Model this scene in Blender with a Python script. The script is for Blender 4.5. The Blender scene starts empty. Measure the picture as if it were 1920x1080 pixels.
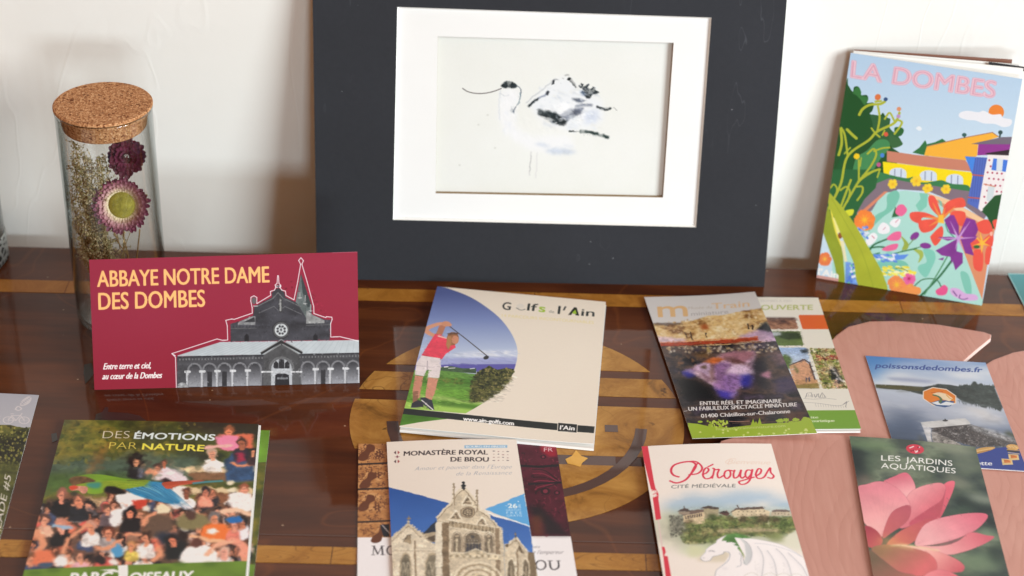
import bpy, bmesh, math, random
import numpy as np
from mathutils import Vector, Matrix
PI = math.pi
rnd = random.Random(7)

# ------------------------------------------------------------------ camera
PITCH, ROLL, FPX = math.radians(31.8), math.radians(1.75), 3500.0
CAM = np.array([0.0, 0.0, 0.85])
_F = np.array([0, math.cos(PITCH), -math.sin(PITCH)])
_U = np.array([0, math.sin(PITCH), math.cos(PITCH)])
_R = np.array([1.0, 0, 0])
RIGHT = math.cos(ROLL)*_R + math.sin(ROLL)*_U
UP = -math.sin(ROLL)*_R + math.cos(ROLL)*_U
sc = bpy.context.scene
cd = bpy.data.cameras.new('camera')
cam = bpy.data.objects.new('camera', cd); sc.collection.objects.link(cam)
cd.sensor_width = 36; cd.lens = FPX/1920*36; cd.clip_start = 0.02; cd.clip_end = 50
M = Matrix.Identity(4)
for i in range(3):
    M[i][0] = RIGHT[i]; M[i][1] = UP[i]; M[i][2] = -_F[i]; M[i][3] = CAM[i]
cam.matrix_world = M
cd.dof.use_dof = True; cd.dof.focus_distance = 1.45; cd.dof.aperture_fstop = 5.0
sc.camera = cam
# ------------------------------------------------------------------ light
w = bpy.data.worlds.new('World'); sc.world = w; w.use_nodes = True
bg = w.node_tree.nodes['Background']
bg.inputs[0].default_value = (1.0, 0.43, 0.14, 1); bg.inputs[1].default_value = 0.35
def area_light(name, loc, target, sx, sy, power, col):
    l = bpy.data.lights.new(name, 'AREA'); l.shape = 'RECTANGLE'; l.size = sx; l.size_y = sy
    l.energy = power; l.color = col
    o = bpy.data.objects.new(name, l); sc.collection.objects.link(o)
    d = Vector(target)-Vector(loc)
    o.location = loc; o.rotation_euler = d.to_track_quat('-Z', 'Y').to_euler()
    return o
area_light('window_light', (3.7, -2.0, 1.9), (-0.5, 1.35, 0.12), 2.3, 2.0, 352, (0.83, 0.955, 1.0))
for k in range(3):      # three panes of the far window
    area_light('window_light', (0.32+k*0.17, -1.08+k*0.01, 0.35), (0.0, 1.4, 0.10), 0.13, 0.30, 6.2, (0.78, 0.92, 1.0))
sc.view_settings.view_transform = 'Standard'; sc.view_settings.look = 'None'
sc.view_settings.exposure = 0.07; sc.view_settings.gamma = 1
sc.cycles.use_denoising = True
sc.cycles.max_bounces = 10; sc.cycles.transparent_max_bounces = 16
sc.cycles.sample_clamp_indirect = 6

# ------------------------------------------------------------------ photo measurements -> places
def ray(px, py):
    d = _F + RIGHT*(px-960)/FPX - UP*(py-540)/FPX
    return d
def onz(p, z=0.0):
    d = ray(*p); t = (z-CAM[2])/d[2]; return CAM + d*t
def onplane(p, o, n):
    d = ray(*p); t = np.dot(np.array(o)-CAM, n)/np.dot(d, n); return CAM + d*t
def proj(P):
    v = np.array(P)-CAM; z = v@_F
    return np.array([960 + FPX*(v@RIGHT)/z, 540 - FPX*(v@UP)/z])
def flat_quad(tl, tr, lp, rp, h, z):
    a, b = onz(tl, z), onz(tr, z); l, r = onz(lp, z)-a, onz(rp, z)-b
    return [a, b, b + r/np.linalg.norm(r)*h, a + l/np.linalg.norm(l)*h]      # TL TR BR BL

# ------------------------------------------------------------------ mesh helpers
COL = sc.collection
def tag(o, label=None, cat=None, group=None, kind=None):
    if label: o['label'] = label
    if cat: o['category'] = cat
    if group: o['group'] = group
    if kind: o['kind'] = kind
    return o
def mkobj(name, verts, faces, mats, parent=None, mi=None, smooth=False, uvs=None):
    me = bpy.data.meshes.new(name); me.from_pydata([tuple(map(float, v)) for v in verts], [], faces)
    for m in (mats if isinstance(mats, (list, tuple)) else [mats]): me.materials.append(m)
    if mi is not None: me.polygons.foreach_set('material_index', mi)
    if smooth: me.polygons.foreach_set('use_smooth', [True]*len(faces))
    if uvs is not None:
        ul = me.uv_layers.new(name='UVMap')
        for p in me.polygons:
            for li, vi in zip(p.loop_indices, p.vertices): ul.data[li].uv = uvs[vi]
    me.validate(); me.update()
    o = bpy.data.objects.new(name, me); COL.objects.link(o)
    if parent:
        o.parent = parent; o.matrix_parent_inverse = Matrix.Translation(-parent.location)
    return o
def empty(name, loc, label, cat, group=None):
    o = bpy.data.objects.new(name, None); COL.objects.link(o); o.location = [float(x) for x in loc]
    o.empty_display_size = 0.02
    return tag(o, label, cat, group)
def slab(name, quad, th, mats, parent=None, lift=None, n=14, down=None, uvq=(0, 1, 0, 1)):
    """paper sheet: quad = TL TR BR BL of its upper face; mats = [printed face, paper]"""
    q = [np.array(p, float) for p in quad]
    nrm = np.cross(q[1]-q[0], q[3]-q[0]); nrm /= -np.linalg.norm(nrm)
    if down is None: down = nrm
    V, F_, MI, UV = [], [], [], []
    for layer in (0, 1):
        for j in range(n+1):
            for i in range(n+1):
                u, v = i/n, j/n
                P = (q[0]*(1-u)+q[1]*u)*(1-v) + (q[3]*(1-u)+q[2]*u)*v
                if lift: P = P + nrm*lift(u, v)
                V.append(P - layer*th*down)
                UV.append((uvq[0]+(uvq[1]-uvq[0])*u, uvq[3]-(uvq[3]-uvq[2])*v))
    k = (n+1)**2
    for j in range(n):
        for i in range(n):
            a = j*(n+1)+i; f = (a, a+n+1, a+n+2, a+1)
            F_.append(f); MI.append(0)
            F_.append(tuple(x+k for x in reversed(f))); MI.append(1)
    def side(ids):                                   # own vertices, so the printed face shades flat to its edge
        o = len(V)
        for a in ids: V.extend([V[a], V[a+k]]); UV.extend([UV[a], UV[a+k]])
        for i in range(len(ids)-1):
            F_.append((o+2*i, o+2*i+2, o+2*i+3, o+2*i+1)); MI.append(1)
    side([i for i in range(n, -1, -1)]); side([j*(n+1) for j in range(n+1)])
    side([n*(n+1)+i for i in range(n+1)]); side([j*(n+1)+n for j in range(n, -1, -1)])
    o = mkobj(name, V, F_, mats, parent, MI, uvs=UV)
    for p in o.data.polygons: p.use_smooth = p.index < 2*n*n
    return o
def prism(name, pts, z0, z1, mat, parent=None, bev=0.0):
    """outline pts (x,y) between z0 and z1, top edge slightly rounded by bev"""
    bm = bmesh.new()
    vs = [bm.verts.new((p[0], p[1], z1)) for p in pts]
    f = bm.faces.new(vs); f.normal_update()
    if f.normal.z < 0: f.normal_flip()
    r = bmesh.ops.extrude_face_region(bm, geom=[f])
    nv = [e for e in r['geom'] if isinstance(e, bmesh.types.BMVert)]
    for v in vs: v.co.z = z0
    if bev:
        es = [e for e in bm.edges if e.verts[0] in nv and e.verts[1] in nv]
        bmesh.ops.bevel(bm, geom=es, offset=bev, segments=2, affect='EDGES', profile=0.6)
    bmesh.ops.recalc_face_normals(bm, faces=bm.faces)
    me = bpy.data.meshes.new(name); bm.to_mesh(me); bm.free(); me.materials.append(mat)
    o = bpy.data.objects.new(name, me); COL.objects.link(o)
    if parent:
        o.parent = parent; o.matrix_parent_inverse = Matrix.Translation(-parent.location)
    return o
def tube(pts, rad, sides=6):
    """verts, faces of a tapered tube along pts"""
    V, Fc = [], []
    pts = [np.array(p, float) for p in pts]
    if not hasattr(rad, '__len__'): rad = [rad]*len(pts)
    up = np.array([0.13, 0.31, 0.94])
    for i, p in enumerate(pts):
        t = pts[min(i+1, len(pts)-1)]-pts[max(i-1, 0)]; t /= np.linalg.norm(t)+1e-12
        a = np.cross(t, up)
        if np.linalg.norm(a) < 1e-3: a = np.cross(t, [1, 0, 0])
        a /= np.linalg.norm(a); b = np.cross(t, a)
        for s in range(sides):
            an = 2*PI*s/sides; V.append(p + rad[i]*(a*math.cos(an)+b*math.sin(an)))
    for i in range(len(pts)-1):
        for s in range(sides):
            s2 = (s+1) % sides; Fc.append((i*sides+s, i*sides+s2, (i+1)*sides+s2, (i+1)*sides+s))
    return V, Fc
def join(parts):
    V, Fc = [], []
    for v, f in parts:
        o = len(V); V += list(v); Fc += [tuple(i+o for i in q) for q in f]
    return V, Fc
def lathe(profile, cx, cy, seg=64, closed=False):
    V, Fc = [], []
    for r, z in profile:
        for s in range(seg):
            a = 2*PI*s/seg; V.append((cx+r*math.cos(a), cy+r*math.sin(a), z))
    n = len(profile)
    for i in range(n-1 if not closed else n):
        for s in range(seg):
            s2 = (s+1) % seg; j = (i+1) % n
            Fc.append((i*seg+s, i*seg+s2, j*seg+s2, j*seg+s))
    return V, Fc

# ------------------------------------------------------------------ materials
def lin(c):
    return tuple(((x/255)/12.92 if x/255 <= 0.04045 else ((x/255+0.055)/1.055)**2.4) for x in c)
def mat(name):
    m = bpy.data.materials.new(name); m.use_nodes = True
    return m, m.node_tree.nodes, m.node_tree.links, m.node_tree.nodes['Principled BSDF']
def simple(name, col, rough=0.6, spec=0.4, noise=0.06, nscale=60, bump=0.0, coat=0.0):
    m, N, L, b = mat(name); b.inputs['Roughness'].default_value = rough
    b.inputs['Specular IOR Level'].default_value = spec; b.inputs['Coat Weight'].default_value = coat
    c = lin(col); tc = N.new('ShaderNodeTexCoord'); nz = N.new('ShaderNodeTexNoise')
    nz.inputs['Scale'].default_value = nscale; nz.inputs['Detail'].default_value = 5
    L.new(tc.outputs['Object'], nz.inputs['Vector'])
    mx = N.new('ShaderNodeMix'); mx.data_type = 'RGBA'
    mx.inputs[6].default_value = (*[x*(1-noise) for x in c], 1); mx.inputs[7].default_value = (*[min(1, x*(1+noise)) for x in c], 1)
    L.new(nz.outputs['Fac'], mx.inputs[0]); L.new(mx.outputs[2], b.inputs['Base Color'])
    if bump:
        bp = N.new('ShaderNodeBump'); bp.inputs['Strength'].default_value = bump; bp.inputs['Distance'].default_value = 0.0005
        L.new(nz.outputs['Fac'], bp.inputs['Height']); L.new(bp.outputs[0], b.inputs['Normal'])
    return m
def ramp(N, stops):
    r = N.new('ShaderNodeValToRGB'); e = r.color_ramp.elements
    while len(e) < len(stops): e.new(0.5)
    for x, (p, c) in zip(e, stops): x.position = p; x.color = (*lin(c), 1)
    return r
def math_node(N, L, op, a, b=None, clamp=False):
    n = N.new('ShaderNodeMath'); n.operation = op; n.use_clamp = clamp
    for i, x in enumerate((a, b)):
        if x is None: continue
        if isinstance(x, (int, float)): n.inputs[i].default_value = x
        else: L.new(x, n.inputs[i])
    return n.outputs[0]
def mixc(N, L, fac, a, b, blend='MIX'):
    n = N.new('ShaderNodeMix'); n.data_type = 'RGBA'; n.blend_type = blend
    for i, x in ((0, fac), (6, a), (7, b)):
        if isinstance(x, (int, float)): n.inputs[i].default_value = x
        elif isinstance(x, tuple): n.inputs[i].default_value = (*lin(x), 1)
        else: L.new(x, n.inputs[i])
    return n.outputs[2]
# ------------------------------------------------------------------ painting the flat prints (generated in memory)
_glyph = {}
def glyphs(s, weight, spacing):
    key = (s, weight, spacing)
    if key not in _glyph:
        c = bpy.data.curves.new('lettering', 'FONT'); c.body = s; c.offset = weight; c.space_character = spacing; c.resolution_u = 4
        o = bpy.data.objects.new('lettering', c); me = bpy.data.meshes.new_from_object(o); me.calc_loop_triangles()
        v = np.array([x.co[:2] for x in me.vertices]); t = np.array([x.vertices[:] for x in me.loop_triangles])
        bpy.data.objects.remove(o); bpy.data.curves.remove(c); bpy.data.meshes.remove(me)
        v[:, 0] -= v[:, 0].min(); v[:, 0] /= v[:, 0].max(); v[:, 1] /= 0.70
        _glyph[key] = v[t]
    return _glyph[key]
def homog(src, dst):
    A = []
    for (x, y), (u, v) in zip(src, dst):
        A.append([x, y, 1, 0, 0, 0, -u*x, -u*y, -u]); A.append([0, 0, 0, x, y, 1, -v*x, -v*y, -v])
    return np.linalg.svd(np.array(A))[2][-1].reshape(3, 3)
def fbm(h, w, scale, octs=4, seed=0, sx=1.0, gain=0.5):
    """smooth noise 0..1, feature size `scale` px, stretched along x by sx"""
    r = np.random.RandomState(seed); out = np.zeros((h, w)); amp = 1; tot = 0
    for o in range(octs):
        s = max(scale/2**o, 1.0); gy, gx = int(h/s)+3, int(w/(s*sx))+3
        g = r.rand(gy, gx); y = np.arange(h)/s; x = np.arange(w)/(s*sx)
        yi, xi = y.astype(int), x.astype(int); fy, fx = (y-yi), (x-xi)
        fy = (fy*fy*(3-2*fy))[:, None]; fx = (fx*fx*(3-2*fx))[None, :]
        a = g[yi][:, xi]; b = g[yi][:, xi+1]; c = g[yi+1][:, xi]; d = g[yi+1][:, xi+1]
        out += amp*((a*(1-fx)+b*fx)*(1-fy)+(c*(1-fx)+d*fx)*fy); tot += amp; amp *= gain
        if s <= 1: break
    return out/tot
def blur2(a, r):
    r = int(round(r))
    if r < 1: return a
    for _ in range(2):
        for ax in (0, 1):
            p = [(0, 0)]*a.ndim; p[ax] = (r+1, r)
            c = np.cumsum(np.pad(a, p, mode='edge'), axis=ax)
            n = a.shape[ax]
            hi = np.take(c, np.arange(2*r+1, 2*r+1+n), axis=ax); lo = np.take(c, np.arange(0, n), axis=ax)
            a = (hi-lo)/(2*r+1)
    return a
def catmull(P, closed=True, k=6):
    P = [np.array(p, float) for p in P]; n = len(P); out = []
    for i in range(n if closed else n-1):
        g = (lambda j: P[j % n]) if closed else (lambda j: P[min(max(j, 0), n-1)])
        a, b, c, d = g(i-1), g(i), g(i+1), g(i+2)
        for t in np.arange(k)/k:
            out.append(0.5*((2*b)+(c-a)*t+(2*a-5*b+4*c-d)*t*t+(3*b-a-3*c+d)*t**3))
    if not closed: out.append(P[-1])
    return np.array(out)
class Canvas:
    def __init__(s, quad3, wcm, hcm, base, ppc=28, seed=1):
        s.W, s.H = int(wcm*ppc), int(hcm*ppc); s.ppc = ppc; s.seed = seed
        s.quad = [proj(p) for p in quad3]
        s.Hm = homog(s.quad, [(0, 0), (s.W, 0), (s.W, s.H), (0, s.H)])
        s.a = np.zeros((s.H, s.W, 3)); s.a[:] = np.array(base)/255.0
        s.o = (0, 0, 1.0); s.r = random.Random(seed)
    def z(s, x0, y0, k): s.o = (x0, y0, k); return s
    def P(s, pts):
        p = np.array(pts, float).reshape(-1, 2)/s.o[2]+np.array(s.o[:2])
        q = np.c_[p, np.ones(len(p))]@s.Hm.T; return q[:, :2]/q[:, 2:]
    def scale(s, at):
        a, b, c = s.P([at, (at[0]+1, at[1]), (at[0], at[1]+1)])
        return math.sqrt(abs(np.cross(b-a, c-a)))
    def cover(s, polys):
        """signed-area coverage of canvas-space polygons -> (y0,y1,x0,x1,mask)"""
        allp = np.concatenate(polys)
        x0 = max(int(np.floor(allp[:, 0].min()))-1, 0); x1 = min(int(np.ceil(allp[:, 0].max()))+1, s.W)
        y0 = max(int(np.floor(allp[:, 1].min()))-1, 0); y1 = min(int(np.ceil(allp[:, 1].max()))+1, s.H)
        if x1 <= x0 or y1 <= y0: return None
        S = 3; h, wd = y1-y0, x1-x0; acc = np.zeros((h*S, wd)); px = np.arange(wd)[None, :]
        for p in polys:
            for (ax, ay), (bx, by) in zip(p, np.roll(p, -1, axis=0)):
                if ay == by: continue
                sg = 1.0 if by > ay else -1.0
                if by < ay: ax, ay, bx, by = bx, by, ax, ay
                j0 = max(int(np.ceil((ay-y0)*S-0.5)), 0); j1 = min(int(np.ceil((by-y0)*S-0.5)), h*S)
                if j1 <= j0: continue
                yy = y0+(np.arange(j0, j1)+0.5)/S; xx = ax+(yy-ay)*(bx-ax)/(by-ay)-x0
                acc[j0:j1] += sg*np.clip(px+1-xx[:, None], 0, 1)
        m = np.clip(np.abs(acc), 0, 1).reshape(h, S, wd).mean(1)
        return y0, y1, x0, x1, m
    def lay(s, cv, col, alpha=1.0, soft=0, tex=None):
        if cv is None: return
        y0, y1, x0, x1, m = cv
        if soft:
            pad = int(soft*2)+2; Y0, Y1, X0, X1 = max(y0-pad, 0), min(y1+pad, s.H), max(x0-pad, 0), min(x1+pad, s.W)
            M2 = np.zeros((Y1-Y0, X1-X0)); M2[y0-Y0:y1-Y0, x0-X0:x1-X0] = m; m = blur2(M2, soft)
            y0, y1, x0, x1 = Y0, Y1, X0, X1
        if callable(col): c = col(y0, y1, x0, x1)
        elif isinstance(col, np.ndarray) and col.ndim == 3: c = col[y0:y1, x0:x1]
        else: c = np.array(col, float)[None, None, :]
        c = c/255.0
        if tex is not None:                      # (amount, size, seed[, stretch])
            n = fbm(y1-y0, x1-x0, tex[1], 4, tex[2]+s.seed, tex[3] if len(tex) > 3 else 1)
            c = c*(1+tex[0]*(n-0.5)*2)[:, :, None]
        if isinstance(alpha, np.ndarray): m = m*alpha[y0:y1, x0:x1]
        else: m = m*alpha
        m = m[:, :, None]
        s.a[y0:y1, x0:x1] = s.a[y0:y1, x0:x1]*(1-m)+np.clip(c, 0, 1)*m
    def poly(s, pts, col, alpha=1.0, soft=0, tex=None, sm=False):
        p = s.P(pts)
        if sm: p = catmull(p)
        s.lay(s.cover([p]), col, alpha, soft, tex)
    def line(s, pts, wd, col, alpha=1.0, soft=0, sm=False, taper=False, closed=False):
        p = s.P(pts); k = s.scale(pts[0])*wd/2
        if closed: p = np.vstack([p, p[:1]])
        if sm: p = catmull(p, False, 8)
        n = len(p); acc = None; polys = []
        for i in range(n-1):
            a, b = p[i], p[i+1]; d = b-a; L = np.hypot(*d)
            if L < 1e-6: continue
            nn = np.array([-d[1], d[0]])/L
            ka, kb = (k, k) if not taper else (k*(1-i/(n-1))+0.15*k, k*(1-(i+1)/(n-1))+0.15*k)
            e = d/L*min(ka, 1.0)*0.6 if not taper else 0*d
            polys.append(np.array([a-nn*ka-e, b-nn*kb+e, b+nn*kb+e, a+nn*ka-e]))
            if ka > 1.2:
                t = np.linspace(0, 2*PI, 9)[:-1]; polys.append(np.c_[b[0]+kb*np.cos(t), b[1]+kb*np.sin(t)])
        if polys:
            polys = [q if np.cross(q[1]-q[0], q[2]-q[1]) > 0 else q[::-1] for q in polys]
            s.lay(s.cover(polys), col, alpha, soft)
    def ell(s, c, rx, ry, col, alpha=1.0, soft=0, rot=0, tex=None, jag=0):
        t = np.linspace(0, 2*PI, 25)[:-1]; r = 1+jag*np.array([s.r.uniform(-1, 1) for _ in t])
        x, y = rx*np.cos(t)*r, ry*np.sin(t)*r; ca, sa = math.cos(rot), math.sin(rot)
        s.poly(np.c_[c[0]+x*ca-y*sa, c[1]+x*sa+y*ca], col, alpha, soft, tex)
    def text(s, t, bl, br, tl, col, wt=0.0, shear=0.0, sp=1.0, alpha=1.0, soft=0):
        g = glyphs(t, min(wt, 0.0), sp).copy(); bl, br, tl = (np.array(q, float) for q in (bl, br, tl))
        ex, ey = br-bl, tl-bl; asp = np.hypot(*ey)/max(np.hypot(*ex), 1e-6)
        u = g[..., 0]+shear*g[..., 1]*asp; v = g[..., 1]
        if wt > 0:                               # heavier face: the same letters laid several times side by side
            k = [(-1, 0), (1, 0), (0, 0), (0, 0.7), (0, -0.7), (-.7, .5), (.7, .5), (-.7, -.5), (.7, -.5)]
            u = np.concatenate([u+a*wt*asp for a, b in k]); v = np.concatenate([v+b*wt for a, b in k])
        pts = bl+u[..., None]*ex+v[..., None]*ey
        q = s.P(pts.reshape(-1, 2)).reshape(-1, 3, 2)
        cr = np.cross(q[:, 1]-q[:, 0], q[:, 2]-q[:, 1])
        tris = [x if c_ > 0 else x[::-1] for x, c_ in zip(q, cr) if abs(c_) > 1e-9]
        if tris: s.lay(s.cover(tris), col, alpha, soft)
    def grad(s, pa, ca, pb, cb, *more):
        """colour field along pa->pb; more = (t, colour) stops"""
        A, B = s.P([pa, pb]); d = (B-A)/np.dot(B-A, B-A)
        yy, xx = np.mgrid[0:s.H, 0:s.W]; t = np.clip((xx-A[0])*d[0]+(yy-A[1])*d[1], 0, 1)
        st = sorted([(0, ca), (1, cb)]+list(more)); xs = [q[0] for q in st]
        return np.stack([np.interp(t, xs, [q[1][k] for q in st]) for k in range(3)], -1)
    def field(s, cols, size, seed=0, sx=1.0, octs=5, gain=0.55, lo=0.25, hi=0.75):
        """noise mapped through a list of colours"""
        n = np.clip((fbm(s.H, s.W, size, octs, seed+s.seed*17, sx, gain)-lo)/(hi-lo), 0, 1)
        xs = np.linspace(0, 1, len(cols))
        return np.stack([np.interp(n, xs, [c[k] for c in cols]) for k in range(3)], -1)
    def specks(s, poly, n, r0, r1, cols, seed=0, alpha=0.9, asp=1.0):
        """many small leaf-like dabs inside poly (zoom coords)"""
        P = np.array(poly, float); rr = random.Random(seed); x0, y0 = P.min(0); x1, y1 = P.max(0); k = 0
        from_edge = list(zip(P, np.roll(P, -1, axis=0)))
        while k < n:
            x, y = rr.uniform(x0, x1), rr.uniform(y0, y1); ins = False
            for (ax, ay), (bx, by) in from_edge:
                if (ay > y) != (by > y) and x < (bx-ax)*(y-ay)/(by-ay)+ax: ins = not ins
            k += 1
            if not ins: continue
            r = rr.uniform(r0, r1); an = rr.uniform(0, PI); c = rr.choice(cols)
            t = np.linspace(0, 2*PI, 7)[:-1]+rr.uniform(0, 1); a, b = r*np.cos(t)*asp, r*np.sin(t)/asp
            s.poly(np.c_[x+a*math.cos(an)-b*math.sin(an), y+a*math.sin(an)+b*math.cos(an)], c, alpha)
    def warp(s, amp, size, seed=0, box=None):
        """wobble what is painted so far, for irregular hand or photo edges"""
        dx = (fbm(s.H, s.W, size, 3, 71+seed)-0.5)*2*amp; dy = (fbm(s.H, s.W, size, 3, 91+seed)-0.5)*2*amp
        yy, xx = np.mgrid[0:s.H, 0:s.W]; x = np.clip(xx+dx, 0, s.W-1.001); y = np.clip(yy+dy, 0, s.H-1.001)
        xi, yi = x.astype(int), y.astype(int); fx, fy = (x-xi)[..., None], (y-yi)[..., None]; a = s.a
        s.a = (a[yi, xi]*(1-fx)+a[yi, xi+1]*fx)*(1-fy)+(a[yi+1, xi]*(1-fx)+a[yi+1, xi+1]*fx)*fy
    def scumble(s, poly, n, r0, r1, jit=0.35, move=8, seed=0, alpha=0.55, asp=1.3, rot=None, soft=0):
        """small dabs that pick up nearby colour and vary it: fine printed-photo detail"""
        q = s.P(poly); rr = random.Random(seed+s.seed); x0, y0 = q.min(0); x1, y1 = q.max(0); k = s.scale(poly[0])
        t = np.linspace(0, 2*PI, 7)[:-1]; E = list(zip(q, np.roll(q, -1, axis=0)))
        for _ in range(n):
            x, y = rr.uniform(x0, x1), rr.uniform(y0, y1); ins = False
            for (ax, ay), (bx, by) in E:
                if (ay > y) != (by > y) and x < (bx-ax)*(y-ay)/(by-ay)+ax: ins = not ins
            if not ins or not (2 < x < s.W-3 and 2 < y < s.H-3): continue
            sx = int(min(max(x+rr.gauss(0, move*k), 0), s.W-1)); sy = int(min(max(y+rr.gauss(0, move*k), 0), s.H-1))
            c = s.a[sy, sx]*(1+rr.uniform(-jit, jit))*255; r = rr.uniform(r0, r1)*k; an = rr.uniform(0, PI) if rot is None else rot+rr.gauss(0, .25)
            a, b = r*asp*np.cos(t), r/asp*np.sin(t)
            s.lay(s.cover([np.c_[x+a*math.cos(an)-b*math.sin(an), y+a*math.sin(an)+b*math.cos(an)]]), tuple(np.clip(c, 0, 255)), alpha, soft)
    def soften(s, poly, r=1):
        cv = s.cover([s.P(poly)]); y0, y1, x0, x1, m = cv; m = m[..., None]; s.a[y0:y1, x0:x1] = s.a[y0:y1, x0:x1]*(1-m)+blur2(s.a[y0:y1, x0:x1], r)*m
    def dry(s, size=7, thr=0.42, k=7, seed=0, sx=2.0): return np.clip((fbm(s.H, s.W, size, 3, 50+seed, sx)-thr)*k, 0, 1)
    def grain(s, amt=0.006):
        r = np.random.RandomState(s.seed); s.a = np.clip(s.a*(1+amt*(blur2(r.rand(s.H, s.W), 1)-0.5)[:, :, None]*4), 0, 1)
    def material(s, name, gain=1.0, rough=0.35, spec=0.5, coat=0.0, tint=(1, 1, 1), bump=0.08):
        s.grain()
        a = s.a; l = np.where(a <= 0.04045, a/12.92, ((a+0.055)/1.055)**2.4)*gain*np.array(tint)
        l = np.clip(l, 0, 0.9); e = np.where(l <= 0.0031308, l*12.92, 1.055*l**(1/2.4)-0.055)
        im = bpy.data.images.new(name+'_print', s.W, s.H); px = np.ones((s.H, s.W, 4), np.float32)
        px[..., :3] = e[::-1]; im.pixels.foreach_set(px.ravel()); im.update(); im.pack()
        m, N, L, b = mat(name); t = N.new('ShaderNodeTexImage'); t.image = im; t.extension = 'EXTEND'
        L.new(t.outputs[0], b.inputs['Base Color'])
        b.inputs['Roughness'].default_value = rough; b.inputs['Specular IOR Level'].default_value = spec*0.5
        b.inputs['Coat Weight'].default_value = coat*0.35; b.inputs['Coat Roughness'].default_value = 0.15
        nz = N.new('ShaderNodeTexNoise'); nz.inputs['Scale'].default_value = 14; tc = N.new('ShaderNodeTexCoord')
        L.new(tc.outputs['Object'], nz.inputs['Vector'])
        bp = N.new('ShaderNodeBump'); bp.inputs['Strength'].default_value = bump; bp.inputs['Distance'].default_value = 0.004
        L.new(nz.outputs['Fac'], bp.inputs['Height']); L.new(bp.outputs[0], b.inputs['Normal'])
        return m
WHT, BLK = (250, 248, 244), (28, 28, 30)
def paint_abbaye(c):
    c.z(160, 465, 3.926)
    c.a[:] = c.grad((60, 80), (152, 46, 68), (60, 1040), (144, 36, 54))/255
    c.poly([(-50, -50), (3000, -50), (3000, 1200), (-50, 1200)], (170, 80, 104), alpha=np.clip(fbm(c.H, c.W, 260, 3, 4, 2)-0.5, 0, 1)*0.5)  # faint pinkish gloss reflection painted into the card's red
    OR = (250, 194, 124)
    c.z(0, 440, 2.7)
    c.text('ABBAYE NOTRE DAME', (493, 265), (1357, 242), (491, 183), OR, 0.022)
    c.text('DES DOMBES', (500, 381), (1031, 365), (498, 295), OR, 0.022)
    c.text('Entre terre et ciel,', (522, 683), (758, 677), (523, 652), WHT, 0.02, 0.22)
    c.text('au cœur de la Dombes', (517, 733), (812, 726), (518, 702), WHT, 0.02, 0.22)
    WL, DK, DK2 = (245, 244, 246), (66, 66, 72), (84, 84, 90)
    # sky-side outline of the abbey
    c.z(420, 465, 3.926)
    out = [(-365, 795), (-393, 780), (-60, 672), (-20, 682), (18, 680), (15, 575), (4, 535), (48, 525), (66, 528), (200, 482), (198, 440), (188, 392), (190, 365), (212, 354), (233, 366), (233, 412), (336, 350), (333, 322), (364, 312), (374, 290), (368, 275), (383, 262), (387, 205), (393, 205), (397, 262), (411, 277), (404, 292), (418, 312), (445, 320), (449, 352), (508, 384), (536, 250), (558, 120), (543, 92), (560, 72), (579, 94), (567, 120), (606, 250), (655, 432), (657, 485), (746, 515), (750, 508), (790, 512), (793, 528), (781, 560), (782, 658), (850, 655), (1010, 692)]
    body = [(40, 690), (38, 560), (100, 545), (205, 500), (215, 430), (240, 420), (345, 365), (345, 330), (380, 300), (400, 300), (438, 330), (445, 365), (520, 400), (560, 190), (640, 430), (640, 490), (740, 530), (782, 530), (775, 680)]
    c.poly(body, DK, tex=(0.25, 12, 3, 3))
    c.poly([(520, 400), (560, 195), (600, 330), (640, 430), (600, 520), (540, 420)], (98, 106, 106), tex=(0.25, 20, 8))
    c.poly([(560, 195), (640, 430), (610, 440), (572, 330)], (62, 70, 72))
    for (x, y, h) in ((592, 385, 34), (632, 445, 26), (552, 352, 22)):
        c.line([(x, y-h), (x, y+h)], 9, (150, 152, 152)); c.line([(x-14, y+h*.8), (x+14, y+h*.8)], 6, (185, 185, 185))
    c.poly([(600, 460), (660, 500), (735, 535), (735, 556), (598, 560)], (150, 150, 150), tex=(0.3, 9, 5))
    c.poly([(95, 548), (200, 505), (222, 505), (222, 570), (92, 568)], (132, 132, 134), tex=(0.4, 9, 6))
    c.poly([(130, 550), (215, 510), (220, 548)], (58, 58, 62))
    c.line([(240, 430), (355, 372), (390, 330), (425, 370), (560, 436)], 7, (110, 110, 112))
    c.line([(250, 480), (360, 432), (400, 470), (440, 432), (565, 490)], 6, (104, 104, 108))
    c.ell((212, 390), 17, 26, (104, 98, 100)); c.line([(208, 430), (238, 430)], 7, (190, 190, 190))
    c.line([(408, 372), (408, 465)], 26, (60, 60, 62)); c.line([(408, 382), (408, 462)], 14, (150, 150, 150))
    for x in (385, 400, 378): c.ell((x+5, 285), 9, 9, (235, 232, 234))
    c.line([(391, 268), (391, 300)], 6, DK); c.line([(378, 284), (404, 284)], 6, DK)
    for x in range(60, 780, 24): c.line([(x, 575), (x, 590)], 4, (52, 52, 56))
    c.line([(40, 596), (230, 592)], 5, (96, 96, 98)); c.line([(600, 572), (775, 566)], 5, (96, 96, 98))
    for x in (158, 668): c.poly([(x-16, 690), (x-16, 650), (x, 632), (x+16, 650), (x+16, 690)], (40, 40, 44))
    c.ell((413, 606), 66, 66, (52, 52, 56)); c.ell((413, 606), 60, 60, (86, 86, 88)); c.ell((413, 606), 48, 47, (200, 203, 205))
    for k in range(8):
        a = k*PI/4+PI/8; c.ell((413+28*math.cos(a), 606+28*math.sin(a)), 9, 9, (70, 70, 74))
    c.ell((413, 606), 8, 8, (70, 70, 74))
    # arcade
    c.z(0, 440, 2.7)
    c.poly([(893, 613), (1110, 545), (1819, 535), (1822, 600), (1510, 606), (895, 617)], (186, 192, 196), tex=(0.05, 14, 2))
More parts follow.
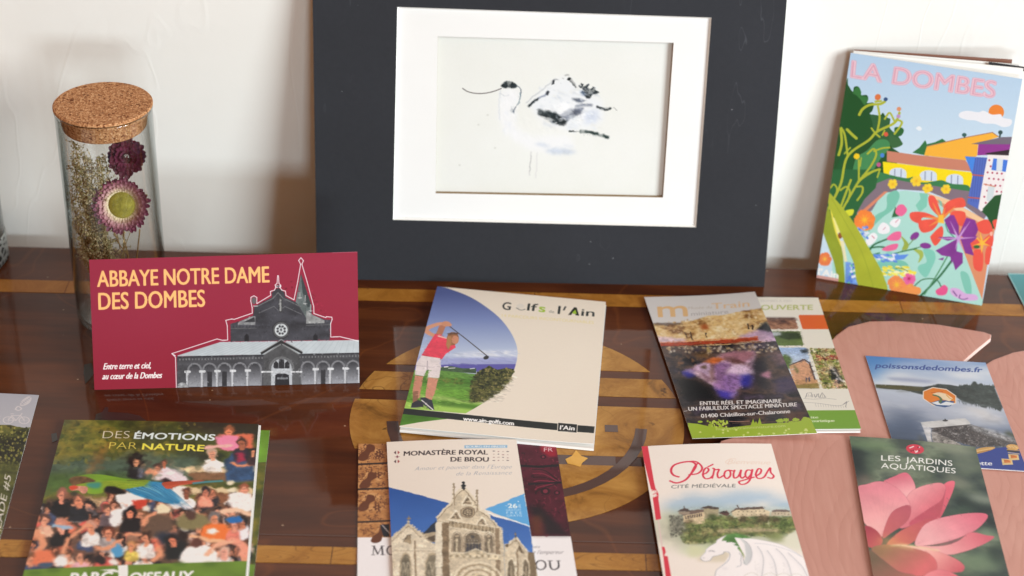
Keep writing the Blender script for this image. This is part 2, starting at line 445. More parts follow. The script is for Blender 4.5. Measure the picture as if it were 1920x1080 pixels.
    for k in range(26):
        f = k/26; c.line([(1130+f*690, 544-f*8), (905+f*915, 612-f*12)], 1.6, (165, 172, 178))
    wall = [(890, 617), (1822, 598), (1822, 760), (890, 780)]
    c.poly(wall, (74, 74, 78), tex=(0.18, 9, 3, 3))
    for k in range(58): c.ell((905+k*16, 634-k*0.33), 4, 5, (118, 118, 120))
    c.line([(900, 622), (1820, 603)], 4, (45, 45, 50))
    for x in (980, 1055, 1130, 1207, 1283, 1555, 1633, 1710, 1787):
        yb = 770-(x-980)*0.021; yt = 688-(x-980)*0.018; R = 38
        t = np.linspace(PI, 2*PI, 12)
        c.poly(np.vstack([np.c_[x+R*np.cos(t), yt+R*np.sin(t)], [(x+R, yb), (x-R, yb)]]), (124, 124, 128))
        R = 28; q = np.vstack([np.c_[x+R*np.cos(t), yt+R*np.sin(t)*1.05], [(x+R+3, yb), (x-R-3, yb)]])
        c.poly(q, c.grad((x, yt-30), (58, 58, 62), (x, yb), (158, 158, 164)))
        if x in (1055, 1130, 1633): c.poly([(x-12, yb), (x-12, yt+8), (x+12, yt+8), (x+12, yb)], (54, 54, 58))
    for x in (942, 1017, 1093, 1171, 1247, 1593, 1670, 1747, 1819):
        y0 = 690-(x-980)*0.02; yb = 772-(x-980)*0.021
        c.line([(x, y0), (x, yb)], 13, (190, 190, 194)); c.line([(x+5, y0+6), (x+5, yb)], 4, (120, 120, 124))
        c.line([(x-13, y0+4), (x+13, y0+4)], 12, (206, 206, 208))
    c.poly([(1330, 770), (1328, 612), (1418, 548), (1512, 606), (1518, 764)], (78, 78, 80), tex=(0.2, 9, 4))
    c.line([(1316, 603), (1418, 543), (1522, 598)], 12, (48, 48, 50)); c.line([(1318, 594), (1418, 532), (1522, 590)], 4, (150, 150, 150))
    for k in range(14): c.ell((1335+k*6, 606-k*3.6), 3, 3, (150, 150, 150)); c.ell((1505-k*6, 604-k*3.6), 3, 3, (150, 150, 150))
    c.ell((1420, 680), 66, 62, (104, 104, 106)); c.poly([(1354, 682), (1486, 682), (1486, 770), (1354, 770)], (84, 84, 86))
    c.ell((1420, 680), 52, 50, (176, 178, 182)); c.poly([(1368, 680), (1472, 680), (1476, 766), (1366, 768)], (184, 186, 190))
    for (x, w) in ((1392, 12), (1420, 14), (1449, 12)):
        c.poly([(x-w, 678), (x-w, 652 if x != 1420 else 634), (x, 640 if x != 1420 else 630), (x+w, 652 if x != 1420 else 634), (x+w, 678)], (48, 48, 52))
    c.poly([(1386, 768), (1388, 712), (1400, 704), (1440, 704), (1458, 712), (1460, 766)], (44, 44, 48))
    c.line([(1398, 728), (1450, 727)], 10, (120, 122, 126))
    for x in (1346, 1494): c.line([(x-28, 696), (x+28, 695)], 9, (210, 210, 212)); c.line([(x, 700), (x, 768)], 40, (92, 92, 94))
    c.ell((918, 770), 26, 22, (150, 150, 152), tex=(0.5, 5, 2))
    c.z(420, 465, 3.926)
    c.scumble([(40, 700), (40, 540), (560, 200), (790, 520), (780, 690)], 900, 3, 8, 0.3, 5, 1, 0.5); c.line(out, 5.2, WL)
    c.z(0, 440, 2.7); c.scumble([(890, 620), (1822, 600), (1822, 760), (890, 780)], 1400, 2, 5, 0.3, 3, 2, 0.45); c.line([(868, 606), (883, 622), (888, 790)], 3.8, WL)
    c.line([(455, 122), (1812, 85)], 4, (225, 190, 195))

def person(c, x, y, s, hair, skin, body, hy=-0.35, hs=1.0):
    """blurred spectator: shoulders, face, hair"""
    if body: c.poly([(x-s*1.7, y+s*3.6), (x-s*1.6, y+s*1.5), (x-s*0.7, y+s*0.9), (x+s*0.7, y+s*0.9), (x+s*1.6, y+s*1.6), (x+s*1.75, y+s*3.6)], body, soft=2, tex=(0.3, 12, int(x)), sm=True)
    c.line([(x, y+s*0.6), (x, y+s*1.2)], s*0.8, skin, soft=1)
    if hair: c.ell((x, y+hy*s), s*1.12*hs, s*1.15*hs, hair, soft=2, jag=0.08)
    c.ell((x-s*0.05, y+0.12*s), s*0.72, s*0.88, skin, soft=1.2, tex=(0.22, 9, int(y)))
    c.ell((x-s*0.05, y-0.02*s), s*0.55, s*0.13, tuple(k*0.45 for k in skin), 0.6, soft=1.2)
    c.ell((x, y+0.5*s), s*0.22, s*0.08, tuple(k*0.55 for k in skin), 0.5, soft=1)
def arm(c, pts, w, skin=(222, 150, 115)): c.line(pts, w, skin, soft=1.6, sm=True)
def paint_parc(c, second=False):
    c.z(0, 720, 3)
    if second: c.z(-8, 725, 3)
    g = c.field([(28, 34, 20), (52, 62, 26), (84, 90, 34), (132, 118, 44), (96, 104, 60)], 60, 5, 1.6)
    c.a[:] = g/255
    big = [(-200, 150), (1700, 150), (1700, 1300), (-200, 1300)]
    c.poly(big, (52, 44, 26), alpha=np.clip(fbm(c.H, c.W, 90, 3, 44)*2.4-1.2, 0, 1)*0.6)
    c.poly([(300, 430), (700, 395), (1130, 400), (1130, 520), (700, 540), (280, 520)], (76, 96, 84), 0.9, soft=14, tex=(0.15, 50, 6, 3))
    c.poly([(270, 500), (720, 500), (720, 600), (260, 620)], (66, 94, 44), 0.9, soft=10, tex=(0.2, 30, 6))
    c.line([(596, 330), (560, 400), (500, 500)], 30, (132, 88, 44), 0.8, soft=8)
    c.poly([(1000, 215), (1460, 225), (1450, 300), (1210, 290), (1050, 250)], (42, 38, 32), 0.85, soft=10)
    c.specks([(310, 220), (1130, 220), (1130, 390), (300, 480)], 240, 5, 15, [(110, 114, 44), (60, 76, 34), (140, 128, 52), (36, 44, 24)], 3, 0.5)
    # stone terraces
    c.poly([(960, 466), (1440, 458), (1440, 495), (1060, 490)], (214, 186, 146), soft=2); c.poly([(1060, 490), (1440, 492), (1440, 540), (1080, 538)], (126, 90, 62), soft=2, tex=(0.2, 12, 1))
    c.poly([(980, 575), (1420, 580), (1420, 615), (1000, 612)], (216, 192, 152), soft=2); c.poly([(1100, 612), (1420, 612), (1420, 680), (1100, 680)], (132, 84, 56), soft=2, tex=(0.2, 12, 1))
    c.poly([(470, 640), (800, 625), (1420, 690), (1420, 1020), (140, 1020), (180, 860), (260, 640)], (96, 70, 58), soft=6, tex=(0.5, 34, 12))
    c.poly([(480, 640), (640, 630), (640, 700), (520, 690)], (190, 160, 120), soft=5)
    rc = random.Random(12); tone = [(232, 158, 128), (214, 136, 104), (222, 150, 118), (196, 120, 90)]; cloth = [(236, 230, 228), (40, 36, 42), (226, 120, 90), (232, 200, 190), (60, 70, 100), (150, 110, 90), (210, 90, 80), (240, 236, 230), (30, 28, 32)]; hairs = [(40, 26, 24), (80, 50, 38), (120, 80, 56), (30, 22, 24)]
    for k in range(120):
        y = 600+k*3.4; x = rc.uniform(170, 1420)
        if x < 480-(y-600)*0.8 and y < 640: continue
        person(c, x, y, rc.uniform(20, 29), rc.choice(hairs), rc.choice(tone), rc.choice(cloth), hs=rc.uniform(0.95, 1.2))
    c.warp(8, 20, 2); c.scumble([(180, 620), (1430, 600), (1400, 1030), (120, 1030)], 4200, 2.5, 8, 0.22, 7, 3, 0.45)
    K = (28, 24, 26); B = (58, 38, 28); S = (226, 150, 112); S2 = (206, 120, 88); W = (232, 224, 220)
    c.poly([(1230, 285), (1420, 280), (1430, 360), (1320, 360)], (214, 110, 80), soft=3)
    person(c, 1290, 272, 26, (150, 90, 60), (232, 140, 100), (236, 130, 160)); c.poly([(1215, 300), (1330, 290), (1330, 350), (1240, 365)], (238, 136, 168), soft=3, sm=True)
    person(c, 1195, 395, 26, (190, 160, 140), (226, 160, 130), (240, 232, 226)); arm(c, [(1150, 360), (1220, 350), (1300, 345)], 20, (240, 180, 170))
    c.poly([(1150, 450), (1250, 435), (1262, 462), (1140, 468)], (240, 236, 230), soft=2, sm=True)
    c.poly([(1265, 430), (1310, 380), (1420, 440), (1440, 540), (1270, 545)], (44, 72, 108), soft=3, tex=(0.4, 14, 4)); person(c, 1362, 335, 25, (70, 48, 40), (176, 104, 76), (40, 34, 46)); c.poly([(1330, 385), (1370, 380), (1380, 430), (1335, 440)], (160, 40, 70), soft=3)
    arm(c, [(1310, 440), (1360, 455), (1420, 445)], 20, (226, 140, 100)); person(c, 1425, 385, 18, K, S, (60, 40, 44))
    person(c, 765, 440, 24, (24, 18, 20), (226, 160, 120), (30, 28, 34), hs=1.75); c.line([(795, 470), (790, 520)], 22, (110, 118, 140), soft=2)
    c.poly([(870, 520), (880, 480), (960, 470), (1060, 542), (900, 545)], (226, 212, 218), soft=2, sm=True); person(c, 885, 475, 22, (64, 42, 36), (214, 140, 110), None); person(c, 925, 448, 18, (70, 46, 34), S2, None); arm(c, [(830, 500), (855, 480), (870, 510)], 22)
    c.ell((940, 545), 34, 13, (40, 26, 30), soft=1.5)
    for (x, y) in ((1300, 548), (1310, 590)): c.ell((x, y), 26, 12, (226, 214, 186), soft=1.5)
    c.poly([(960, 600), (1010, 570), (1060, 600), (1020, 690), (960, 680)], W, soft=2, sm=True)
    person(c, 1055, 612, 22, (84, 46, 34), (146, 84, 62), (234, 226, 222)); person(c, 1156, 605, 22, (30, 22, 24), (214, 130, 104), (234, 148, 124))
    person(c, 1375, 585, 25, (150, 84, 60), (226, 150, 122), (234, 222, 220)); c.poly([(1290, 620), (1350, 600), (1420, 640), (1400, 710), (1300, 690)], (236, 228, 226), soft=2, sm=True)
    arm(c, [(1240, 720), (1330, 700), (1410, 730)], 30, (234, 190, 160)); c.poly([(660, 620), (740, 605), (830, 640), (760, 670), (670, 665)], (240, 238, 236), soft=2, sm=True)
    c.poly([(740, 650), (830, 650), (820, 700), (750, 700)], (196, 66, 50), soft=2); c.ell((826, 697), 22, 20, (222, 214, 200), soft=2)
    person(c, 348, 622, 31, (150, 96, 80), (232, 150, 122), (24, 22, 26)); person(c, 445, 655, 30, (120, 80, 64), (216, 136, 104), (34, 34, 40)); c.line([(500, 690), (545, 730)], 16, (74, 74, 84), soft=3)
    person(c, 605, 705, 24, (92, 64, 52), (222, 150, 120), (100, 84, 90)); c.poly([(640, 710), (685, 700), (690, 770), (640, 800), (620, 760)], (240, 234, 232), soft=2, sm=True)
    person(c, 735, 728, 26, (24, 20, 24), (214, 130, 100), (26, 22, 26), hs=1.4); c.poly([(670, 830), (690, 760), (790, 760), (800, 830)], (28, 24, 28), soft=3)
    c.ell((920, 700), 44, 30, (232, 216, 184), soft=2); c.poly([(830, 740), (960, 740), (970, 830), (840, 850)], (98, 76, 62), soft=4, sm=True); arm(c, [(800, 790), (830, 750), (870, 720)], 24)
    c.poly([(1000, 750), (1080, 720), (1160, 740), (1180, 800), (1010, 810)], (126, 116, 78), soft=3, sm=True); c.ell((1075, 735), 30, 24, (80, 52, 44), soft=2)
    person(c, 1205, 755, 28, (110, 106, 106), (226, 146, 110), (232, 118, 56)); c.poly([(1145, 800), (1270, 785), (1290, 850), (1230, 880), (1140, 860)], (232, 116, 52), soft=2, sm=True); c.ell((1195, 823), 32, 16, (240, 232, 226), soft=1.5)
    arm(c, [(1075, 850), (1160, 870), (1270, 885)], 28, (232, 176, 136)); person(c, 1320, 790, 26, (160, 90, 70), (222, 148, 122), (214, 120, 104)); c.ell((1320, 757), 46, 20, (34, 102, 170), soft=1.5)
    c.poly([(1340, 820), (1400, 780), (1400, 860), (1350, 880)], (230, 226, 232), soft=2); c.poly([(880, 830), (1010, 840), (1020, 900), (900, 900)], (36, 44, 62), soft=5)
    person(c, 252, 762, 25, (90, 60, 50), (232, 158, 128), (228, 176, 150)); person(c, 345, 795, 31, (206, 138, 118), (232, 156, 130), (28, 24, 26)); arm(c, [(200, 820), (240, 880), (220, 940)], 34); arm(c, [(380, 860), (370, 920), (350, 950)], 24)
    person(c, 515, 805, 28, (202, 150, 130), (222, 146, 112), (236, 228, 224)); arm(c, [(400, 860), (450, 820), (500, 785)], 22); c.poly([(300, 780), (370, 790), (420, 800), (400, 812), (290, 800)], (150, 180, 206), soft=2)
    person(c, 612, 838, 28, (96, 50, 36), (218, 140, 108), (170, 160, 160)); arm(c, [(540, 920), (600, 925), (670, 880)], 24); c.ell((665, 935), 30, 40, (80, 150, 196), soft=2)
    person(c, 822, 868, 30, (56, 36, 30), (214, 140, 108), (238, 228, 224)); arm(c, [(900, 920), (905, 960), (870, 990)], 30); arm(c, [(700, 850), (740, 840), (790, 845)], 20); person(c, 742, 912, 22, (200, 140, 90), S, (216, 190, 90))
    c.poly([(920, 850), (1050, 880), (1060, 980), (930, 990)], (26, 28, 30), soft=4); person(c, 975, 880, 27, (30, 24, 26), (206, 120, 90), None); c.ell((1030, 850), 30, 34, (40, 26, 24), soft=3)
    c.poly([(1010, 1000), (1040, 930), (1110, 905), (1200, 925), (1225, 1000)], (242, 236, 234), soft=2, sm=True); c.ell((1108, 890), 34, 26, (92, 52, 44), soft=2.5)
    person(c, 1265, 945, 30, (214, 170, 150), (228, 160, 140), (236, 226, 222)); arm(c, [(1300, 870), (1360, 900), (1380, 960)], 44, (228, 150, 126)); arm(c, [(1160, 960), (1230, 900), (1300, 880)], 26, (232, 170, 140))
    c.poly([(185, 1010), (200, 940), (260, 925), (310, 960), (300, 1020)], (222, 120, 84), soft=3, sm=True); c.ell((345, 995), 42, 34, (240, 236, 232), soft=2); person(c, 455, 972, 26, (110, 76, 62), (228, 158, 128), (232, 170, 180))
    c.ell((560, 990), 38, 26, (40, 30, 32), soft=2); c.ell((640, 1000), 30, 16, (232, 220, 216), soft=2); c.ell((260, 1015), 44, 14, (60, 84, 110), soft=2)
    c.warp(5, 13, 3); c.scumble([(180, 420), (1430, 240), (1400, 1030), (120, 1030)], 4200, 2, 6, 0.2, 5, 3, 0.33)
    c.scumble([(300, 210), (1200, 210), (1130, 500), (280, 600)], 900, 6, 18, 0.3, 14, 5, 0.4, soft=1)
    # green foot band
    c.poly([(-120, 1052), (400, 1030), (700, 1018), (1390, 990), (1500, 990), (1400, 2600), (-400, 2600)], (98, 128, 44), tex=(0.12, 50, 9))
    for (a, b) in ((200, 1060), (300, 1045), (930, 1040), (1010, 1010), (1180, 1010)): c.ell((a, b), 40, 14, (70, 100, 34), 0.6, soft=4)
    c.text('PARC', (396, 1122), (628, 1114), (404, 1062), WHT, 0.06); c.text('OISEAUX', (728, 1116), (1082, 1104), (738, 1062), WHT, 0.06)
    c.poly([(665, 1130), (668, 1060), (600, 1050), (560, 1046), (640, 1040), (668, 1050), (664, 1020), (720, 1016), (722, 1060), (716, 1130)], (228, 228, 226))
    # the macaw
    c.z(*((110, 840, 6.194) if not second else (107, 843, 6.194)))
    rf = random.Random(31)
    c.poly([(180, 330), (330, 300), (480, 300), (640, 325), (800, 352), (1060, 372), (1000, 400), (600, 400), (430, 390), (330, 345)], (112, 150, 44), sm=True, tex=(0.15, 12, 3, 3))
    c.poly([(128, 350), (200, 320), (320, 326), (432, 378), (300, 402), (190, 422), (140, 400)], (104, 76, 48), soft=1, sm=True, tex=(0.35, 9, 2))
    c.poly([(200, 425), (330, 395), (480, 385), (620, 370), (800, 378), (1000, 366), (1075, 386), (1000, 440), (880, 467), (740, 470), (640, 445), (560, 452), (520, 508), (420, 526), (340, 512), (330, 450), (260, 440)], (128, 152, 44), sm=True, tex=(0.2, 14, 3, 3))
    c.poly([(330, 405), (490, 395), (470, 470), (360, 450)], (52, 132, 132), 0.85, soft=3, sm=True); c.poly([(340, 470), (520, 450), (500, 515), (380, 522)], (110, 160, 50), 0.7, soft=3)
    c.poly([(130, 436), (200, 430), (330, 442), (334, 500), (284, 522), (230, 482), (150, 484)], (198, 136, 116), sm=True, tex=(0.25, 7, 2)); c.poly([(124, 440), (190, 424), (230, 450), (170, 478), (140, 474)], (206, 72, 48), soft=1, sm=True); c.ell((180, 520), 42, 26, (60, 58, 44), soft=2)
    c.poly([(560, 440), (650, 438), (790, 512), (700, 530), (540, 500)], (28, 26, 28), soft=2, sm=True); c.line([(800, 374), (1000, 360)], 8, (40, 34, 34), 0.8, soft=1)
    c.poly([(1050, 382), (1210, 390), (1235, 450), (1320, 530), (1420, 610), (1380, 650), (1200, 625), (1000, 575), (880, 535), (770, 474), (900, 462), (1000, 440)], (46, 126, 170), soft=1, tex=(0.2, 9, 4))
    for k in range(150):
        f = rf.random(); x0, y0 = 790+f*400, 476-f*76+rf.uniform(-6, 10); g_ = rf.uniform(0.3, 1.0); ex_, ey_ = (1360+f*250)+rf.uniform(-30, 20), (672+f*60)+rf.uniform(-14, 14)
        x1, y1 = x0+(ex_-x0)*g_, y0+(ey_-y0)*g_
        c.line([(x0, y0), ((x0+x1)/2+14, (y0+y1)/2-12), (x1, y1)], rf.uniform(4, 11), rf.choice([(34, 104, 156), (84, 160, 196), (52, 134, 180), (28, 84, 126), (112, 178, 200), (44, 120, 168)]), 0.7, sm=True, taper=True)
    for k in range(8): c.line([(1340+k*26, 630+k*6), (1420+k*28, 700+k*8)], 8, (216, 206, 214), 0.6, taper=True)
    for k in range(8): c.line([(900+k*36, 470-k*4), (1080+k*30, 540-k*2)], 5, (150, 196, 206), 0.5, taper=True)
    c.poly([(1206, 400), (1330, 382), (1600, 370), (1700, 372), (1600, 402), (1400, 432), (1275, 470), (1222, 440)], (172, 72, 48), sm=True, tex=(0.2, 9, 3, 3)); c.line([(1560, 404), (1700, 388), (1900, 374)], 26, (70, 134, 146), taper=False, soft=1); c.line([(1300, 440), (1500, 412)], 8, (206, 120, 90), 0.6)
    for k in range(90):
        x0 = rf.uniform(560, 1040); y0 = rf.uniform(378, 450); c.line([(x0, y0), (x0+rf.uniform(30, 90), y0+rf.uniform(-4, 10))], rf.uniform(4, 9), rf.choice([(150, 172, 56), (98, 128, 36), (172, 180, 64), (112, 156, 62)]), 0.5, taper=True)
    c.z(0, 720, 3)
    if not second:
        c.text('DES', (577, 305), (727, 306), (584, 264), (226, 220, 206), -0.018)
        c.text('ÉMOTIONS', (754, 308), (1205, 318), (762, 274), (214, 226, 234), 0.05)
        c.text('PAR', (613, 363), (768, 366), (620, 325), (226, 206, 96), -0.018)
        c.text('NATURE', (800, 368), (1146, 377), (806, 334), (236, 220, 84), 0.05)
    else:
        c.z(0, 720, 3); c.poly([(1200, 240), (1530, 250), (1515, 430), (1430, 436), (1200, 430)], (106, 150, 48), tex=(0.2, 40, 3))

def paint_balade(c):
    c.z(0, 700, 2.84)
    c.a[:] = c.grad((150, 110), (176, 178, 190), (140, 290), (188, 190, 198))/255
    big = [(-900, 250), (60, 262), (100, 272), (165, 280), (190, 290), (60, 1400), (-900, 1400)]
    c.poly(big, c.field([(34, 36, 22), (62, 64, 34), (98, 100, 48), (128, 120, 58), (48, 50, 30)], 34, 2, 1.2))
    c.poly([(-900, 330), (140, 330), (120, 470), (-900, 440)], (36, 34, 32), 0.75, soft=10, tex=(0.4, 20, 5))
    c.specks([(-200, 265), (170, 275), (120, 520), (-200, 500)], 500, 3, 8, [(140, 138, 66), (92, 98, 44), (170, 160, 90), (44, 46, 28)], 6, 0.8)
    c.poly([(-900, 420), (120, 450), (60, 640), (20, 800), (-900, 1200)], c.field([(50, 52, 30), (92, 96, 48), (70, 72, 40)], 20, 8, 1), 0.8, soft=6)
    W = (214, 210, 214)
    for (x, y) in ((48, 238), (132, 239)):
        c.line([(x+27*math.cos(t), y+17*math.sin(t)) for t in np.linspace(0, 2*PI, 17)], 4, W); c.line([(x-20, y), (x+20, y)], 1.5, W); c.line([(x, y-14), (x, y+14)], 1.5, W)
    c.line([(48, 238), (66, 215), (112, 215), (132, 239)], 4, W); c.line([(66, 215), (88, 240), (112, 215)], 4, W); c.line([(60, 207), (76, 207)], 4, W); c.line([(112, 215), (120, 204)], 4, W); c.line([(48, 238), (88, 240)], 3, W)
    c.line([(84, 184), (100, 190), (116, 182), (98, 170), (84, 184)], 5, W, sm=True)
    c.poly([(108, 164), (120, 140), (150, 122), (168, 128), (160, 152), (128, 168)], W, 0.85, sm=True)
    for k in range(5): c.line([(116+k*9, 162-k*7), (128+k*9, 150-k*6)], 3, (176, 178, 190)); c.line([(112+k*10, 150-k*5), (128+k*8, 164-k*7)], 2.5, (176, 178, 190))
    c.text('BALADE #5', (-10, 905), (66, 525), (-42, 890), (226, 222, 214), 0.0)

def paint_golf(c):
    c.z(640, 520, 3)
    c.a[:] = np.array((226, 216, 202))/255
    arc = [(540, 50), (600, 62), (720, 108), (820, 170), (900, 238), (960, 320), (990, 400), (985, 480), (950, 570), (890, 640), (800, 706), (700, 765), (560, 740), (330, 700), (300, 845), (200, 845), (400, 20)]
    arcs = np.vstack([catmull(arc[:12], False), [(330, 735), (250, 735), (420, 20)]])
    c.poly(arcs, c.grad((700, 90), (82, 94, 146), (720, 520), (184, 194, 220), (0.35, (118, 134, 184)), (0.75, (174, 188, 216))))
    mask = np.zeros((c.H, c.W)); cv = c.cover([c.P(arcs)]); mask[cv[0]:cv[1], cv[2]:cv[3]] = cv[4]
    def ap(pts, col, al=1.0, soft=0, tex=None, sm=False): c.poly(pts, col, mask*al, soft, tex, sm)
    ap([(560, 440), (700, 420), (830, 410), (990, 405), (1000, 465), (850, 450), (700, 450)], c.field([(228, 230, 238), (186, 196, 222), (240, 240, 244)], 14, 3, 2), 0.75, soft=4)
    ap([(400, 440), (600, 455), (1000, 450), (1000, 500), (400, 490)], (150, 156, 204), 0.8, soft=4)
    ap([(400, 496), (640, 490), (1000, 488), (1000, 530), (560, 530), (400, 520)], (92, 88, 164), soft=1)
    ap([(560, 505), (620, 500), (680, 512), (760, 512), (760, 540), (560, 530)], (66, 88, 64), tex=(0.3, 8, 3))
    c.line([(580, 505), (600, 503)], 7, WHT); c.line([(605, 512), (640, 510)], 5, (220, 225, 225)); c.line([(725, 515), (750, 512)], 5, (220, 225, 235))
    ap([(300, 520), (560, 524), (760, 545), (1000, 560), (900, 700), (300, 860)], c.grad((560, 530), (96, 140, 64), (520, 720), (92, 140, 48)))
    ap([(400, 560), (740, 570), (740, 610), (520, 600), (400, 590)], (70, 118, 44), 0.7, soft=4); ap([(400, 620), (740, 640), (720, 680), (400, 650)], (112, 164, 62), 0.8, soft=4)
    ap([(400, 655), (560, 665), (700, 695), (800, 700), (790, 720), (560, 690), (400, 672)], (160, 190, 104), 0.8, soft=3); ap([(330, 700), (500, 700), (820, 745), (640, 790), (330, 740)], (156, 196, 90), soft=3)
    ap([(400, 680), (600, 700), (780, 728), (760, 745), (520, 720), (400, 700)], (74, 116, 44), 0.7, soft=3)
    c.specks([(548, 560), (690, 572), (700, 600), (560, 595)], 60, 3, 8, [(96, 110, 48), (130, 120, 64), (60, 86, 36)], 3, 0.7)
    # bush
    ap([(725, 700), (728, 590), (768, 535), (830, 500), (880, 520), (930, 510), (990, 520), (960, 600), (880, 660), (800, 705)], (68, 70, 38), tex=(0.3, 20, 5))
    ap([(1, 1), (2, 1), (2, 2)], (0, 0, 0))
    rr = random.Random(4); bush = [(725, 700), (728, 590), (768, 535), (830, 500), (880, 525), (930, 512), (975, 520), (945, 590), (880, 655), (800, 700)]
    c.specks(bush, 1500, 3.5, 8, [(112, 108, 58), (84, 88, 44), (40, 44, 28), (140, 130, 80), (58, 62, 32), (30, 34, 24)], 9, 0.85)
    c.scumble([(400, 530), (1000, 560), (900, 700), (350, 740)], 2600, 3, 9, 0.25, 5, 3, 0.4, 1.8, 0.1); c.scumble([(420, 500), (990, 480), (985, 410), (600, 430)], 300, 5, 14, 0.08, 6, 4, 0.4, 2, 0.1)
    # lower band of green under the bar
    c.poly([(320, 760), (345, 765), (600, 796), (560, 800), (440, 815), (325, 835), (300, 835)], (76, 124, 44), tex=(0.2, 20, 3, 2))
    # golfer
    SK, SK2 = (206, 148, 122), (176, 116, 92)
    c.line([(600, 268), (700, 345), (818, 440)], 5, (70, 64, 70)); c.ell((816, 452), 16, 10, (52, 50, 54), rot=-0.3)
    c.line([(575, 262), (552, 320)], 26, SK2, sm=True); c.line([(612, 268), (552, 262), (478, 292), (500, 318), (532, 330)], 24, SK, sm=True)
    c.ell((590, 262), 26, 15, (200, 140, 112))
    c.poly([(530, 318), (560, 322), (600, 350), (640, 378), (645, 395), (590, 430), (568, 460), (512, 456), (452, 440), (480, 395), (508, 350)], (222, 70, 92), tex=(0.1, 14, 3))
    c.line([(460, 436), (512, 452), (560, 455)], 7, (190, 50, 74)); c.line([(545, 330), (600, 345)], 8, (236, 196, 182))
    c.ell((628, 345), 34, 38, (136, 92, 62), rot=0.3, tex=(0.3, 8, 2)); c.ell((642, 352), 20, 24, (196, 136, 108)); c.poly([(600, 330), (622, 330), (618, 380), (604, 412), (590, 380)], (172, 124, 84)); c.line([(600, 318), (655, 316)], 10, (96, 66, 52))
    c.poly([(452, 440), (558, 456), (562, 500), (552, 568), (488, 562), (492, 520), (482, 520), (466, 556), (414, 548), (424, 480)], (222, 212, 214), tex=(0.07, 20, 3))
    c.line([(486, 470), (484, 522)], 4, (176, 164, 172)); c.line([(424, 496), (472, 502)], 3, (176, 164, 172)); c.line([(500, 508), (556, 500)], 3, (180, 168, 174))
    c.poly([(416, 552), (462, 558), (454, 610), (438, 680), (404, 682), (402, 640)], (194, 134, 112)); c.poly([(490, 562), (546, 570), (530, 640), (510, 690), (474, 676), (478, 630)], (200, 140, 118))
    c.line([(420, 640), (416, 700)], 22, (140, 100, 80)); c.poly([(398, 708), (430, 690), (460, 700), (462, 728), (392, 732)], (52, 52, 60)); c.poly([(444, 676), (472, 674), (512, 692), (524, 746), (500, 744), (458, 712)], (56, 58, 68)); c.line([(452, 690), (516, 744)], 6, (214, 212, 214)); c.line([(392, 732), (450, 736)], 4, (120, 120, 120))
    c.scumble([(400, 300), (650, 300), (560, 745), (390, 735)], 800, 2.5, 7, 0.12, 3, 8, 0.4, 1.6)
    # foot bar and writing
    c.poly([(345, 735), (1424, 845), (1420, 884), (340, 768)], (40, 42, 42))
    c.text('www.ain-golfs.com', (686, 805), (970, 832), (688, 783), WHT, 0.05)
    c.poly([(1217, 816), (1330, 828), (1327, 882), (1214, 870)], (232, 224, 212)); c.poly([(1221, 820), (1326, 831), (1323, 878), (1218, 867)], (38, 38, 38))
    c.text("l'Ain", (1230, 858), (1311, 865), (1233, 834), WHT, 0.03); c.line([(1232, 866), (1310, 874)], 3, (150, 148, 146))
    D, G = (50, 56, 56), (152, 186, 56)
    c.text('G', (905, 180), (950, 184), (912, 138), D, 0.02); c.line([(985, 172), (1010, 184), (1034, 180)], 5, (120, 122, 118), sm=True); c.ell((1008, 162), 22, 14, (216, 210, 200))
    c.text('lf', (1046, 186), (1102, 190), (1052, 146), D, 0.015); c.text('s', (1112, 193), (1146, 196), (1116, 150), G, 0.03)
    c.text('de', (1168, 198), (1198, 202), (1169, 182), (140, 140, 132), 0.0); c.text('l', (1218, 205), (1228, 206), (1224, 160), D, 0.015); c.line([(1262, 164), (1252, 184)], 7, D)
    c.poly([(1276, 212), (1310, 168), (1324, 170), (1338, 216), (1320, 214), (1312, 200), (1300, 200), (1294, 212)], (32, 36, 34)); c.poly([(1300, 196), (1318, 182), (1324, 206), (1304, 206)], G)
    c.text('in', (1350, 216), (1422, 220), (1354, 176), D, 0.012)
    c.text('14 PARCOURS INCONTOURNABLES', (904, 222), (1420, 262), (905, 206), (222, 208, 150), 0.0)
def arch(x, y0, w, h, k=9):
    """pointed gothic arch outline: base y0, half width w, total height h"""
    t = np.linspace(0, 1, k); l = np.c_[x-w*(1-t**2), y0-h*0.55-h*0.45*np.sin(t*PI/2)]
    return np.vstack([[(x-w, y0)], l, l[::-1]*[-1, 1]+[2*x, 0], [(x+w, y0)]])
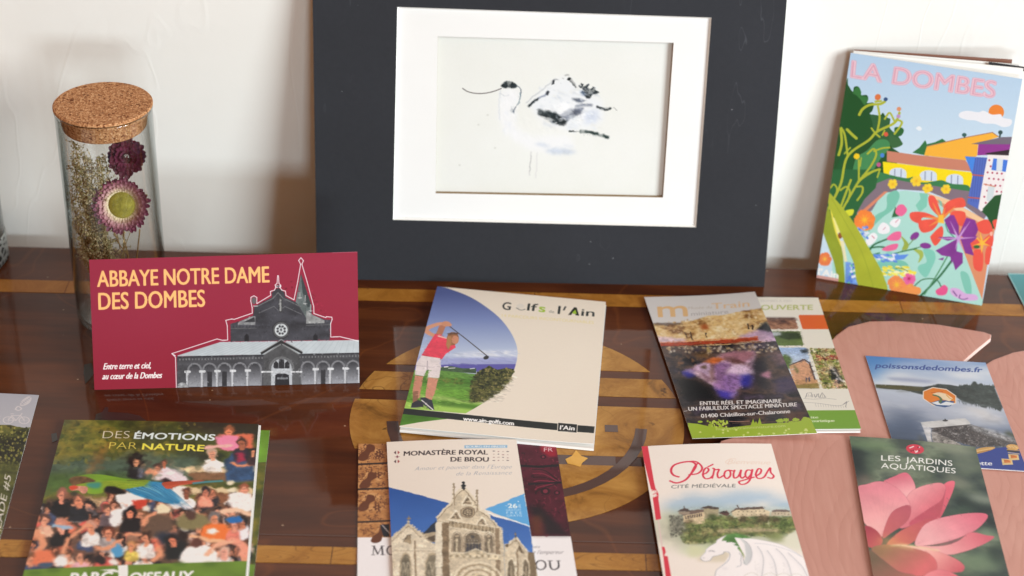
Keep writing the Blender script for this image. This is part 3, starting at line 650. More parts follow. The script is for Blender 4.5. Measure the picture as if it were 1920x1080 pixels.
def paint_brou(c):
    c.z(600, 790, 3.692)
    c.a[:] = np.array((226, 215, 204))/255
    c.poly([(465, 448), (880, 566), (1140, 640), (1450, 722), (1560, 1500), (440, 1500)], c.grad((800, 450), (42, 80, 150), (800, 900), (74, 118, 190)), tex=(0.05, 60, 2))
    c.poly([(1140, 612), (1412, 497), (1452, 722)], (92, 162, 216)); c.line([(1140, 632), (1452, 722)], 7, (232, 236, 240))
    ST, S2, SH, DK = (204, 190, 166), (220, 208, 186), (142, 124, 102), (92, 80, 68)
    tx = (0.16, 14, 3)
    c.poly([(705, 780), (800, 690), (800, 780)], (44, 52, 66))
    # left bay
    c.poly([(490, 800), (540, 760), (612, 705), (700, 772), (760, 830), (860, 880), (870, 1500), (500, 1500)], S2, tex=tx); c.line([(492, 812), (612, 706), (700, 790), (770, 840)], 11, ST); c.line([(500, 826), (612, 722), (700, 805)], 5, SH)
    c.poly([(705, 780), (800, 765), (800, 840), (760, 830)], (170, 154, 130)); c.poly([(730, 810), (795, 790), (800, 838)], DK)
    c.poly([(575, 830), (600, 790), (632, 785), (628, 850)], (150, 134, 110), tex=(0.4, 6, 3)); c.line([(575, 832), (604, 788), (634, 784)], 5, DK)
    for k in range(7): c.ell((520+k*15, 778-k*12), 7, 6, ST)
    for k in range(7): c.ell((640+k*17, 718+k*14), 7, 6, ST)
    c.line([(612, 655), (612, 708)], 6, SH); c.ell((612, 672), 16, 5, SH); c.ell((612, 694), 12, 6, ST)
    for (x, y0, w_, h) in ((592, 1160, 36, 240), (778, 1160, 46, 236)):
        c.poly(arch(x, y0, w_+8, h+14), (186, 170, 144)); c.poly(arch(x, y0, w_, h), (122, 114, 98), tex=(0.3, 9, 2))
        for k in (-1, 0, 1): c.line([(x+k*w_*0.5, y0), (x+k*w_*0.5, y0-h*0.55)], 4, (186, 176, 154))
        for k in (-.5, 0.5): c.line([(x+w_*(k-.5), y0-h*.5), (x+w_*k, y0-h*.78), (x+w_*(k+.5), y0-h*.5)], 4, (190, 180, 158), sm=True)
        for j in range(5): c.line([(x-w_, y0-18*j-10), (x+w_, y0-18*j-10)], 1.5, (90, 84, 76))
    c.line([(654, 820), (660, 1100)], 13, SH); c.line([(644, 820), (648, 1100)], 10, (226, 214, 192)); c.ell((654, 818), 20, 8, ST); c.line([(505, 892), (860, 904)], 5, (170, 152, 128)); c.line([(505, 884), (860, 896)], 5, (232, 222, 202))
    c.poly([(490, 960), (520, 952), (520, 1010), (496, 1010)], ST, tex=(0.4, 6, 3))
    # central block
    body = [(800, 1500), (806, 672), (830, 640), (880, 590), (910, 560), (940, 505), (965, 490), (995, 470), (1030, 500), (1064, 530), (1085, 590), (1125, 625), (1180, 668), (1225, 720), (1262, 740), (1275, 900), (1290, 1500)]
    c.poly(body, ST, tex=tx)
    c.poly([(842, 700), (890, 700), (905, 1500), (855, 1500)], (128, 110, 88), tex=(0.25, 16, 3)); c.poly([(800, 700), (842, 700), (852, 1500), (800, 1500)], (222, 212, 192), tex=(0.08, 16, 3))
    c.line([(800, 665), (845, 690), (900, 700)], 9, S2); c.poly([(1212, 735), (1240, 738), (1262, 1500), (1225, 1500)], (140, 122, 100), tex=(0.25, 16, 3))
    edge = [(812, 668), (880, 592), (912, 566), (945, 500), (995, 468), (1040, 510), (1075, 560), (1100, 610), (1150, 640), (1215, 715)]
    c.line(edge, 14, S2, sm=True); c.line([(x, y+12) for x, y in edge], 5, SH, sm=True)
    for p in catmull(edge, False, 3): c.ell((p[0]+c.r.uniform(-3, 3), p[1]-7), 7, 6, S2)
    for (x, y, h) in ((924, 500, 62), (1085, 548, 66)):
        c.line([(x, y-h), (x, y+80)], 9, SH); c.line([(x-4, y-h+20), (x-4, y+80)], 5, S2)
        for k in (0, 20, 42, 70, 100): c.ell((x, y-h+k), 10, 5, (150, 136, 114))
    c.line([(992, 430), (992, 476)], 8, (40, 40, 44)); c.ell((992, 430), 12, 10, (30, 32, 36)); c.ell((992, 450), 19, 10, (36, 38, 42)); c.ell((992, 466), 14, 8, (52, 52, 54))
    for (x, y, w_, h) in ((1020, 548, 40, 62), (938, 652, 48, 60), (1118, 690, 42, 50)):
        T = [(x-w_, y+h*0.55), (x+w_, y+h*0.55), (x, y-h*0.55)]
        c.poly(T, (176, 158, 132)); c.line(T, 7, (232, 222, 202), closed=True); c.poly([((p[0]-x)*0.62+x, (p[1]-y)*0.62+y+4) for p in T], (116, 102, 84), tex=(0.5, 5, 3))
        for k in range(4): c.ell((x+c.r.uniform(-w_*.35, w_*.35), y+c.r.uniform(0, h*.35)), 6, 4, (196, 180, 154))
    c.ell((1022, 632), 52, 36, (178, 160, 134), rot=0.1); c.line([(1022+52*math.cos(t), 632+36*math.sin(t)) for t in np.linspace(0, 2*PI, 20)], 5, (116, 100, 82)); c.ell((1022, 632), 37, 30, (104, 92, 78))
    for k in range(7): c.ell((1022+21*math.cos(k*PI/3.5), 632+16*math.sin(k*PI/3.5)), 7, 5, (186, 170, 144))
    c.ell((1022, 632), 8, 6, (190, 174, 150))
    c.poly([(892, 690), (980, 706), (1100, 722), (1205, 738), (1205, 776), (1090, 758), (980, 742), (895, 728)], (150, 134, 110), tex=(0.45, 7, 4)); c.line([(890, 688), (980, 703), (1205, 735)], 7, S2); c.line([(895, 732), (980, 746), (1205, 780)], 8, S2)
    for k in range(12): c.line([(905+k*26, 696+k*3.6), (905+k*26, 730+k*3.8)], 5, (198, 184, 158))
    for (x, y0, w_, h) in ((1058, 908, 58, 138), (948, 905, 30, 128), (1170, 910, 30, 130)):
        c.poly(arch(x, y0, w_+10, h+16), (226, 214, 192)); c.line(arch(x, y0, w_+6, h+8), 5, SH); c.poly(arch(x, y0, w_, h), (120, 108, 92), tex=(0.35, 8, 3))
    for k in range(5): c.poly([(1012+k*22, 905), (1012+k*22, 852), (1020+k*22, 840), (1028+k*22, 852), (1028+k*22, 905)], (70, 70, 76))
    for k in range(4): c.ell((1028+k*20, 826), 9, 9, (84, 80, 78)); c.ell((1028+k*20, 826), 5, 5, (170, 156, 134))
    c.ell((1058, 800), 14, 12, (84, 80, 78)); c.line([(1010, 848), (1108, 848)], 4, ST)
    for x in (948, 1170): c.line([(x, 905), (x, 830)], 11, (196, 182, 156)); c.ell((x, 822), 8, 9, (200, 186, 160)); c.ell((x, 796), 13, 7, (190, 172, 146))
    c.poly([(900, 915), (985, 918), (1080, 885), (1170, 920), (1250, 925), (1258, 960), (900, 950)], (196, 182, 156), tex=(0.35, 7, 5)); c.line([(900, 912), (990, 914), (1040, 898), (1080, 884), (1120, 898), (1165, 918), (1255, 926)], 6, (228, 218, 196))
    for k in range(16): c.ell((905+k*22, 935+c.r.uniform(-4, 4)), 7, 9, [(150, 134, 110), (220, 208, 184)][k % 2])
    for k in range(6):
        R = 170-k*22; t = np.linspace(PI, 2*PI, 22)
        c.line(np.c_[1090+R*np.cos(t), 1110+R*0.78*np.sin(t)], 12, [(222, 210, 186), (160, 142, 116)][k % 2])
    c.ell((1090, 1100), 60, 44, (196, 180, 152), tex=(0.3, 8, 2))
    # right bay
    c.poly([(1275, 850), (1310, 840), (1356, 802), (1400, 850), (1440, 898), (1520, 930), (1560, 1500), (1290, 1500)], ST, tex=tx); c.line([(1282, 862), (1356, 803), (1404, 856), (1446, 902)], 10, S2); c.line([(1290, 874), (1356, 818), (1400, 866)], 5, SH)
    c.line([(1352, 768), (1354, 806)], 5, DK); c.ell((1352, 780), 10, 5, SH); c.poly([(1366, 880), (1376, 850), (1412, 915), (1395, 912)], (112, 98, 80), tex=(0.3, 6, 2)); c.line([(1362, 885), (1362, 1100)], 14, SH); c.line([(1352, 885), (1354, 1100)], 9, S2)
    c.poly([(1440, 900), (1485, 905), (1530, 1500), (1470, 1500)], (122, 106, 84)); c.poly([(1282, 852), (1305, 845), (1300, 870), (1280, 868)], DK)
    for (x, w_) in ((1322, 24), (1422, 20)): c.poly(arch(x, 1160, w_+7, 220), (224, 212, 188)); c.poly(arch(x, 1160, w_, 206), (120, 108, 90), tex=(0.3, 8, 3)); c.line([(x, 1160), (x, 1000)], 4, ST)
    for k in range(220): c.ell((c.r.uniform(495, 1500), c.r.uniform(880, 1080)), c.r.uniform(2, 5), c.r.uniform(1.5, 3), [(150, 134, 112), (236, 226, 206)][k % 2], 0.35)
    c.warp(2.2, 10, 5)
    c.scumble([(495, 800), (612, 710), (800, 780), (990, 480), (1240, 730), (1356, 810), (1510, 940), (1540, 1090), (500, 1090)], 6000, 2, 6.5, 0.26, 4, 3, 0.5, 1.4)
    c.poly([(1000, 180), (1296, 172), (1296, 190), (1000, 200)], (128, 172, 204)); c.text('BOURG-EN-BRESSE', (1010, 196), (1286, 188), (1010, 183), (214, 222, 228), 0.02)
    c.text('MONASTÈRE ROYAL', (580, 245), (1160, 238), (582, 215), (52, 42, 46), 0.014); c.text('DE BROU', (904, 287), (1166, 285), (905, 258), (52, 42, 46), 0.014)
    c.text('Amour et pouvoir dans l’Europe', (655, 345), (1322, 328), (660, 318), (120, 130, 150), -0.022, 0.35, 1.05); c.text('de la Renaissance', (940, 382), (1322, 368), (944, 356), (120, 130, 150), -0.022, 0.35, 1.05)
    for (y, k) in ((222, 0), (250, 1), (281, 0)):
        if k: c.line([(518, y), (552, y)], 2, (110, 50, 60)); c.line([(535, y-10), (535, y+10)], 2, (110, 50, 60)); c.ell((535, y), 8, 6, (130, 70, 80))
        else: c.poly([(512, y), (526, y-12), (526, y+12)], (70, 40, 50)); c.poly([(552, y), (538, y-12), (538, y+12)], (150, 60, 60))
    for j in range(4):
        for i in range(4): c.ell((1203+i*32, 214+j*20+((i*7+j*5) % 4)), 6 if (i+j) % 3 else 9, 2.6, [(90, 80, 84), (180, 160, 150), (150, 110, 110)][(i*2+j) % 3])
    W = (226, 238, 246)
    c.text('26', (1302, 598), (1364, 598), (1300, 568), W, 0.03); c.line([(1284, 584), (1296, 584)], 4, W); c.ell((1372, 552), 4, 4, W); c.text('ANS', (1372, 596), (1390, 596), (1370, 570), W, 0)
    c.text('GRATUIT', (1288, 620), (1392, 617), (1288, 606), W, -0.01); c.text('FREE', (1290, 640), (1396, 638), (1290, 624), W, -0.01, 0, 1.4); c.text('GRATIS', (1292, 658), (1398, 656), (1292, 645), W, -0.01)
    c.line([(459, 148), (500, 1080)], 3, (240, 234, 226))

def paint_brou_under(c):
    c.z(600, 790, 3.692)
    c.a[:] = np.array((240, 236, 238))/255
    c.poly([(230, 150), (1000, 150), (1000, 798), (230, 798)], c.field([(188, 134, 84), (176, 120, 72), (204, 152, 100)], 20, 4), tex=(0.1, 6, 3))
    BR = (104, 62, 44)
    for (y0, y1) in ((158, 292), (310, 450), (492, 690), (702, 795)):
        pass
    for (x, y) in ((310, 215), (320, 405), (310, 560), (400, 780)):
        c.poly([(x-48, y+45), (x-30, y+8), (x+5, y-18), (x+20, y-55), (x+62, y-50), (x+70, y-20), (x+35, y+5), (x+22, y+42), (x-15, y+58)], BR, sm=True); c.line([(x-50, y+10), (x-5, y-30), (x+10, y-60)], 4, (216, 168, 116), sm=True)
    rr = random.Random(5)
    for k in range(230):
        x, y = rr.uniform(262, 470), rr.uniform(160, 795); a = rr.uniform(0, 6.28)
        c.line([(x, y), (x+20*math.cos(a), y+14*math.sin(a)), (x+26*math.cos(a+.8), y+20*math.sin(a+.8))], rr.uniform(4, 9), BR, 0.85, taper=True)
    for (x, y) in ((405, 225), (395, 590), (395, 370)):
        for k in range(6): c.ell((x+18*math.cos(k*1.05), y+14*math.sin(k*1.05)), 11, 7, BR, rot=k*1.05)
    for y in (298, 470, 695): c.line([(250, y-2), (480, y-12)], 15, (54, 42, 40)); c.line([(250, y+12), (480, y+4)], 5, (206, 152, 100))
    c.poly([(415, 712), (480, 705), (480, 795), (440, 795)], (40, 40, 48)); c.line([(430, 712), (482, 770)], 6, (190, 180, 180))
    # right side: dark red brocade
    R = [(1000, 150), (1640, 150), (1740, 792), (1000, 792)]
    c.poly([(900, 140), (1700, 140), (1760, 790), (900, 790)], (78, 26, 40), tex=(0.35, 30, 3))
    for k in range(150):
        x, y = rr.uniform(1370, 1735), rr.uniform(150, 780); a = rr.uniform(0, 6.28); s_ = rr.uniform(8, 26)
        c.line([(x, y), (x+s_*math.cos(a), y+s_*math.sin(a)), (x+s_*1.3*math.cos(a+.7), y+s_*1.3*math.sin(a+.7))], rr.uniform(5, 11), [(124, 44, 62), (46, 22, 30), (108, 36, 54)][k % 3], 0.8, taper=True)
    for k in range(7): c.line([(1660, 420), (1560-k*8, 340+k*22), (1470+k*4, 330+k*28)], 7, (136, 46, 66) if k % 2 else (40, 26, 30), 0.9, sm=True)
    c.line([(1380, 305), (1520, 312), (1680, 300)], 20, (34, 28, 32)); c.line([(1440, 430), (1560, 425), (1700, 418)], 16, (36, 28, 34))
    c.poly([(1440, 560), (1540, 600), (1640, 690), (1730, 785), (1560, 785), (1540, 700), (1460, 640)], (30, 26, 30), 0.85, soft=6); c.poly([(1450, 660), (1530, 640), (1545, 785), (1470, 785)], (96, 54, 36), 0.8, soft=6)
    for (x, y, s_) in ((1580, 190, 26), (1545, 245, 20), (1560, 480, 34), (1640, 490, 22)): c.ell((x, y), s_, s_*0.7, (44, 24, 32)); c.ell((x, y), s_*0.5, s_*0.4, (120, 44, 60))
    c.poly([(1520, 150), (1632, 150), (1640, 240), (1590, 245), (1530, 205)], (150, 30, 50), soft=3)
    c.text('FR', (1550, 208), (1612, 208), (1550, 181), (228, 200, 204), 0.0)
    INK = (58, 52, 56)
    # serif capitals M and OU
    def stem(x0, x1, y0, y1, w1): c.line([(x0, y0), (x1, y1)], w1, INK)
    stem(372, 368, 858, 918, 4); stem(372, 400, 858, 914, 8); stem(400, 428, 914, 858, 4); stem(428, 434, 858, 918, 9)
    for (a, b, y) in ((358, 382, 858), (420, 446, 857), (356, 382, 919), (420, 450, 918)): c.line([(a, y), (b, y)], 3.5, INK)
    c.line([(492+28*math.cos(t), 888+30*math.sin(t)) for t in np.linspace(0, 2*PI, 24)], 7, INK)
    c.line([(1528+34*math.cos(t), 990+32*math.sin(t)) for t in np.linspace(0, 2*PI, 28)], 8, INK)
    c.line([(1590, 962), (1594, 1000), (1606, 1018), (1626, 1021), (1644, 1012), (1652, 996), (1648, 962)], 8, INK, sm=True)
    for (a, b) in ((1575, 1608), (1636, 1664)): c.line([(a, 960), (b, 960)], 3.5, INK)
    c.text('Ici naquit une mémoire', (1240, 872), (1518, 872), (1244, 852), (110, 104, 110), -0.01, 0.3); c.text("de l'empereur", (1448, 914), (1680, 912), (1454, 886), (110, 104, 110), -0.01, 0.3)

def paint_musee(c):
    c.z(1200, 545, 3.858)
    c.a[:] = np.array((216, 213, 212))/255
    OR = (226, 172, 110)
    c.z(1160, 520, 3.375)
    top = [(215, 290), (300, 300), (400, 280), (500, 262), (560, 240), (660, 235), (780, 212), (905, 200), (960, 300), (960, 480), (260, 500), (230, 350)]
    c.poly(top, c.field([(126, 86, 50), (206, 168, 108), (232, 206, 158), (214, 176, 112), (240, 222, 184)], 26, 5, 1.5), soft=1)
    c.specks([(225, 290), (560, 250), (905, 205), (950, 330), (600, 390), (240, 400)], 500, 3, 9, [(240, 220, 176), (196, 150, 96), (222, 190, 130), (180, 140, 100), (246, 234, 200)], 8, 0.6); c.soften(top, 1)
    c.ell((545, 310), 26, 18, (168, 92, 48), soft=3); c.poly([(215, 288), (400, 282), (400, 296), (240, 305)], (84, 66, 56), 0.7, soft=2)
    for (a, b, d, e) in ((450, 340, 470, 395), (420, 345, 430, 380), (548, 345, 556, 375), (820, 290, 826, 325), (845, 300, 850, 328)): c.line([(a, b), (d, e)], 6, (60, 46, 40))
    c.poly([(870, 330), (930, 280), (1000, 370), (1000, 400)], (44, 44, 48), soft=3); c.poly([(245, 370), (420, 385), (420, 412), (262, 415)], (216, 190, 204), 0.9, soft=4, tex=(0.3, 10, 3))
    c.poly([(760, 370), (880, 330), (970, 350), (1010, 420), (860, 400), (770, 392)], (190, 160, 196), 0.9, soft=5, tex=(0.3, 12, 3))
    c.poly([(262, 412), (600, 395), (880, 375), (885, 396), (600, 420), (268, 432)], (168, 68, 40), tex=(0.25, 8, 3)); c.line([(262, 408), (880, 372)], 4, (220, 120, 70)); c.line([(270, 434), (900, 404)], 6, (80, 34, 34))
    low = [(268, 436), (620, 425), (1005, 402), (1240, 930), (1255, 990), (436, 935)]
    c.poly(low, c.field([(30, 28, 34), (56, 50, 52), (90, 70, 62), (48, 42, 48), (74, 62, 78)], 40, 3, 1.3), tex=(0.25, 9, 2))
    c.specks([(300, 440), (1000, 420), (1010, 470), (320, 480)], 140, 3, 10, [(226, 204, 168), (190, 160, 120), (70, 60, 60), (234, 226, 210)], 3, 0.8)
    c.specks([(320, 500), (620, 480), (480, 560), (440, 760), (420, 700)], 160, 4, 12, [(150, 104, 70), (112, 84, 60), (60, 52, 46)], 4, 0.6)
    c.poly([(410, 590), (470, 570), (560, 530), (600, 500), (700, 470), (870, 460), (850, 560), (870, 600), (850, 660), (760, 690), (730, 760), (680, 740), (600, 680), (500, 620)], c.field([(140, 96, 124), (196, 160, 186), (222, 190, 206), (168, 120, 150)], 24, 6), soft=4, tex=(0.3, 9, 3))
    c.poly([(520, 540), (600, 500), (690, 505), (640, 530), (560, 545)], (190, 108, 56), 0.9, soft=4, tex=(0.4, 8, 3)); c.poly([(700, 475), (860, 462), (840, 510), (740, 500)], (150, 100, 110), 0.9, soft=5)
    c.poly([(700, 600), (740, 565), (820, 560), (870, 600), (800, 620)], (222, 200, 226), 0.9, soft=6); c.specks([(480, 560), (870, 480), (860, 640), (720, 740), (600, 670)], 260, 3, 9, [(96, 66, 84), (226, 202, 220), (150, 110, 140), (120, 90, 80)], 12, 0.6)
    c.poly([(410, 590), (470, 610), (450, 640), (420, 632)], (84, 78, 160), 0.7, soft=7); c.poly([(760, 640), (860, 610), (840, 690), (780, 700)], (66, 54, 150), 0.75, soft=9); c.poly([(610, 680), (760, 720), (720, 768), (650, 745)], (84, 68, 170), 0.7, soft=8)
    c.poly([(400, 650), (560, 700), (640, 780), (440, 780)], (26, 24, 30), 0.9, soft=8); c.poly([(860, 520), (930, 500), (950, 700), (880, 720)], (44, 42, 50), 0.8, soft=8); c.poly([(890, 620), (950, 590), (960, 640)], (196, 140, 170), 0.9, soft=4)
    c.poly([(960, 480), (1060, 470), (1080, 560), (1000, 560)], (134, 106, 128), 0.5, soft=8, tex=(0.5, 10, 3)); c.poly([(980, 640), (1110, 620), (1130, 720), (1000, 740)], (72, 62, 100), 0.7, soft=8); c.poly([(1060, 860), (1170, 840), (1200, 920), (1080, 920)], (86, 54, 44), 0.7, soft=6)
    c.z(1240, 600, 7.385)
    c.poly([(300, 690), (380, 660), (480, 700), (420, 740), (330, 720)], (150, 130, 180), 0.8, soft=3); c.poly([(290, 700), (420, 730), (440, 770), (380, 800), (320, 770)], (52, 50, 150), 0.85, soft=4, sm=True)
    c.poly([(450, 640), (560, 590), (690, 600), (700, 700), (660, 780), (600, 770), (520, 700)], (196, 166, 196), soft=3, sm=True, tex=(0.2, 10, 3)); c.ell((590, 645), 34, 26, (92, 74, 56), soft=3)
    c.poly([(520, 690), (640, 760), (690, 820), (660, 860), (590, 790)], (132, 96, 110), 0.8, soft=3); c.poly([(690, 590), (760, 600), (740, 820), (700, 840), (680, 700)], (112, 78, 66), 0.8, soft=4, tex=(0.3, 8, 3))
    c.poly([(640, 540), (730, 505), (830, 520), (810, 570), (720, 600), (680, 570)], (196, 100, 48), 0.9, soft=4, sm=True, tex=(0.4, 8, 4)); c.poly([(820, 470), (1000, 430), (1160, 430), (1260, 470), (1160, 570), (1000, 520), (860, 520)], (160, 108, 120), 0.9, soft=4, sm=True, tex=(0.2, 12, 4))
    c.poly([(880, 520), (960, 500), (1080, 540), (1180, 590), (1100, 620), (980, 590)], (86, 52, 46), 0.8, soft=4); c.poly([(740, 620), (880, 580), (960, 620), (900, 760), (940, 900), (860, 960), (760, 860)], (132, 96, 140), 0.95, soft=4, sm=True, tex=(0.4, 8, 5))
    c.poly([(920, 680), (1000, 620), (1120, 610), (1230, 670), (1210, 730), (1080, 760), (960, 760)], (214, 186, 214), 0.95, soft=5, sm=True, tex=(0.15, 10, 6)); c.poly([(880, 760), (1080, 750), (1100, 880), (980, 1000), (860, 940)], (136, 100, 160), 0.9, soft=5, sm=True, tex=(0.45, 7, 7))
    c.poly([(1100, 770), (1200, 740), (1270, 780), (1220, 880), (1120, 910)], (46, 44, 150), 0.9, soft=6, sm=True); c.poly([(700, 860), (800, 850), (850, 930), (780, 970)], (176, 130, 190), 0.9, soft=4); c.poly([(740, 950), (860, 980), (960, 990), (940, 1090), (820, 1060)], (72, 60, 170), 0.9, soft=5)
    c.poly([(200, 780), (420, 800), (640, 900), (720, 1000), (760, 1100), (260, 1060)], (24, 24, 26), 0.9, soft=9); c.poly([(1260, 560), (1420, 540), (1400, 900), (1240, 900)], (46, 44, 52), 0.7, soft=8); c.poly([(1380, 730), (1500, 690), (1520, 740), (1400, 780)], (186, 130, 150), 0.8, soft=4)
    c.poly([(450, 440), (640, 420), (700, 480), (560, 520), (460, 500)], (110, 80, 44), 0.6, soft=5, tex=(0.5, 7, 4)); c.ell((650, 400), 20, 34, (226, 200, 120), soft=2); c.ell((815, 385), 20, 26, (226, 206, 190), soft=2); c.ell((1290, 365), 18, 24, (196, 190, 196), soft=2)
    for k in range(12): c.ell((240+k*92, 385+c.r.uniform(-14, 14)), c.r.uniform(10, 24), c.r.uniform(10, 18), c.r.choice([(200, 180, 150), (160, 140, 130), (220, 206, 180)]), 0.7, soft=2)
    c.z(1160, 520, 3.375)
    c.soften(low, 1); c.warp(3, 10, 4); c.scumble(low, 5000, 1.8, 5, 0.28, 5, 5, 0.4); c.scumble(top, 1800, 2, 6, 0.16, 6, 6, 0.4)
    c.z(1200, 545, 3.858)
    c.text('m', (134, 188), (345, 180), (122, 76), (224, 184, 134), 0.03); c.text('Musée du', (350, 132), (520, 124), (350, 112), (196, 186, 176), 0)
    c.text('Train', (522, 130), (792, 118), (518, 88), (224, 192, 156), 0.02); c.text('miniature', (372, 178), (640, 162), (368, 150), (176, 172, 172), 0.0)
    c.z(1160, 520, 3.375)
    W = (232, 228, 228)
    c.text('ENTRE RÉEL ET IMAGINAIRE', (516, 806), (1030, 790), (514, 782), W, 0.02); c.text('UN FABULEUX SPECTACLE MINIATURE', (442, 842), (1128, 814), (440, 818), W, 0.02); c.line([(412, 846), (434, 842)], 3, W)
    c.text('01400 Châtillon-sur-Chalaronne', (524, 886), (1086, 856), (520, 862), W, 0.02)
    c.line([(700, 908), (760, 910), (830, 906)], 4, (200, 150, 130)); c.line([(720, 920), (1180, 905)], 3, (150, 110, 80), 0.7)
    GR = (160, 186, 58)
    c.poly([(436, 920), (500, 925), (570, 940), (700, 948), (900, 925), (1100, 915), (1220, 895), (1262, 990), (1256, 1020), (460, 1040)], GR)
    c.specks([(560, 900), (690, 900), (690, 945), (560, 945)], 46, 5, 9, [GR, (190, 210, 90)], 5, 1); c.ell((516, 912), 16, 7, GR)
    for (x, h) in ((852, 44), (893, 52), (870, 30)): c.poly([(x-16, 935), (x, 935-h), (x+16, 935)], GR)
    for (x, y, r_) in ((1022, 905, 24), (1060, 900, 20), (1122, 900, 22), (1185, 900, 28), (1090, 918, 18)): c.ell((x, y), r_, r_*0.55, GR, jag=0.25); c.line([(x, y), (x, y+26)], 5, GR)
    c.text('museedutrainminiature.com', (618, 966), (1056, 944), (616, 948), (206, 218, 140), 0.0)
    for k in range(26): c.ell((c.r.uniform(500, 1235), c.r.uniform(955, 1010)), 8, 6, (216, 226, 140), 0.85, jag=0.3)

def rrect(x0, y0, x1, y1, sk, r=10):
    """slanted rounded rectangle; sk = x shift per y"""
    P = []
    for (cx, cy, a0) in ((x1-r, y0+r, -PI/2), (x1-r, y1-r, 0), (x0+r, y1-r, PI/2), (x0+r, y0+r, PI)):
        for t in np.linspace(a0, a0+PI/2, 5): P.append((cx+r*math.cos(t)+sk*(cy-y0), cy+r*math.sin(t)))
    return P
def paint_decouverte(c):
    c.z(1400, 545, 3.858)
    c.a[:] = np.array((226, 222, 212))/255
    c.text('LA DOMBES À PIED', (60, 80), (330, 80), (60, 66), (196, 192, 186), 0.0)
    c.text('DÉCOUVERTE', (-60, 137), (478, 137), (-60, 102), (176, 184, 116), 0.03)
    k = 0.33
    c.poly(rrect(374, 174, 620, 276, k*0.95, 10), (216, 98, 48))
    c.poly(rrect(80, 194, 352, 276, k, 12), c.field([(70, 44, 40), (132, 88, 66), (176, 132, 104), (96, 60, 54)], 16, 3, 1.4)); c.poly([(140, 190), (350, 192), (370, 215), (160, 212)], (80, 60, 60), 0.7, soft=3)
    c.poly(rrect(90, 290, 385, 394, k*0.9, 12), (92, 112, 62), tex=(0.15, 18, 3)); c.poly([(180, 300), (385, 300), (400, 345), (290, 350), (190, 320)], (46, 62, 36), soft=3, tex=(0.3, 9, 3)); c.poly([(130, 296), (250, 296), (250, 320), (150, 330)], (190, 196, 206), 0.9, soft=3)
    P = rrect(120, 408, 430, 706, k, 14); c.poly(P, c.grad((300, 408), (150, 176, 216), (320, 560), (206, 216, 230)))
    c.poly([(200, 470), (290, 455), (330, 490), (320, 560), (230, 560)], (86, 106, 60), soft=3, tex=(0.3, 9, 3)); c.ell((420, 435), 26, 18, (50, 60, 70), soft=2, jag=0.4)
    c.poly([(310, 540), (420, 500), (470, 545), (500, 640), (340, 660)], (206, 156, 124), tex=(0.08, 12, 3)); c.line([(310, 536), (420, 494), (456, 520), (496, 640)], 9, (84, 66, 64)); c.poly([(340, 520), (380, 580), (370, 600), (350, 570)], (110, 110, 70), soft=2)
    c.poly([(330, 640), (512, 640), (526, 700), (360, 702)], (196, 150, 110), tex=(0.15, 12, 2)); c.poly([(350, 680), (522, 666), (524, 704), (360, 704)], (140, 122, 70), soft=2)
    for (x, y) in ((434, 640), (455, 636)): c.line([(x, y-16), (x, y+18)], 7, (70, 70, 90)); c.ell((x, y-20), 5, 5, (190, 150, 130))
    P = rrect(456, 414, 760, 706, k*0.98, 14); c.poly(P, c.field([(60, 74, 34), (120, 130, 62), (176, 160, 110), (214, 200, 160), (84, 70, 44)], 18, 9, 1), tex=(0.2, 6, 3))
    c.specks(P, 520, 4, 12, [(150, 156, 80), (70, 84, 40), (226, 214, 180), (128, 84, 60), (206, 170, 130)], 7, 0.75); c.specks([(500, 470), (650, 460), (660, 495), (520, 500)], 60, 4, 9, [(150, 60, 60), (200, 120, 90), (80, 40, 36)], 3, 0.9)
    c.poly([(590, 560), (640, 550), (690, 640), (660, 690), (620, 640)], (40, 40, 48), soft=2); c.line([(620, 560), (660, 620), (700, 660)], 10, (226, 220, 216), soft=1); c.line([(640, 640), (660, 700)], 14, (214, 170, 150), soft=1); c.ell((612, 556), 14, 12, (222, 212, 200))
    c.scumble([(80, 190), (360, 190), (430, 400), (560, 700), (360, 706), (90, 300)], 1500, 2.5, 8, 0.22, 5, 5, 0.5); c.scumble([(460, 414), (700, 414), (760, 706), (560, 706)], 1300, 2.5, 8, 0.4, 7, 6, 0.6)
    GY = (130, 128, 132)
    c.line([(428, 772), (440, 738), (470, 735), (476, 768)], 2.5, GY); c.line([(490, 745), (500, 770), (520, 742), (524, 770)], 2.5, GY); c.line([(530, 770), (548, 735), (575, 770), (530, 772)], 2.5, GY)
    for q in range(10): c.line([(436+q*14, 742+(q*5) % 12), (440+q*14, 768)], 1.6, GY)
    c.line([(415, 776), (480, 782), (580, 778), (650, 784)], 2, GY, sm=True); c.line([(410, 806), (520, 812), (640, 830), (690, 826), (740, 796)], 2, GY, sm=True)
    for q in range(13): c.line([(500+q*18, 812+q*1.5), (506+q*18, 838+q*0.8)], 1.4, (160, 158, 160))
    c.line([(700, 820), (724, 800), (716, 840)], 3, GY)
    c.poly([(80, 866), (900, 862), (900, 1100), (80, 1100)], (118, 160, 62))
    c.text('Visite', (404, 926), (522, 922), (402, 908), (214, 226, 190), 0.01); c.text('Guide touristique', (360, 952), (638, 948), (358, 932), (214, 226, 190), 0.01)

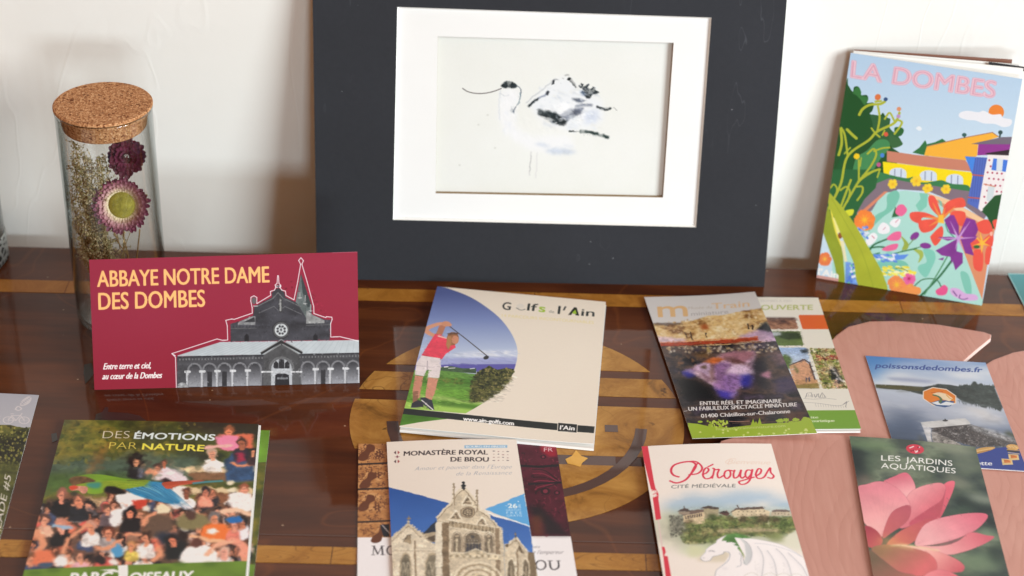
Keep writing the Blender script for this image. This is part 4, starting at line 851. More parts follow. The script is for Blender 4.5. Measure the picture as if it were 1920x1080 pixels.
def paint_perouges(c):
    c.z(1180, 800, 3.856)
    c.a[:] = np.array((232, 222, 214))/255
    big = [(0, 100), (1600, 100), (1600, 1900), (0, 1900)]
    # watercolour view
    c.poly([(200, 560), (420, 480), (600, 500), (800, 462), (1000, 470), (1150, 500), (1190, 620), (700, 640), (240, 640)], (158, 184, 206), alpha=np.clip(fbm(c.H, c.W, 70, 4, 9, 1.6)*2.6-0.7, 0, 1)*0.85, soft=16)
    c.poly([(180, 620), (300, 610), (520, 600), (1180, 600), (1210, 740), (1140, 830), (900, 850), (620, 900), (380, 880), (260, 800)], (150, 160, 130), 0.7, soft=16, tex=(0.2, 30, 3))
    c.poly([(190, 680), (300, 640), (320, 860), (250, 900), (200, 800)], (196, 192, 172), 0.6, soft=12, tex=(0.2, 30, 3)); c.poly([(360, 880), (700, 850), (640, 930), (420, 920), (360, 900)], (196, 206, 168), 0.8, soft=10)
    c.poly([(1080, 780), (1200, 740), (1260, 880), (1180, 900)], (206, 204, 186), 0.7, soft=12)
    green = [(380, 700), (420, 680), (560, 660), (640, 640), (740, 655), (960, 650), (1180, 640), (1205, 730), (1110, 800), (860, 790), (700, 790), (640, 830), (480, 850), (390, 840), (360, 760)]
    c.poly(green, c.field([(62, 76, 46), (96, 110, 62), (128, 136, 84), (78, 84, 54), (150, 140, 96)], 36, 5, 1.4), soft=3)
    c.specks(green, 900, 4, 12, [(58, 76, 42), (104, 128, 62), (134, 120, 76), (44, 54, 36), (150, 156, 104)], 5, 0.5)
    c.poly([(300, 660), (380, 640), (400, 760), (330, 770), (290, 740)], (92, 92, 82), 0.85, soft=5, tex=(0.4, 12, 3)); c.specks([(290, 640), (400, 640), (400, 780), (300, 800)], 200, 4, 10, [(70, 70, 62), (124, 124, 112), (160, 156, 140)], 6, 0.6)
    c.poly([(640, 745), (900, 730), (1100, 738), (1060, 756), (760, 765), (640, 770)], (178, 160, 128), 0.9, soft=3); c.poly([(560, 840), (700, 790), (720, 850), (600, 900)], (130, 142, 96), 0.6, soft=8)
    ST, RF = (206, 186, 152), (84, 72, 68)
    c.poly([(386, 640), (540, 614), (545, 700), (470, 705), (392, 690)], ST, tex=(0.12, 9, 2)); c.poly([(360, 630), (420, 606), (540, 600), (545, 618), (386, 642)], (112, 96, 88)); c.poly([(345, 612), (368, 594), (396, 586), (424, 594), (442, 614)], RF); c.line([(395, 572), (395, 590)], 4, RF); c.poly([(352, 614), (436, 614), (430, 634), (360, 634)], (150, 136, 120))
    for k in range(8): c.line([(408+k*16, 645-k*2.4), (408+k*16, 664-k*2.4)], 7, (74, 64, 60))
    c.poly([(534, 596), (640, 594), (642, 650), (545, 670)], (160, 150, 122), tex=(0.15, 9, 4)); c.poly([(505, 594), (570, 574), (644, 590), (640, 600)], (80, 70, 66)); c.poly([(645, 630), (700, 606), (724, 630), (700, 650)], (92, 66, 62)); c.poly([(640, 628), (680, 610), (720, 625)], (60, 52, 52))
    c.poly([(740, 605), (960, 590), (1010, 610), (1010, 645), (760, 655), (740, 640)], (202, 186, 156), tex=(0.12, 9, 5)); c.poly([(718, 632), (770, 590), (960, 576), (968, 592), (770, 606)], (92, 78, 72)); c.line([(776, 572), (786, 592)], 6, RF)
    for k in range(7):
        c.ell((790+k*30, 618-k*1.6), 4, 5, (110, 96, 84)); c.ell((784+k*32, 638-k*0.8), 4, 4, (120, 104, 90))
    c.poly([(1020, 610), (1160, 606), (1165, 636), (1020, 640)], (190, 176, 152), tex=(0.12, 9, 5)); c.poly([(1030, 602), (1060, 592), (1155, 596), (1162, 608), (1030, 612)], (112, 98, 92))
    for k in range(5): c.ell((1050+k*24, 624), 4, 5, (120, 106, 94))
    for (x, y, r_) in ((430, 690, 30), (600, 655, 40), (730, 665, 26), (820, 670, 36), (900, 660, 24), (970, 665, 50), (1060, 670, 30)): c.ell((x, y), r_, r_*0.6, [(64, 78, 46), (84, 70, 52), (100, 112, 64)][int(x) % 3], 0.85, soft=3, jag=0.2, tex=(0.35, 8, int(x)))
    c.line([(1005, 670), (1012, 720)], 3, (200, 196, 184)); c.line([(700, 760), (716, 756), (720, 778)], 3, (80, 70, 60))
    c.scumble(green, 2600, 3, 9, 0.32, 8, 6, 0.5); c.scumble([(340, 580), (1170, 580), (1165, 660), (390, 700)], 900, 2, 6, 0.18, 3, 7, 0.5); c.warp(2, 8, 6)
    # white dragon
    c.z(1290, 980, 8.348)
    WD, GD, GL = (236, 230, 230), (160, 160, 168), (196, 196, 202)
    c.poly([(0, 350), (120, 350), (270, 430), (180, 540), (0, 530)], (206, 206, 170), 0.85, soft=5); c.poly([(1430, 200), (1680, 130), (1760, 420), (1420, 310)], (214, 212, 192), 0.8, soft=6)
    c.poly([(130, 600), (180, 530), (300, 420), (640, 470), (620, 620), (400, 620)], (206, 194, 172), 0.8, soft=4)
    c.poly([(600, 190), (760, 170), (900, 200), (1000, 260), (800, 320), (900, 460), (860, 530), (780, 440), (700, 380), (520, 290)], (86, 128, 70), soft=2, tex=(0.25, 10, 3)); c.poly([(1180, 150), (1460, 170), (1480, 290), (1300, 290)], (132, 140, 92), 0.8, soft=5)
    c.poly([(780, 420), (860, 400), (900, 480), (860, 560)], (150, 160, 104), 0.8, soft=3)
    wing = [(720, 236), (860, 250), (980, 250), (1200, 280), (1420, 325), (1600, 400), (1780, 510), (1960, 800), (2300, 1500), (400, 1500), (410, 830), (440, 740), (560, 640), (640, 520), (820, 640), (900, 560)]
    c.poly(wing, WD)
    c.poly([(720, 236), (800, 250), (880, 340), (900, 520), (850, 640), (900, 670), (990, 560), (985, 430), (920, 310), (840, 250)], (204, 206, 206)); c.poly([(880, 300), (960, 380), (990, 500), (960, 600), (900, 660), (930, 500)], (188, 188, 192), 0.7, soft=3)
    head = [(190, 560), (205, 530), (270, 460), (275, 420), (340, 370), (430, 320), (450, 270), (520, 230), (590, 205), (540, 250), (520, 290), (590, 290), (590, 315), (680, 310), (750, 330), (700, 350), (790, 380), (760, 400), (820, 470), (860, 560), (830, 680), (800, 900), (410, 900), (430, 750), (560, 640), (640, 530), (640, 480), (560, 460), (540, 490), (450, 520), (390, 530), (340, 590), (270, 605), (220, 590)]
    c.poly(head, WD)
    c.line([(190, 560), (205, 530), (270, 460), (275, 425), (340, 370), (430, 320), (455, 275), (590, 205)], 7, GL, sm=True); c.line([(190, 560), (220, 592), (270, 606), (340, 592), (385, 535), (450, 520), (540, 492), (560, 462), (630, 466), (650, 520), (620, 600), (540, 670), (440, 750), (415, 850)], 9, GD, 0.85, sm=True)
    c.line([(320, 450), (360, 442), (410, 456)], 13, (150, 146, 152), soft=1, sm=True); c.ell((240, 552), 14, 9, (178, 176, 180), soft=1)
    for p in ([(520, 290), (590, 290), (590, 315), (680, 310)], [(680, 330), (750, 330), (700, 352), (790, 382)], [(760, 400), (820, 470), (850, 540)]): c.line(p, 6, GL)
    c.line([(790, 480), (825, 520), (820, 600), (822, 670), (750, 700)], 9, GD, 0.8, sm=True); c.line([(850, 520), (860, 590), (900, 665), (960, 610), (990, 520), (985, 430), (940, 340), (880, 290)], 8, GD, 0.8, sm=True); c.ell((570, 725), 34, 16, (212, 208, 212), soft=3)
    for R_ in ([(1080, 370), (1150, 480), (1175, 600), (1160, 760), (1140, 900)], [(1230, 430), (1320, 560), (1365, 700), (1390, 900)], [(1370, 400), (1480, 500), (1570, 650), (1630, 900)], [(1560, 460), (1700, 590), (1800, 700), (1880, 860)]):
        c.line([(x-14, y+6) for x, y in R_], 34, (214, 210, 212), 0.55, soft=4, sm=True); c.line(R_, 8, GD, 0.8, sm=True)
    c.line([(1040, 325), (1200, 330), (1400, 370), (1600, 430), (1780, 520)], 9, GL, sm=True); c.line([(860, 248), (1000, 252), (1200, 282), (1420, 328), (1600, 402), (1790, 520)], 7, GL, sm=True)
    for x in (1000, 1290, 1500, 1700): c.line([(x-140, 850), (x-60, 800), (x+20, 790), (x+100, 840)], 9, (206, 200, 192), sm=True)
    for k in range(70):
        x = c.r.choice([1100, 1320, 1540])+c.r.uniform(-70, 20); y = c.r.uniform(600, 830); c.line([(x, y), (x+10, y+22)], 4, (196, 192, 194), 0.6)
    c.z(1180, 800, 3.856)
    # red edge band and writing
    RD = (206, 58, 74)
    c.poly([(80, 142), (133, 140), (178, 400), (190, 450), (160, 462)], RD); c.poly([(168, 505), (206, 500), (228, 660), (190, 668)], RD); c.specks([(160, 450), (205, 450), (210, 510), (170, 510)], 40, 3, 9, [RD, (232, 222, 214)], 3, 0.8)
    c.poly([(232, 860), (252, 862), (262, 900), (250, 925), (275, 930), (330, 1240), (300, 1400), (240, 900)], RD); c.poly([(205, 668), (212, 668), (240, 860), (232, 862)], (216, 190, 186))
    P_ = (208, 56, 80)
    c.line([(358, 366), (318, 352), (300, 320), (322, 282), (390, 262), (452, 262), (480, 290), (440, 350), (400, 390), (340, 408), (292, 392)], 12, P_, sm=True)
    c.line([(440, 352), (470, 296), (498, 268)], 9, P_, sm=True); c.line([(395, 262), (470, 258), (510, 280), (524, 312), (492, 344), (430, 352)], 10, P_, sm=True)
    letters = {
        'e': [(526, 352), (556, 340), (572, 318), (556, 304), (538, 320), (530, 356), (546, 380), (580, 378), (604, 356)],
        'r': [(596, 380), (612, 318), (604, 308), (622, 318), (646, 316), (634, 350), (644, 376), (676, 360)],
        'o': [(716, 320), (692, 330), (684, 360), (702, 380), (726, 362), (728, 332), (716, 320), (750, 326)],
        'u': [(760, 318), (750, 352), (758, 376), (786, 362), (806, 318), (800, 356), (812, 376), (836, 360)],
        'g': [(880, 318), (850, 318), (836, 348), (850, 372), (874, 352), (888, 312), (872, 380), (844, 412), (806, 420), (790, 402), (830, 388), (900, 366)],
        'e2': [(916, 356), (944, 338), (952, 312), (934, 304), (920, 322), (912, 352), (928, 374), (962, 370), (984, 350)],
        's': [(978, 356), (1016, 296), (1020, 328), (1042, 352), (1030, 370), (1000, 366)]}
    for L_ in letters.values(): c.line(L_, 9.5, P_, sm=True)
    c.line([(566, 298), (602, 280)], 9, P_)
    c.text('CITÉ MÉDIÉVALE', (300, 446), (764, 442), (303, 422), (92, 96, 96), 0.0)
    c.text('Bienvenue', (706, 276), (1012, 272), (712, 244), (222, 198, 182), -0.01, 0.35); c.line([(720, 282), (694, 262), (730, 238), (770, 240)], 4, (226, 204, 190), sm=True)
def paint_poissons(c):
    c.z(1610, 660, 4.697)
    c.a[:] = c.grad((600, 60), (112, 150, 206), (680, 300), (206, 214, 226))/255
    big = [(-200, -60), (1700, -60), (1700, 1300), (-200, 1300)]
    c.poly([(60, 40), (1130, 60), (1200, 300), (120, 300)], (226, 230, 236), alpha=np.clip(fbm(c.H, c.W, 90, 4, 7, 3)*3-1.2, 0, 1)*0.8, soft=6)
    c.poly([(40, 20), (300, 40), (160, 260), (100, 240)], (70, 130, 200), 0.7, soft=18)
    c.poly([(250, 225), (420, 232), (560, 245), (700, 262), (600, 276), (400, 262), (280, 250)], (150, 160, 190), 0.8, soft=5); c.poly([(700, 180), (1000, 190), (1120, 230), (900, 230)], (240, 242, 244), 0.7, soft=8)
    # lake
    lake = [(120, 300), (1220, 310), (1420, 860), (300, 860), (280, 780)]
    c.poly(lake, c.grad((600, 340), (196, 206, 222), (700, 800), (84, 98, 120), (0.35, (176, 184, 202)), (0.6, (130, 142, 166))), soft=2)
    c.poly(lake, (226, 228, 232), alpha=np.clip(fbm(c.H, c.W, 70, 4, 17, 3)*3-1.6, 0, 1)*0.5, soft=6)
    c.poly([(250, 500), (560, 540), (600, 720), (520, 800), (290, 800)], (78, 92, 116), 0.6, soft=20)
    c.poly([(880, 480), (1120, 500), (1180, 600), (1060, 560)], (216, 214, 214), 0.7, soft=8); c.poly([(330, 480), (460, 480), (420, 500)], (206, 212, 220), 0.6, soft=4)
    c.poly([(1000, 560), (1260, 560), (1300, 640), (1100, 620)], (206, 204, 206), 0.6, soft=8, tex=(0.2, 12, 3))
    tr = [(150, 290), (230, 292), (400, 300), (560, 312), (640, 300), (700, 284), (800, 292), (880, 306), (940, 290), (985, 300), (1010, 262), (1030, 262), (1050, 290), (1080, 276), (1105, 300), (1140, 294), (1195, 310), (1230, 400), (1270, 490), (1250, 530), (1200, 500), (1140, 480), (1120, 500), (1080, 490), (1050, 460), (960, 455), (900, 430), (860, 400), (700, 395), (560, 380), (400, 340), (240, 330), (155, 318)]
    c.poly(tr, (70, 78, 76), tex=(0.3, 9, 4), soft=1); c.poly([(150, 290), (560, 312), (560, 350), (155, 318)], (94, 90, 60), 0.8, soft=2)
    rr = random.Random(3)
    for k in range(60):
        x = rr.uniform(880, 1200); h = rr.uniform(8, 34); c.line([(x, 316), (x+2, 316-h)], rr.uniform(5, 12), (66, 76, 74), 0.8, taper=True)
    for k in range(60):
        x = rr.uniform(880, 1240); y = 430+(x-880)*0.16; c.line([(x, y), (x+6, y+rr.uniform(10, 40))], rr.uniform(5, 12), (72, 80, 80), 0.7, taper=True)
    # stone jetty
    c.poly([(545, 622), (940, 588), (980, 625), (990, 650), (640, 672), (560, 660)], (206, 206, 206), tex=(0.12, 14, 3))
    c.poly([(640, 672), (990, 640), (1400, 780), (1430, 830), (1300, 830), (1020, 840), (760, 760), (650, 720)], (84, 80, 80), tex=(0.3, 14, 3))
    c.specks([(640, 680), (990, 650), (1400, 790), (1300, 840), (1020, 850)], 500, 3, 9, [(130, 128, 128), (170, 168, 168), (56, 54, 56), (100, 92, 88)], 5, 0.7)
    c.poly([(960, 640), (1200, 690), (1400, 770), (1420, 810), (1200, 760), (1020, 690)], (168, 170, 174), 0.7, soft=4, tex=(0.5, 8, 3)); c.poly([(555, 640), (600, 660), (640, 680), (632, 720), (645, 800), (610, 800), (590, 740)], (216, 216, 220), tex=(0.15, 9, 3))
    c.poly([(1320, 690), (1390, 750), (1400, 780), (1280, 720)], (80, 84, 66), 0.8, soft=4); c.ell((762, 608), 24, 8, (60, 60, 62)); c.line([(762, 594), (762, 608)], 8, (50, 50, 52))
    c.poly([(640, 700), (760, 750), (930, 830), (800, 880), (650, 800)], (150, 146, 142), tex=(0.5, 8, 9)); c.poly([(535, 720), (560, 760), (570, 800), (535, 800)], (96, 96, 84), 0.7, soft=4)
    c.scumble([(640, 680), (990, 650), (1400, 790), (1300, 840), (1020, 850), (650, 800)], 1800, 2.5, 8, 0.4, 6, 6, 0.55); c.scumble(tr, 900, 3, 9, 0.3, 5, 7, 0.5); c.scumble(lake, 500, 8, 26, 0.06, 10, 8, 0.35, 2.6, 0.05, soft=2)
    # medallion
    oc = lambda cx, cy, rx, ry: [(cx+rx*math.cos(t)-(ry*0.12)*0, cy+ry*math.sin(t)+rx*0.14*math.cos(t)) for t in np.arange(8)*PI/4+PI/8]
    c.poly(oc(712, 402, 160, 88), (232, 220, 206)); c.poly(oc(712, 402, 150, 80), (226, 132, 56)); c.poly([(610, 440), (640, 450), (700, 430), (780, 430), (845, 440), (810, 480), (760, 492), (680, 478)], (60, 92, 140))
    c.poly([(640, 452), (700, 436), (720, 462), (770, 440), (850, 456), (800, 476), (690, 470)], (226, 230, 234)); c.poly([(650, 372), (700, 356), (770, 372), (830, 412), (800, 440), (740, 420), (690, 392)], (236, 214, 180)); c.line([(655, 382), (700, 395), (725, 420), (715, 450)], 16, (96, 118, 84), sm=True, taper=False); c.line([(770, 380), (800, 410), (835, 425)], 8, (222, 160, 70)); c.line([(640, 362), (740, 354)], 5, (180, 90, 50))
    c.text('poissonsdedombes.fr', (148, 140), (1082, 180), (160, 96), (70, 92, 156), 0.035)
    # blue foot band
    c.poly([(1020, 872), (1420, 826), (1500, 880), (1520, 1080), (300, 1060), (290, 860)], (58, 74, 148)); c.line([(1060, 1022), (1520, 1050)], 5, (176, 180, 206))
    c.poly([(1020, 870), (1080, 846), (1180, 838), (1200, 850), (1150, 872), (1060, 895), (1024, 898)], (206, 160, 96), sm=True); c.line([(1035, 878), (1180, 850)], 8, (226, 190, 130)); c.line([(1035, 890), (1150, 868)], 5, (160, 110, 60))
    c.text('raquette', (880, 994), (1174, 998), (878, 958), (232, 232, 236), 0.03)
    for (x, y, s_) in ((1308, 970, 52), (1366, 930, 50)): c.poly([(x-s_, y-30), (x+s_*0.8, y-24), (x+s_, y+22), (x-s_*0.8, y+26)], (226, 196, 140), tex=(0.15, 9, 2)); c.poly([(x-s_*0.6, y-22), (x+s_*0.55, y-18), (x+s_*0.6, y+6), (x-s_*0.5, y+8)], (216, 128, 70), tex=(0.3, 8, 2))
    c.ell((1358, 842), 58, 26, (216, 170, 106), rot=0.1, tex=(0.2, 8, 2)); c.line([(1310, 872), (1410, 884)], 14, (70, 64, 40)); c.line([(1306, 862), (1412, 870)], 8, (206, 160, 80)); c.line([(1316, 888), (1414, 900)], 9, (206, 186, 150))
    for k in range(9): c.ell((1320+k*9, 832+(k*5) % 14), 4, 3, (236, 214, 170))

def paint_jardins(c):
    c.z(1580, 810, 4)
    c.a[:] = c.field([(40, 50, 50), (62, 74, 70), (84, 96, 82), (120, 132, 112), (70, 80, 76)], 80, 3, 1.5)/255
    for (pts, col) in (([(60, 60), (300, 70), (430, 130), (300, 150), (100, 130)], (112, 136, 102)), ([(150, 180), (300, 170), (240, 260), (200, 330), (170, 280)], (86, 104, 88)), ([(60, 130), (150, 160), (170, 260), (120, 400), (90, 300)], (36, 44, 46)),
                       ([(640, 80), (900, 110), (980, 130), (960, 190), (800, 170)], (140, 146, 128)), ([(820, 180), (990, 190), (1000, 300), (860, 300)], (110, 120, 104)), ([(780, 310), (960, 380), (900, 440), (780, 380)], (132, 136, 118)), ([(850, 470), (1000, 520), (1090, 500), (1060, 570), (900, 560)], (38, 52, 48)),
                       ([(930, 480), (1080, 480), (1110, 540), (1000, 530)], (160, 168, 150)), ([(800, 620), (900, 560), (1000, 600), (860, 650)], (70, 92, 76)), ([(1000, 720), (1120, 730), (1160, 800), (1060, 790)], (130, 150, 124)), ([(860, 950), (1100, 900), (1200, 1000), (1060, 1060), (900, 1030)], (116, 136, 108)),
                       ([(1080, 880), (1180, 860), (1200, 960), (1140, 1000)], (44, 56, 52)), ([(200, 880), (300, 900), (420, 1000), (500, 1090), (240, 1090)], (82, 92, 70)), ([(120, 330), (190, 330), (200, 380), (130, 400)], (120, 100, 96)), ([(640, 390), (760, 380), (700, 400)], (150, 150, 130))):
        c.poly(pts, col, 0.75, soft=11, sm=True)
    P1, P2, P3, DP = (232, 150, 160), (214, 110, 128), (240, 176, 178), (176, 78, 96)
    def petal(pts, ca, a, cb, b, seed=1, edge=(186, 96, 112), ribs=None, more=()):
        c.poly(pts, c.grad(a, ca, b, cb, *more), sm=True, tex=(0.05, 30, seed)); c.line(list(catmull(pts))+[pts[0]], 3, edge, 0.45)
        if ribs:
            o, tips = ribs
            for t in tips: c.line([o, ((o[0]+t[0])/2+6, (o[1]+t[1])/2-6), t], 2.2, edge, 0.13, sm=True)
    # petals from back to front
    petal([(300, 390), (390, 340), (470, 314), (520, 360), (545, 440), (500, 500), (400, 480)], (216, 112, 132), (400, 340), (240, 176, 180), (500, 470), 2)
    petal([(640, 660), (700, 520), (760, 400), (835, 376), (830, 440), (780, 560), (740, 640), (700, 690)], (224, 108, 126), (820, 380), (204, 92, 108), (700, 640), 3)
    petal([(480, 500), (560, 430), (700, 392), (760, 404), (772, 450), (740, 520), (660, 600), (560, 680), (460, 730), (420, 700)], (236, 160, 166), (520, 470), (214, 110, 124), (700, 560), 4, ribs=((440, 740), [(560, 450), (620, 430), (680, 420), (730, 440)]))
    petal([(500, 690), (640, 590), (740, 520), (770, 440), (740, 600), (700, 660), (560, 720)], (192, 86, 104), (600, 600), (186, 84, 98), (720, 640), 5)
    petal([(330, 850), (420, 760), (560, 690), (640, 660), (680, 680), (620, 760), (520, 840), (420, 870)], (190, 88, 98), (600, 680), (214, 124, 104), (360, 830), 6)
    petal([(110, 430), (180, 395), (280, 376), (380, 410), (460, 480), (505, 560), (500, 640), (450, 700), (380, 740), (290, 790), (200, 720), (150, 650)], (226, 138, 152), (140, 420), (242, 178, 178), (260, 700), 7, ribs=((300, 790), [(150, 440), (200, 420), (250, 400), (300, 400), (350, 420), (400, 450), (440, 490), (470, 540)]))
    petal([(300, 800), (330, 680), (380, 600), (470, 560), (508, 570), (504, 640), (460, 700), (370, 760)], (186, 92, 106), (470, 580), (204, 108, 110), (320, 780), 8)
    petal([(150, 715), (200, 710), (260, 750), (300, 820), (260, 870), (190, 860), (160, 800)], (168, 66, 82), (170, 730), (196, 96, 98), (280, 820), 9)
    petal([(540, 855), (600, 720), (700, 665), (860, 628), (1000, 612), (1080, 620), (1078, 660), (1000, 740), (880, 800), (760, 840), (640, 860)], (240, 176, 180), (620, 760), (214, 106, 126), (1060, 640), 10, ribs=((560, 850), [(760, 660), (860, 640), (960, 630), (1040, 640), (1000, 700), (900, 760)]))
    c.poly([(760, 838), (880, 800), (1000, 742), (960, 800), (820, 856), (660, 866)], (206, 118, 126), 0.6, soft=5, sm=True)
    petal([(560, 868), (740, 866), (860, 830), (960, 762), (1080, 780), (1136, 792), (1050, 850), (900, 910), (760, 930)], (238, 172, 172), (700, 880), (206, 96, 112), (1110, 800), 11)
    petal([(360, 860), (500, 862), (660, 890), (800, 940), (890, 990), (912, 1030), (880, 1060), (740, 1060), (620, 1020), (480, 960)], (244, 190, 178), (600, 900), (204, 96, 106), (880, 1050), 12)
    petal([(220, 870), (340, 850), (520, 880), (640, 920), (700, 980), (700, 1050), (620, 1090), (480, 1080), (340, 1010), (260, 950)], (160, 122, 92), (300, 900), (214, 110, 112), (560, 1060), 13, ribs=((360, 870), [(480, 1060), (560, 1070), (640, 1060), (690, 1010)]))
    petal([(600, 1100), (700, 1045), (800, 1060), (880, 1110), (860, 1200), (600, 1200)], (232, 140, 146), (640, 1060), (214, 104, 116), (860, 1150), 14)
    petal([(200, 900), (300, 960), (420, 1050), (560, 1100), (500, 1240), (260, 1200)], (120, 100, 80), (260, 940), (176, 110, 100), (480, 1120), 15)
    c.ell((340, 830), 60, 36, (226, 170, 110), 0.7, soft=12); c.line([(360, 858), (480, 858), (600, 878), (720, 900)], 10, (240, 226, 170), 0.8, soft=2, sm=True); c.ell((470, 868), 70, 12, (240, 214, 150), 0.7, soft=6, rot=0.2)
    c.scumble([(110, 330), (1140, 330), (1140, 1090), (200, 1090)], 1200, 4, 10, 0.035, 4, 8, 0.35, 2.4, 1.2)
    c.ell((541, 138), 68, 36, (206, 66, 84), rot=0.12)
    for (a, b) in (((500, 130), (530, 118)), ((560, 160), (540, 152)), ((545, 165), (560, 150)), ((566, 128), (575, 122))): c.line([a, b], 8, (236, 214, 216))
    for (x, y) in ((512, 152), (528, 148), (565, 125), (572, 150)): c.ell((x, y), 6, 5, (120, 30, 50))
    c.text('LES', (288, 220), (432, 229), (288, 180), WHT, 0.0); c.text('JARDINS', (470, 236), (822, 262), (470, 195), WHT, 0.0); c.text('AQUATIQUES', (286, 278), (846, 318), (288, 238), WHT, 0.0)

def flower(c, x, y, r, n, col, core, core2=None, rot=0, wide=0.42):
    for k in range(n):
        a = rot+2*PI*k/n+c.r.uniform(-.12, .12); rr_ = r*c.r.uniform(0.85, 1.1); ca, sa = math.cos(a), math.sin(a); w_ = rr_*wide
        q = [(0, 0), (rr_*.45, w_*.8), (rr_*.8, w_), (rr_*.92, w_*.3), (rr_, 0), (rr_*.85, -w_*.8), (rr_*.45, -w_*.7)]
        c.poly([(x+u*ca-v*sa, y+u*sa+v*ca) for u, v in q], col, tex=(0.05, 20, k))
    for k in range(n+2):
        a = rot+2*PI*(k+.3)/(n+2); c.line([(x, y), (x+r*.55*math.cos(a), y+r*.55*math.sin(a))], r*.11, core, 0.9, taper=True)
    if core2: c.ell((x, y), r*.14, r*.14, core2)
def paint_dombes(c):
    c.z(1480, 60, 2)
    c.a[:] = c.grad((500, 100), (184, 212, 238), (500, 440), (206, 228, 244))/255
    # title in striped pink capitals
    c.z(1480, 60, 2)
    for (t_, a, b, tl) in (('LA', (232, 168), (345, 187), (238, 106)), ('DOMBES', (388, 192), (768, 246), (398, 130))):
        c.text(t_, a, b, tl, (226, 178, 196), 0.075); c.text(t_, a, b, tl, (238, 204, 216), 0.022); c.text(t_, a, b, tl, (222, 168, 188), -0.02)
    # left tree
    G1, G2, G3 = (38, 84, 46), (50, 110, 66), (70, 140, 84)
    c.z(1530, 90, 4.32)
    c.poly([(240, 300), (262, 300), (298, 350), (310, 312), (345, 310), (366, 350), (366, 378), (410, 376), (425, 400), (415, 440), (470, 440), (460, 500), (440, 530), (520, 540), (545, 520), (575, 560), (605, 570), (600, 640), (660, 700), (690, 740), (700, 775), (650, 800), (620, 800), (690, 850), (680, 885), (630, 880), (662, 930), (640, 975), (560, 960), (620, 1030), (560, 1100), (380, 1200), (180, 1150), (100, 1100)], G1, sm=True)
    c.poly([(340, 310), (366, 350), (370, 378), (424, 400), (410, 445), (380, 470), (330, 460), (300, 360)], (58, 120, 64), sm=True); c.poly([(440, 540), (520, 545), (600, 570), (596, 640), (690, 740), (640, 780), (560, 760), (480, 700), (440, 640)], (52, 100, 62), sm=True)
    c.poly([(300, 1100), (320, 900), (420, 820), (500, 740), (580, 740), (600, 800), (520, 900), (460, 1000), (400, 1110)], (72, 142, 88), sm=True); c.poly([(270, 380), (330, 380), (400, 470), (460, 600), (440, 680), (330, 740), (240, 700), (225, 520)], (34, 84, 44), sm=True)
    c.poly([(640, 640), (700, 640), (715, 670), (690, 705), (650, 705)], (48, 104, 56), sm=True); c.poly([(600, 700), (690, 745), (700, 780), (620, 800)], (62, 108, 66), sm=True); c.poly([(240, 800), (300, 820), (290, 1000), (200, 1100), (160, 1000)], (34, 90, 50), sm=True)
    # houses and courtyard
    c.z(1700, 120, 3.859)
    c.poly([(45, 635), (95, 600), (138, 545), (150, 575), (210, 560), (262, 535), (300, 565), (160, 660)], (54, 118, 68), sm=False)
    c.poly([(150, 590), (420, 530), (620, 492), (668, 522), (520, 570), (512, 660), (430, 690), (130, 655)], (250, 184, 66)); c.line([(150, 590), (420, 528), (622, 490), (668, 522)], 6, (176, 124, 96))
    c.line([(420, 500), (422, 528)], 8, (60, 90, 90)); c.ell((420, 508), 17, 14, (60, 100, 96)); c.ell((680, 490), 16, 15, (60, 84, 84)); c.line([(678, 500), (674, 540)], 12, (60, 84, 84))
    c.poly([(470, 572), (690, 524), (850, 520), (850, 580), (520, 576)], (120, 112, 126)); c.poly([(522, 574), (850, 576), (850, 640), (700, 650), (600, 652), (514, 655)], (150, 62, 150)); c.poly([(570, 640), (850, 598), (850, 660), (600, 655)], (56, 46, 54))
    c.poly([(-140, 622), (60, 650), (430, 690), (478, 772), (220, 748), (-140, 700)], (206, 136, 112)); c.poly([(-170, 700), (220, 748), (478, 778), (470, 900), (-160, 830)], (252, 226, 30))
    for (x, y) in ((-60, 790), (160, 808), (350, 835)):
        t = np.linspace(PI, 2*PI, 9); c.poly(np.vstack([np.c_[x+62*np.cos(t), y-10+36*np.sin(t)], [(x+62, y+36), (x-62, y+26)]]), (214, 228, 244)); c.line([(x-22, y-36), (x-24, y+24)], 7, (140, 150, 176)); c.line([(x+24, y-32), (x+22, y+30)], 7, (140, 150, 176))
    c.poly([(-200, 780), (-100, 800), (0, 820), (60, 810), (120, 850), (210, 840), (260, 835), (330, 860), (440, 870), (465, 905), (460, 925), (-200, 870)], (62, 130, 82), sm=True)
    c.poly([(-330, 900), (-120, 820), (0, 845), (460, 915), (520, 1000), (600, 1060), (560, 1120), (420, 1020), (160, 915), (-60, 900), (-330, 1120)], (134, 118, 130))
    c.poly([(425, 662), (590, 672), (560, 810), (530, 1050), (440, 1000), (480, 800)], (88, 114, 196)); c.poly([(425, 662), (500, 668), (478, 780), (440, 700)], (74, 140, 232))
    for k in range(5): c.line([(500+k*18, 672), (468+k*18, 990)], 3, (66, 84, 160))
    for y in (795, 958): c.line([(478-(y-795)*.2, y), (562-(y-795)*.2, y+8)], 10, (196, 96, 84))
    c.poly([(590, 650), (850, 660), (850, 860), (640, 1000), (540, 1060), (520, 1040), (560, 800)], (246, 240, 240))
    for j in range(8):
        for i in range(6): c.ell((600+i*34+(j % 2)*16-j*6, 690+j*44+i*3), 7, 7, (176, 60, 90))
    c.poly([(630, 676), (735, 690), (725, 775), (615, 760)], (74, 128, 226)); c.poly([(655, 676), (700, 682), (692, 770), (650, 764)], (222, 232, 238)); c.poly([(590, 880), (640, 880), (620, 1000), (580, 980)], (214, 226, 230)); c.line([(560, 862), (640, 880)], 8, (214, 140, 110))
    c.poly([(545, 1060), (620, 1000), (690, 930), (720, 900), (700, 1150), (690, 1200)], (42, 90, 52), sm=False)
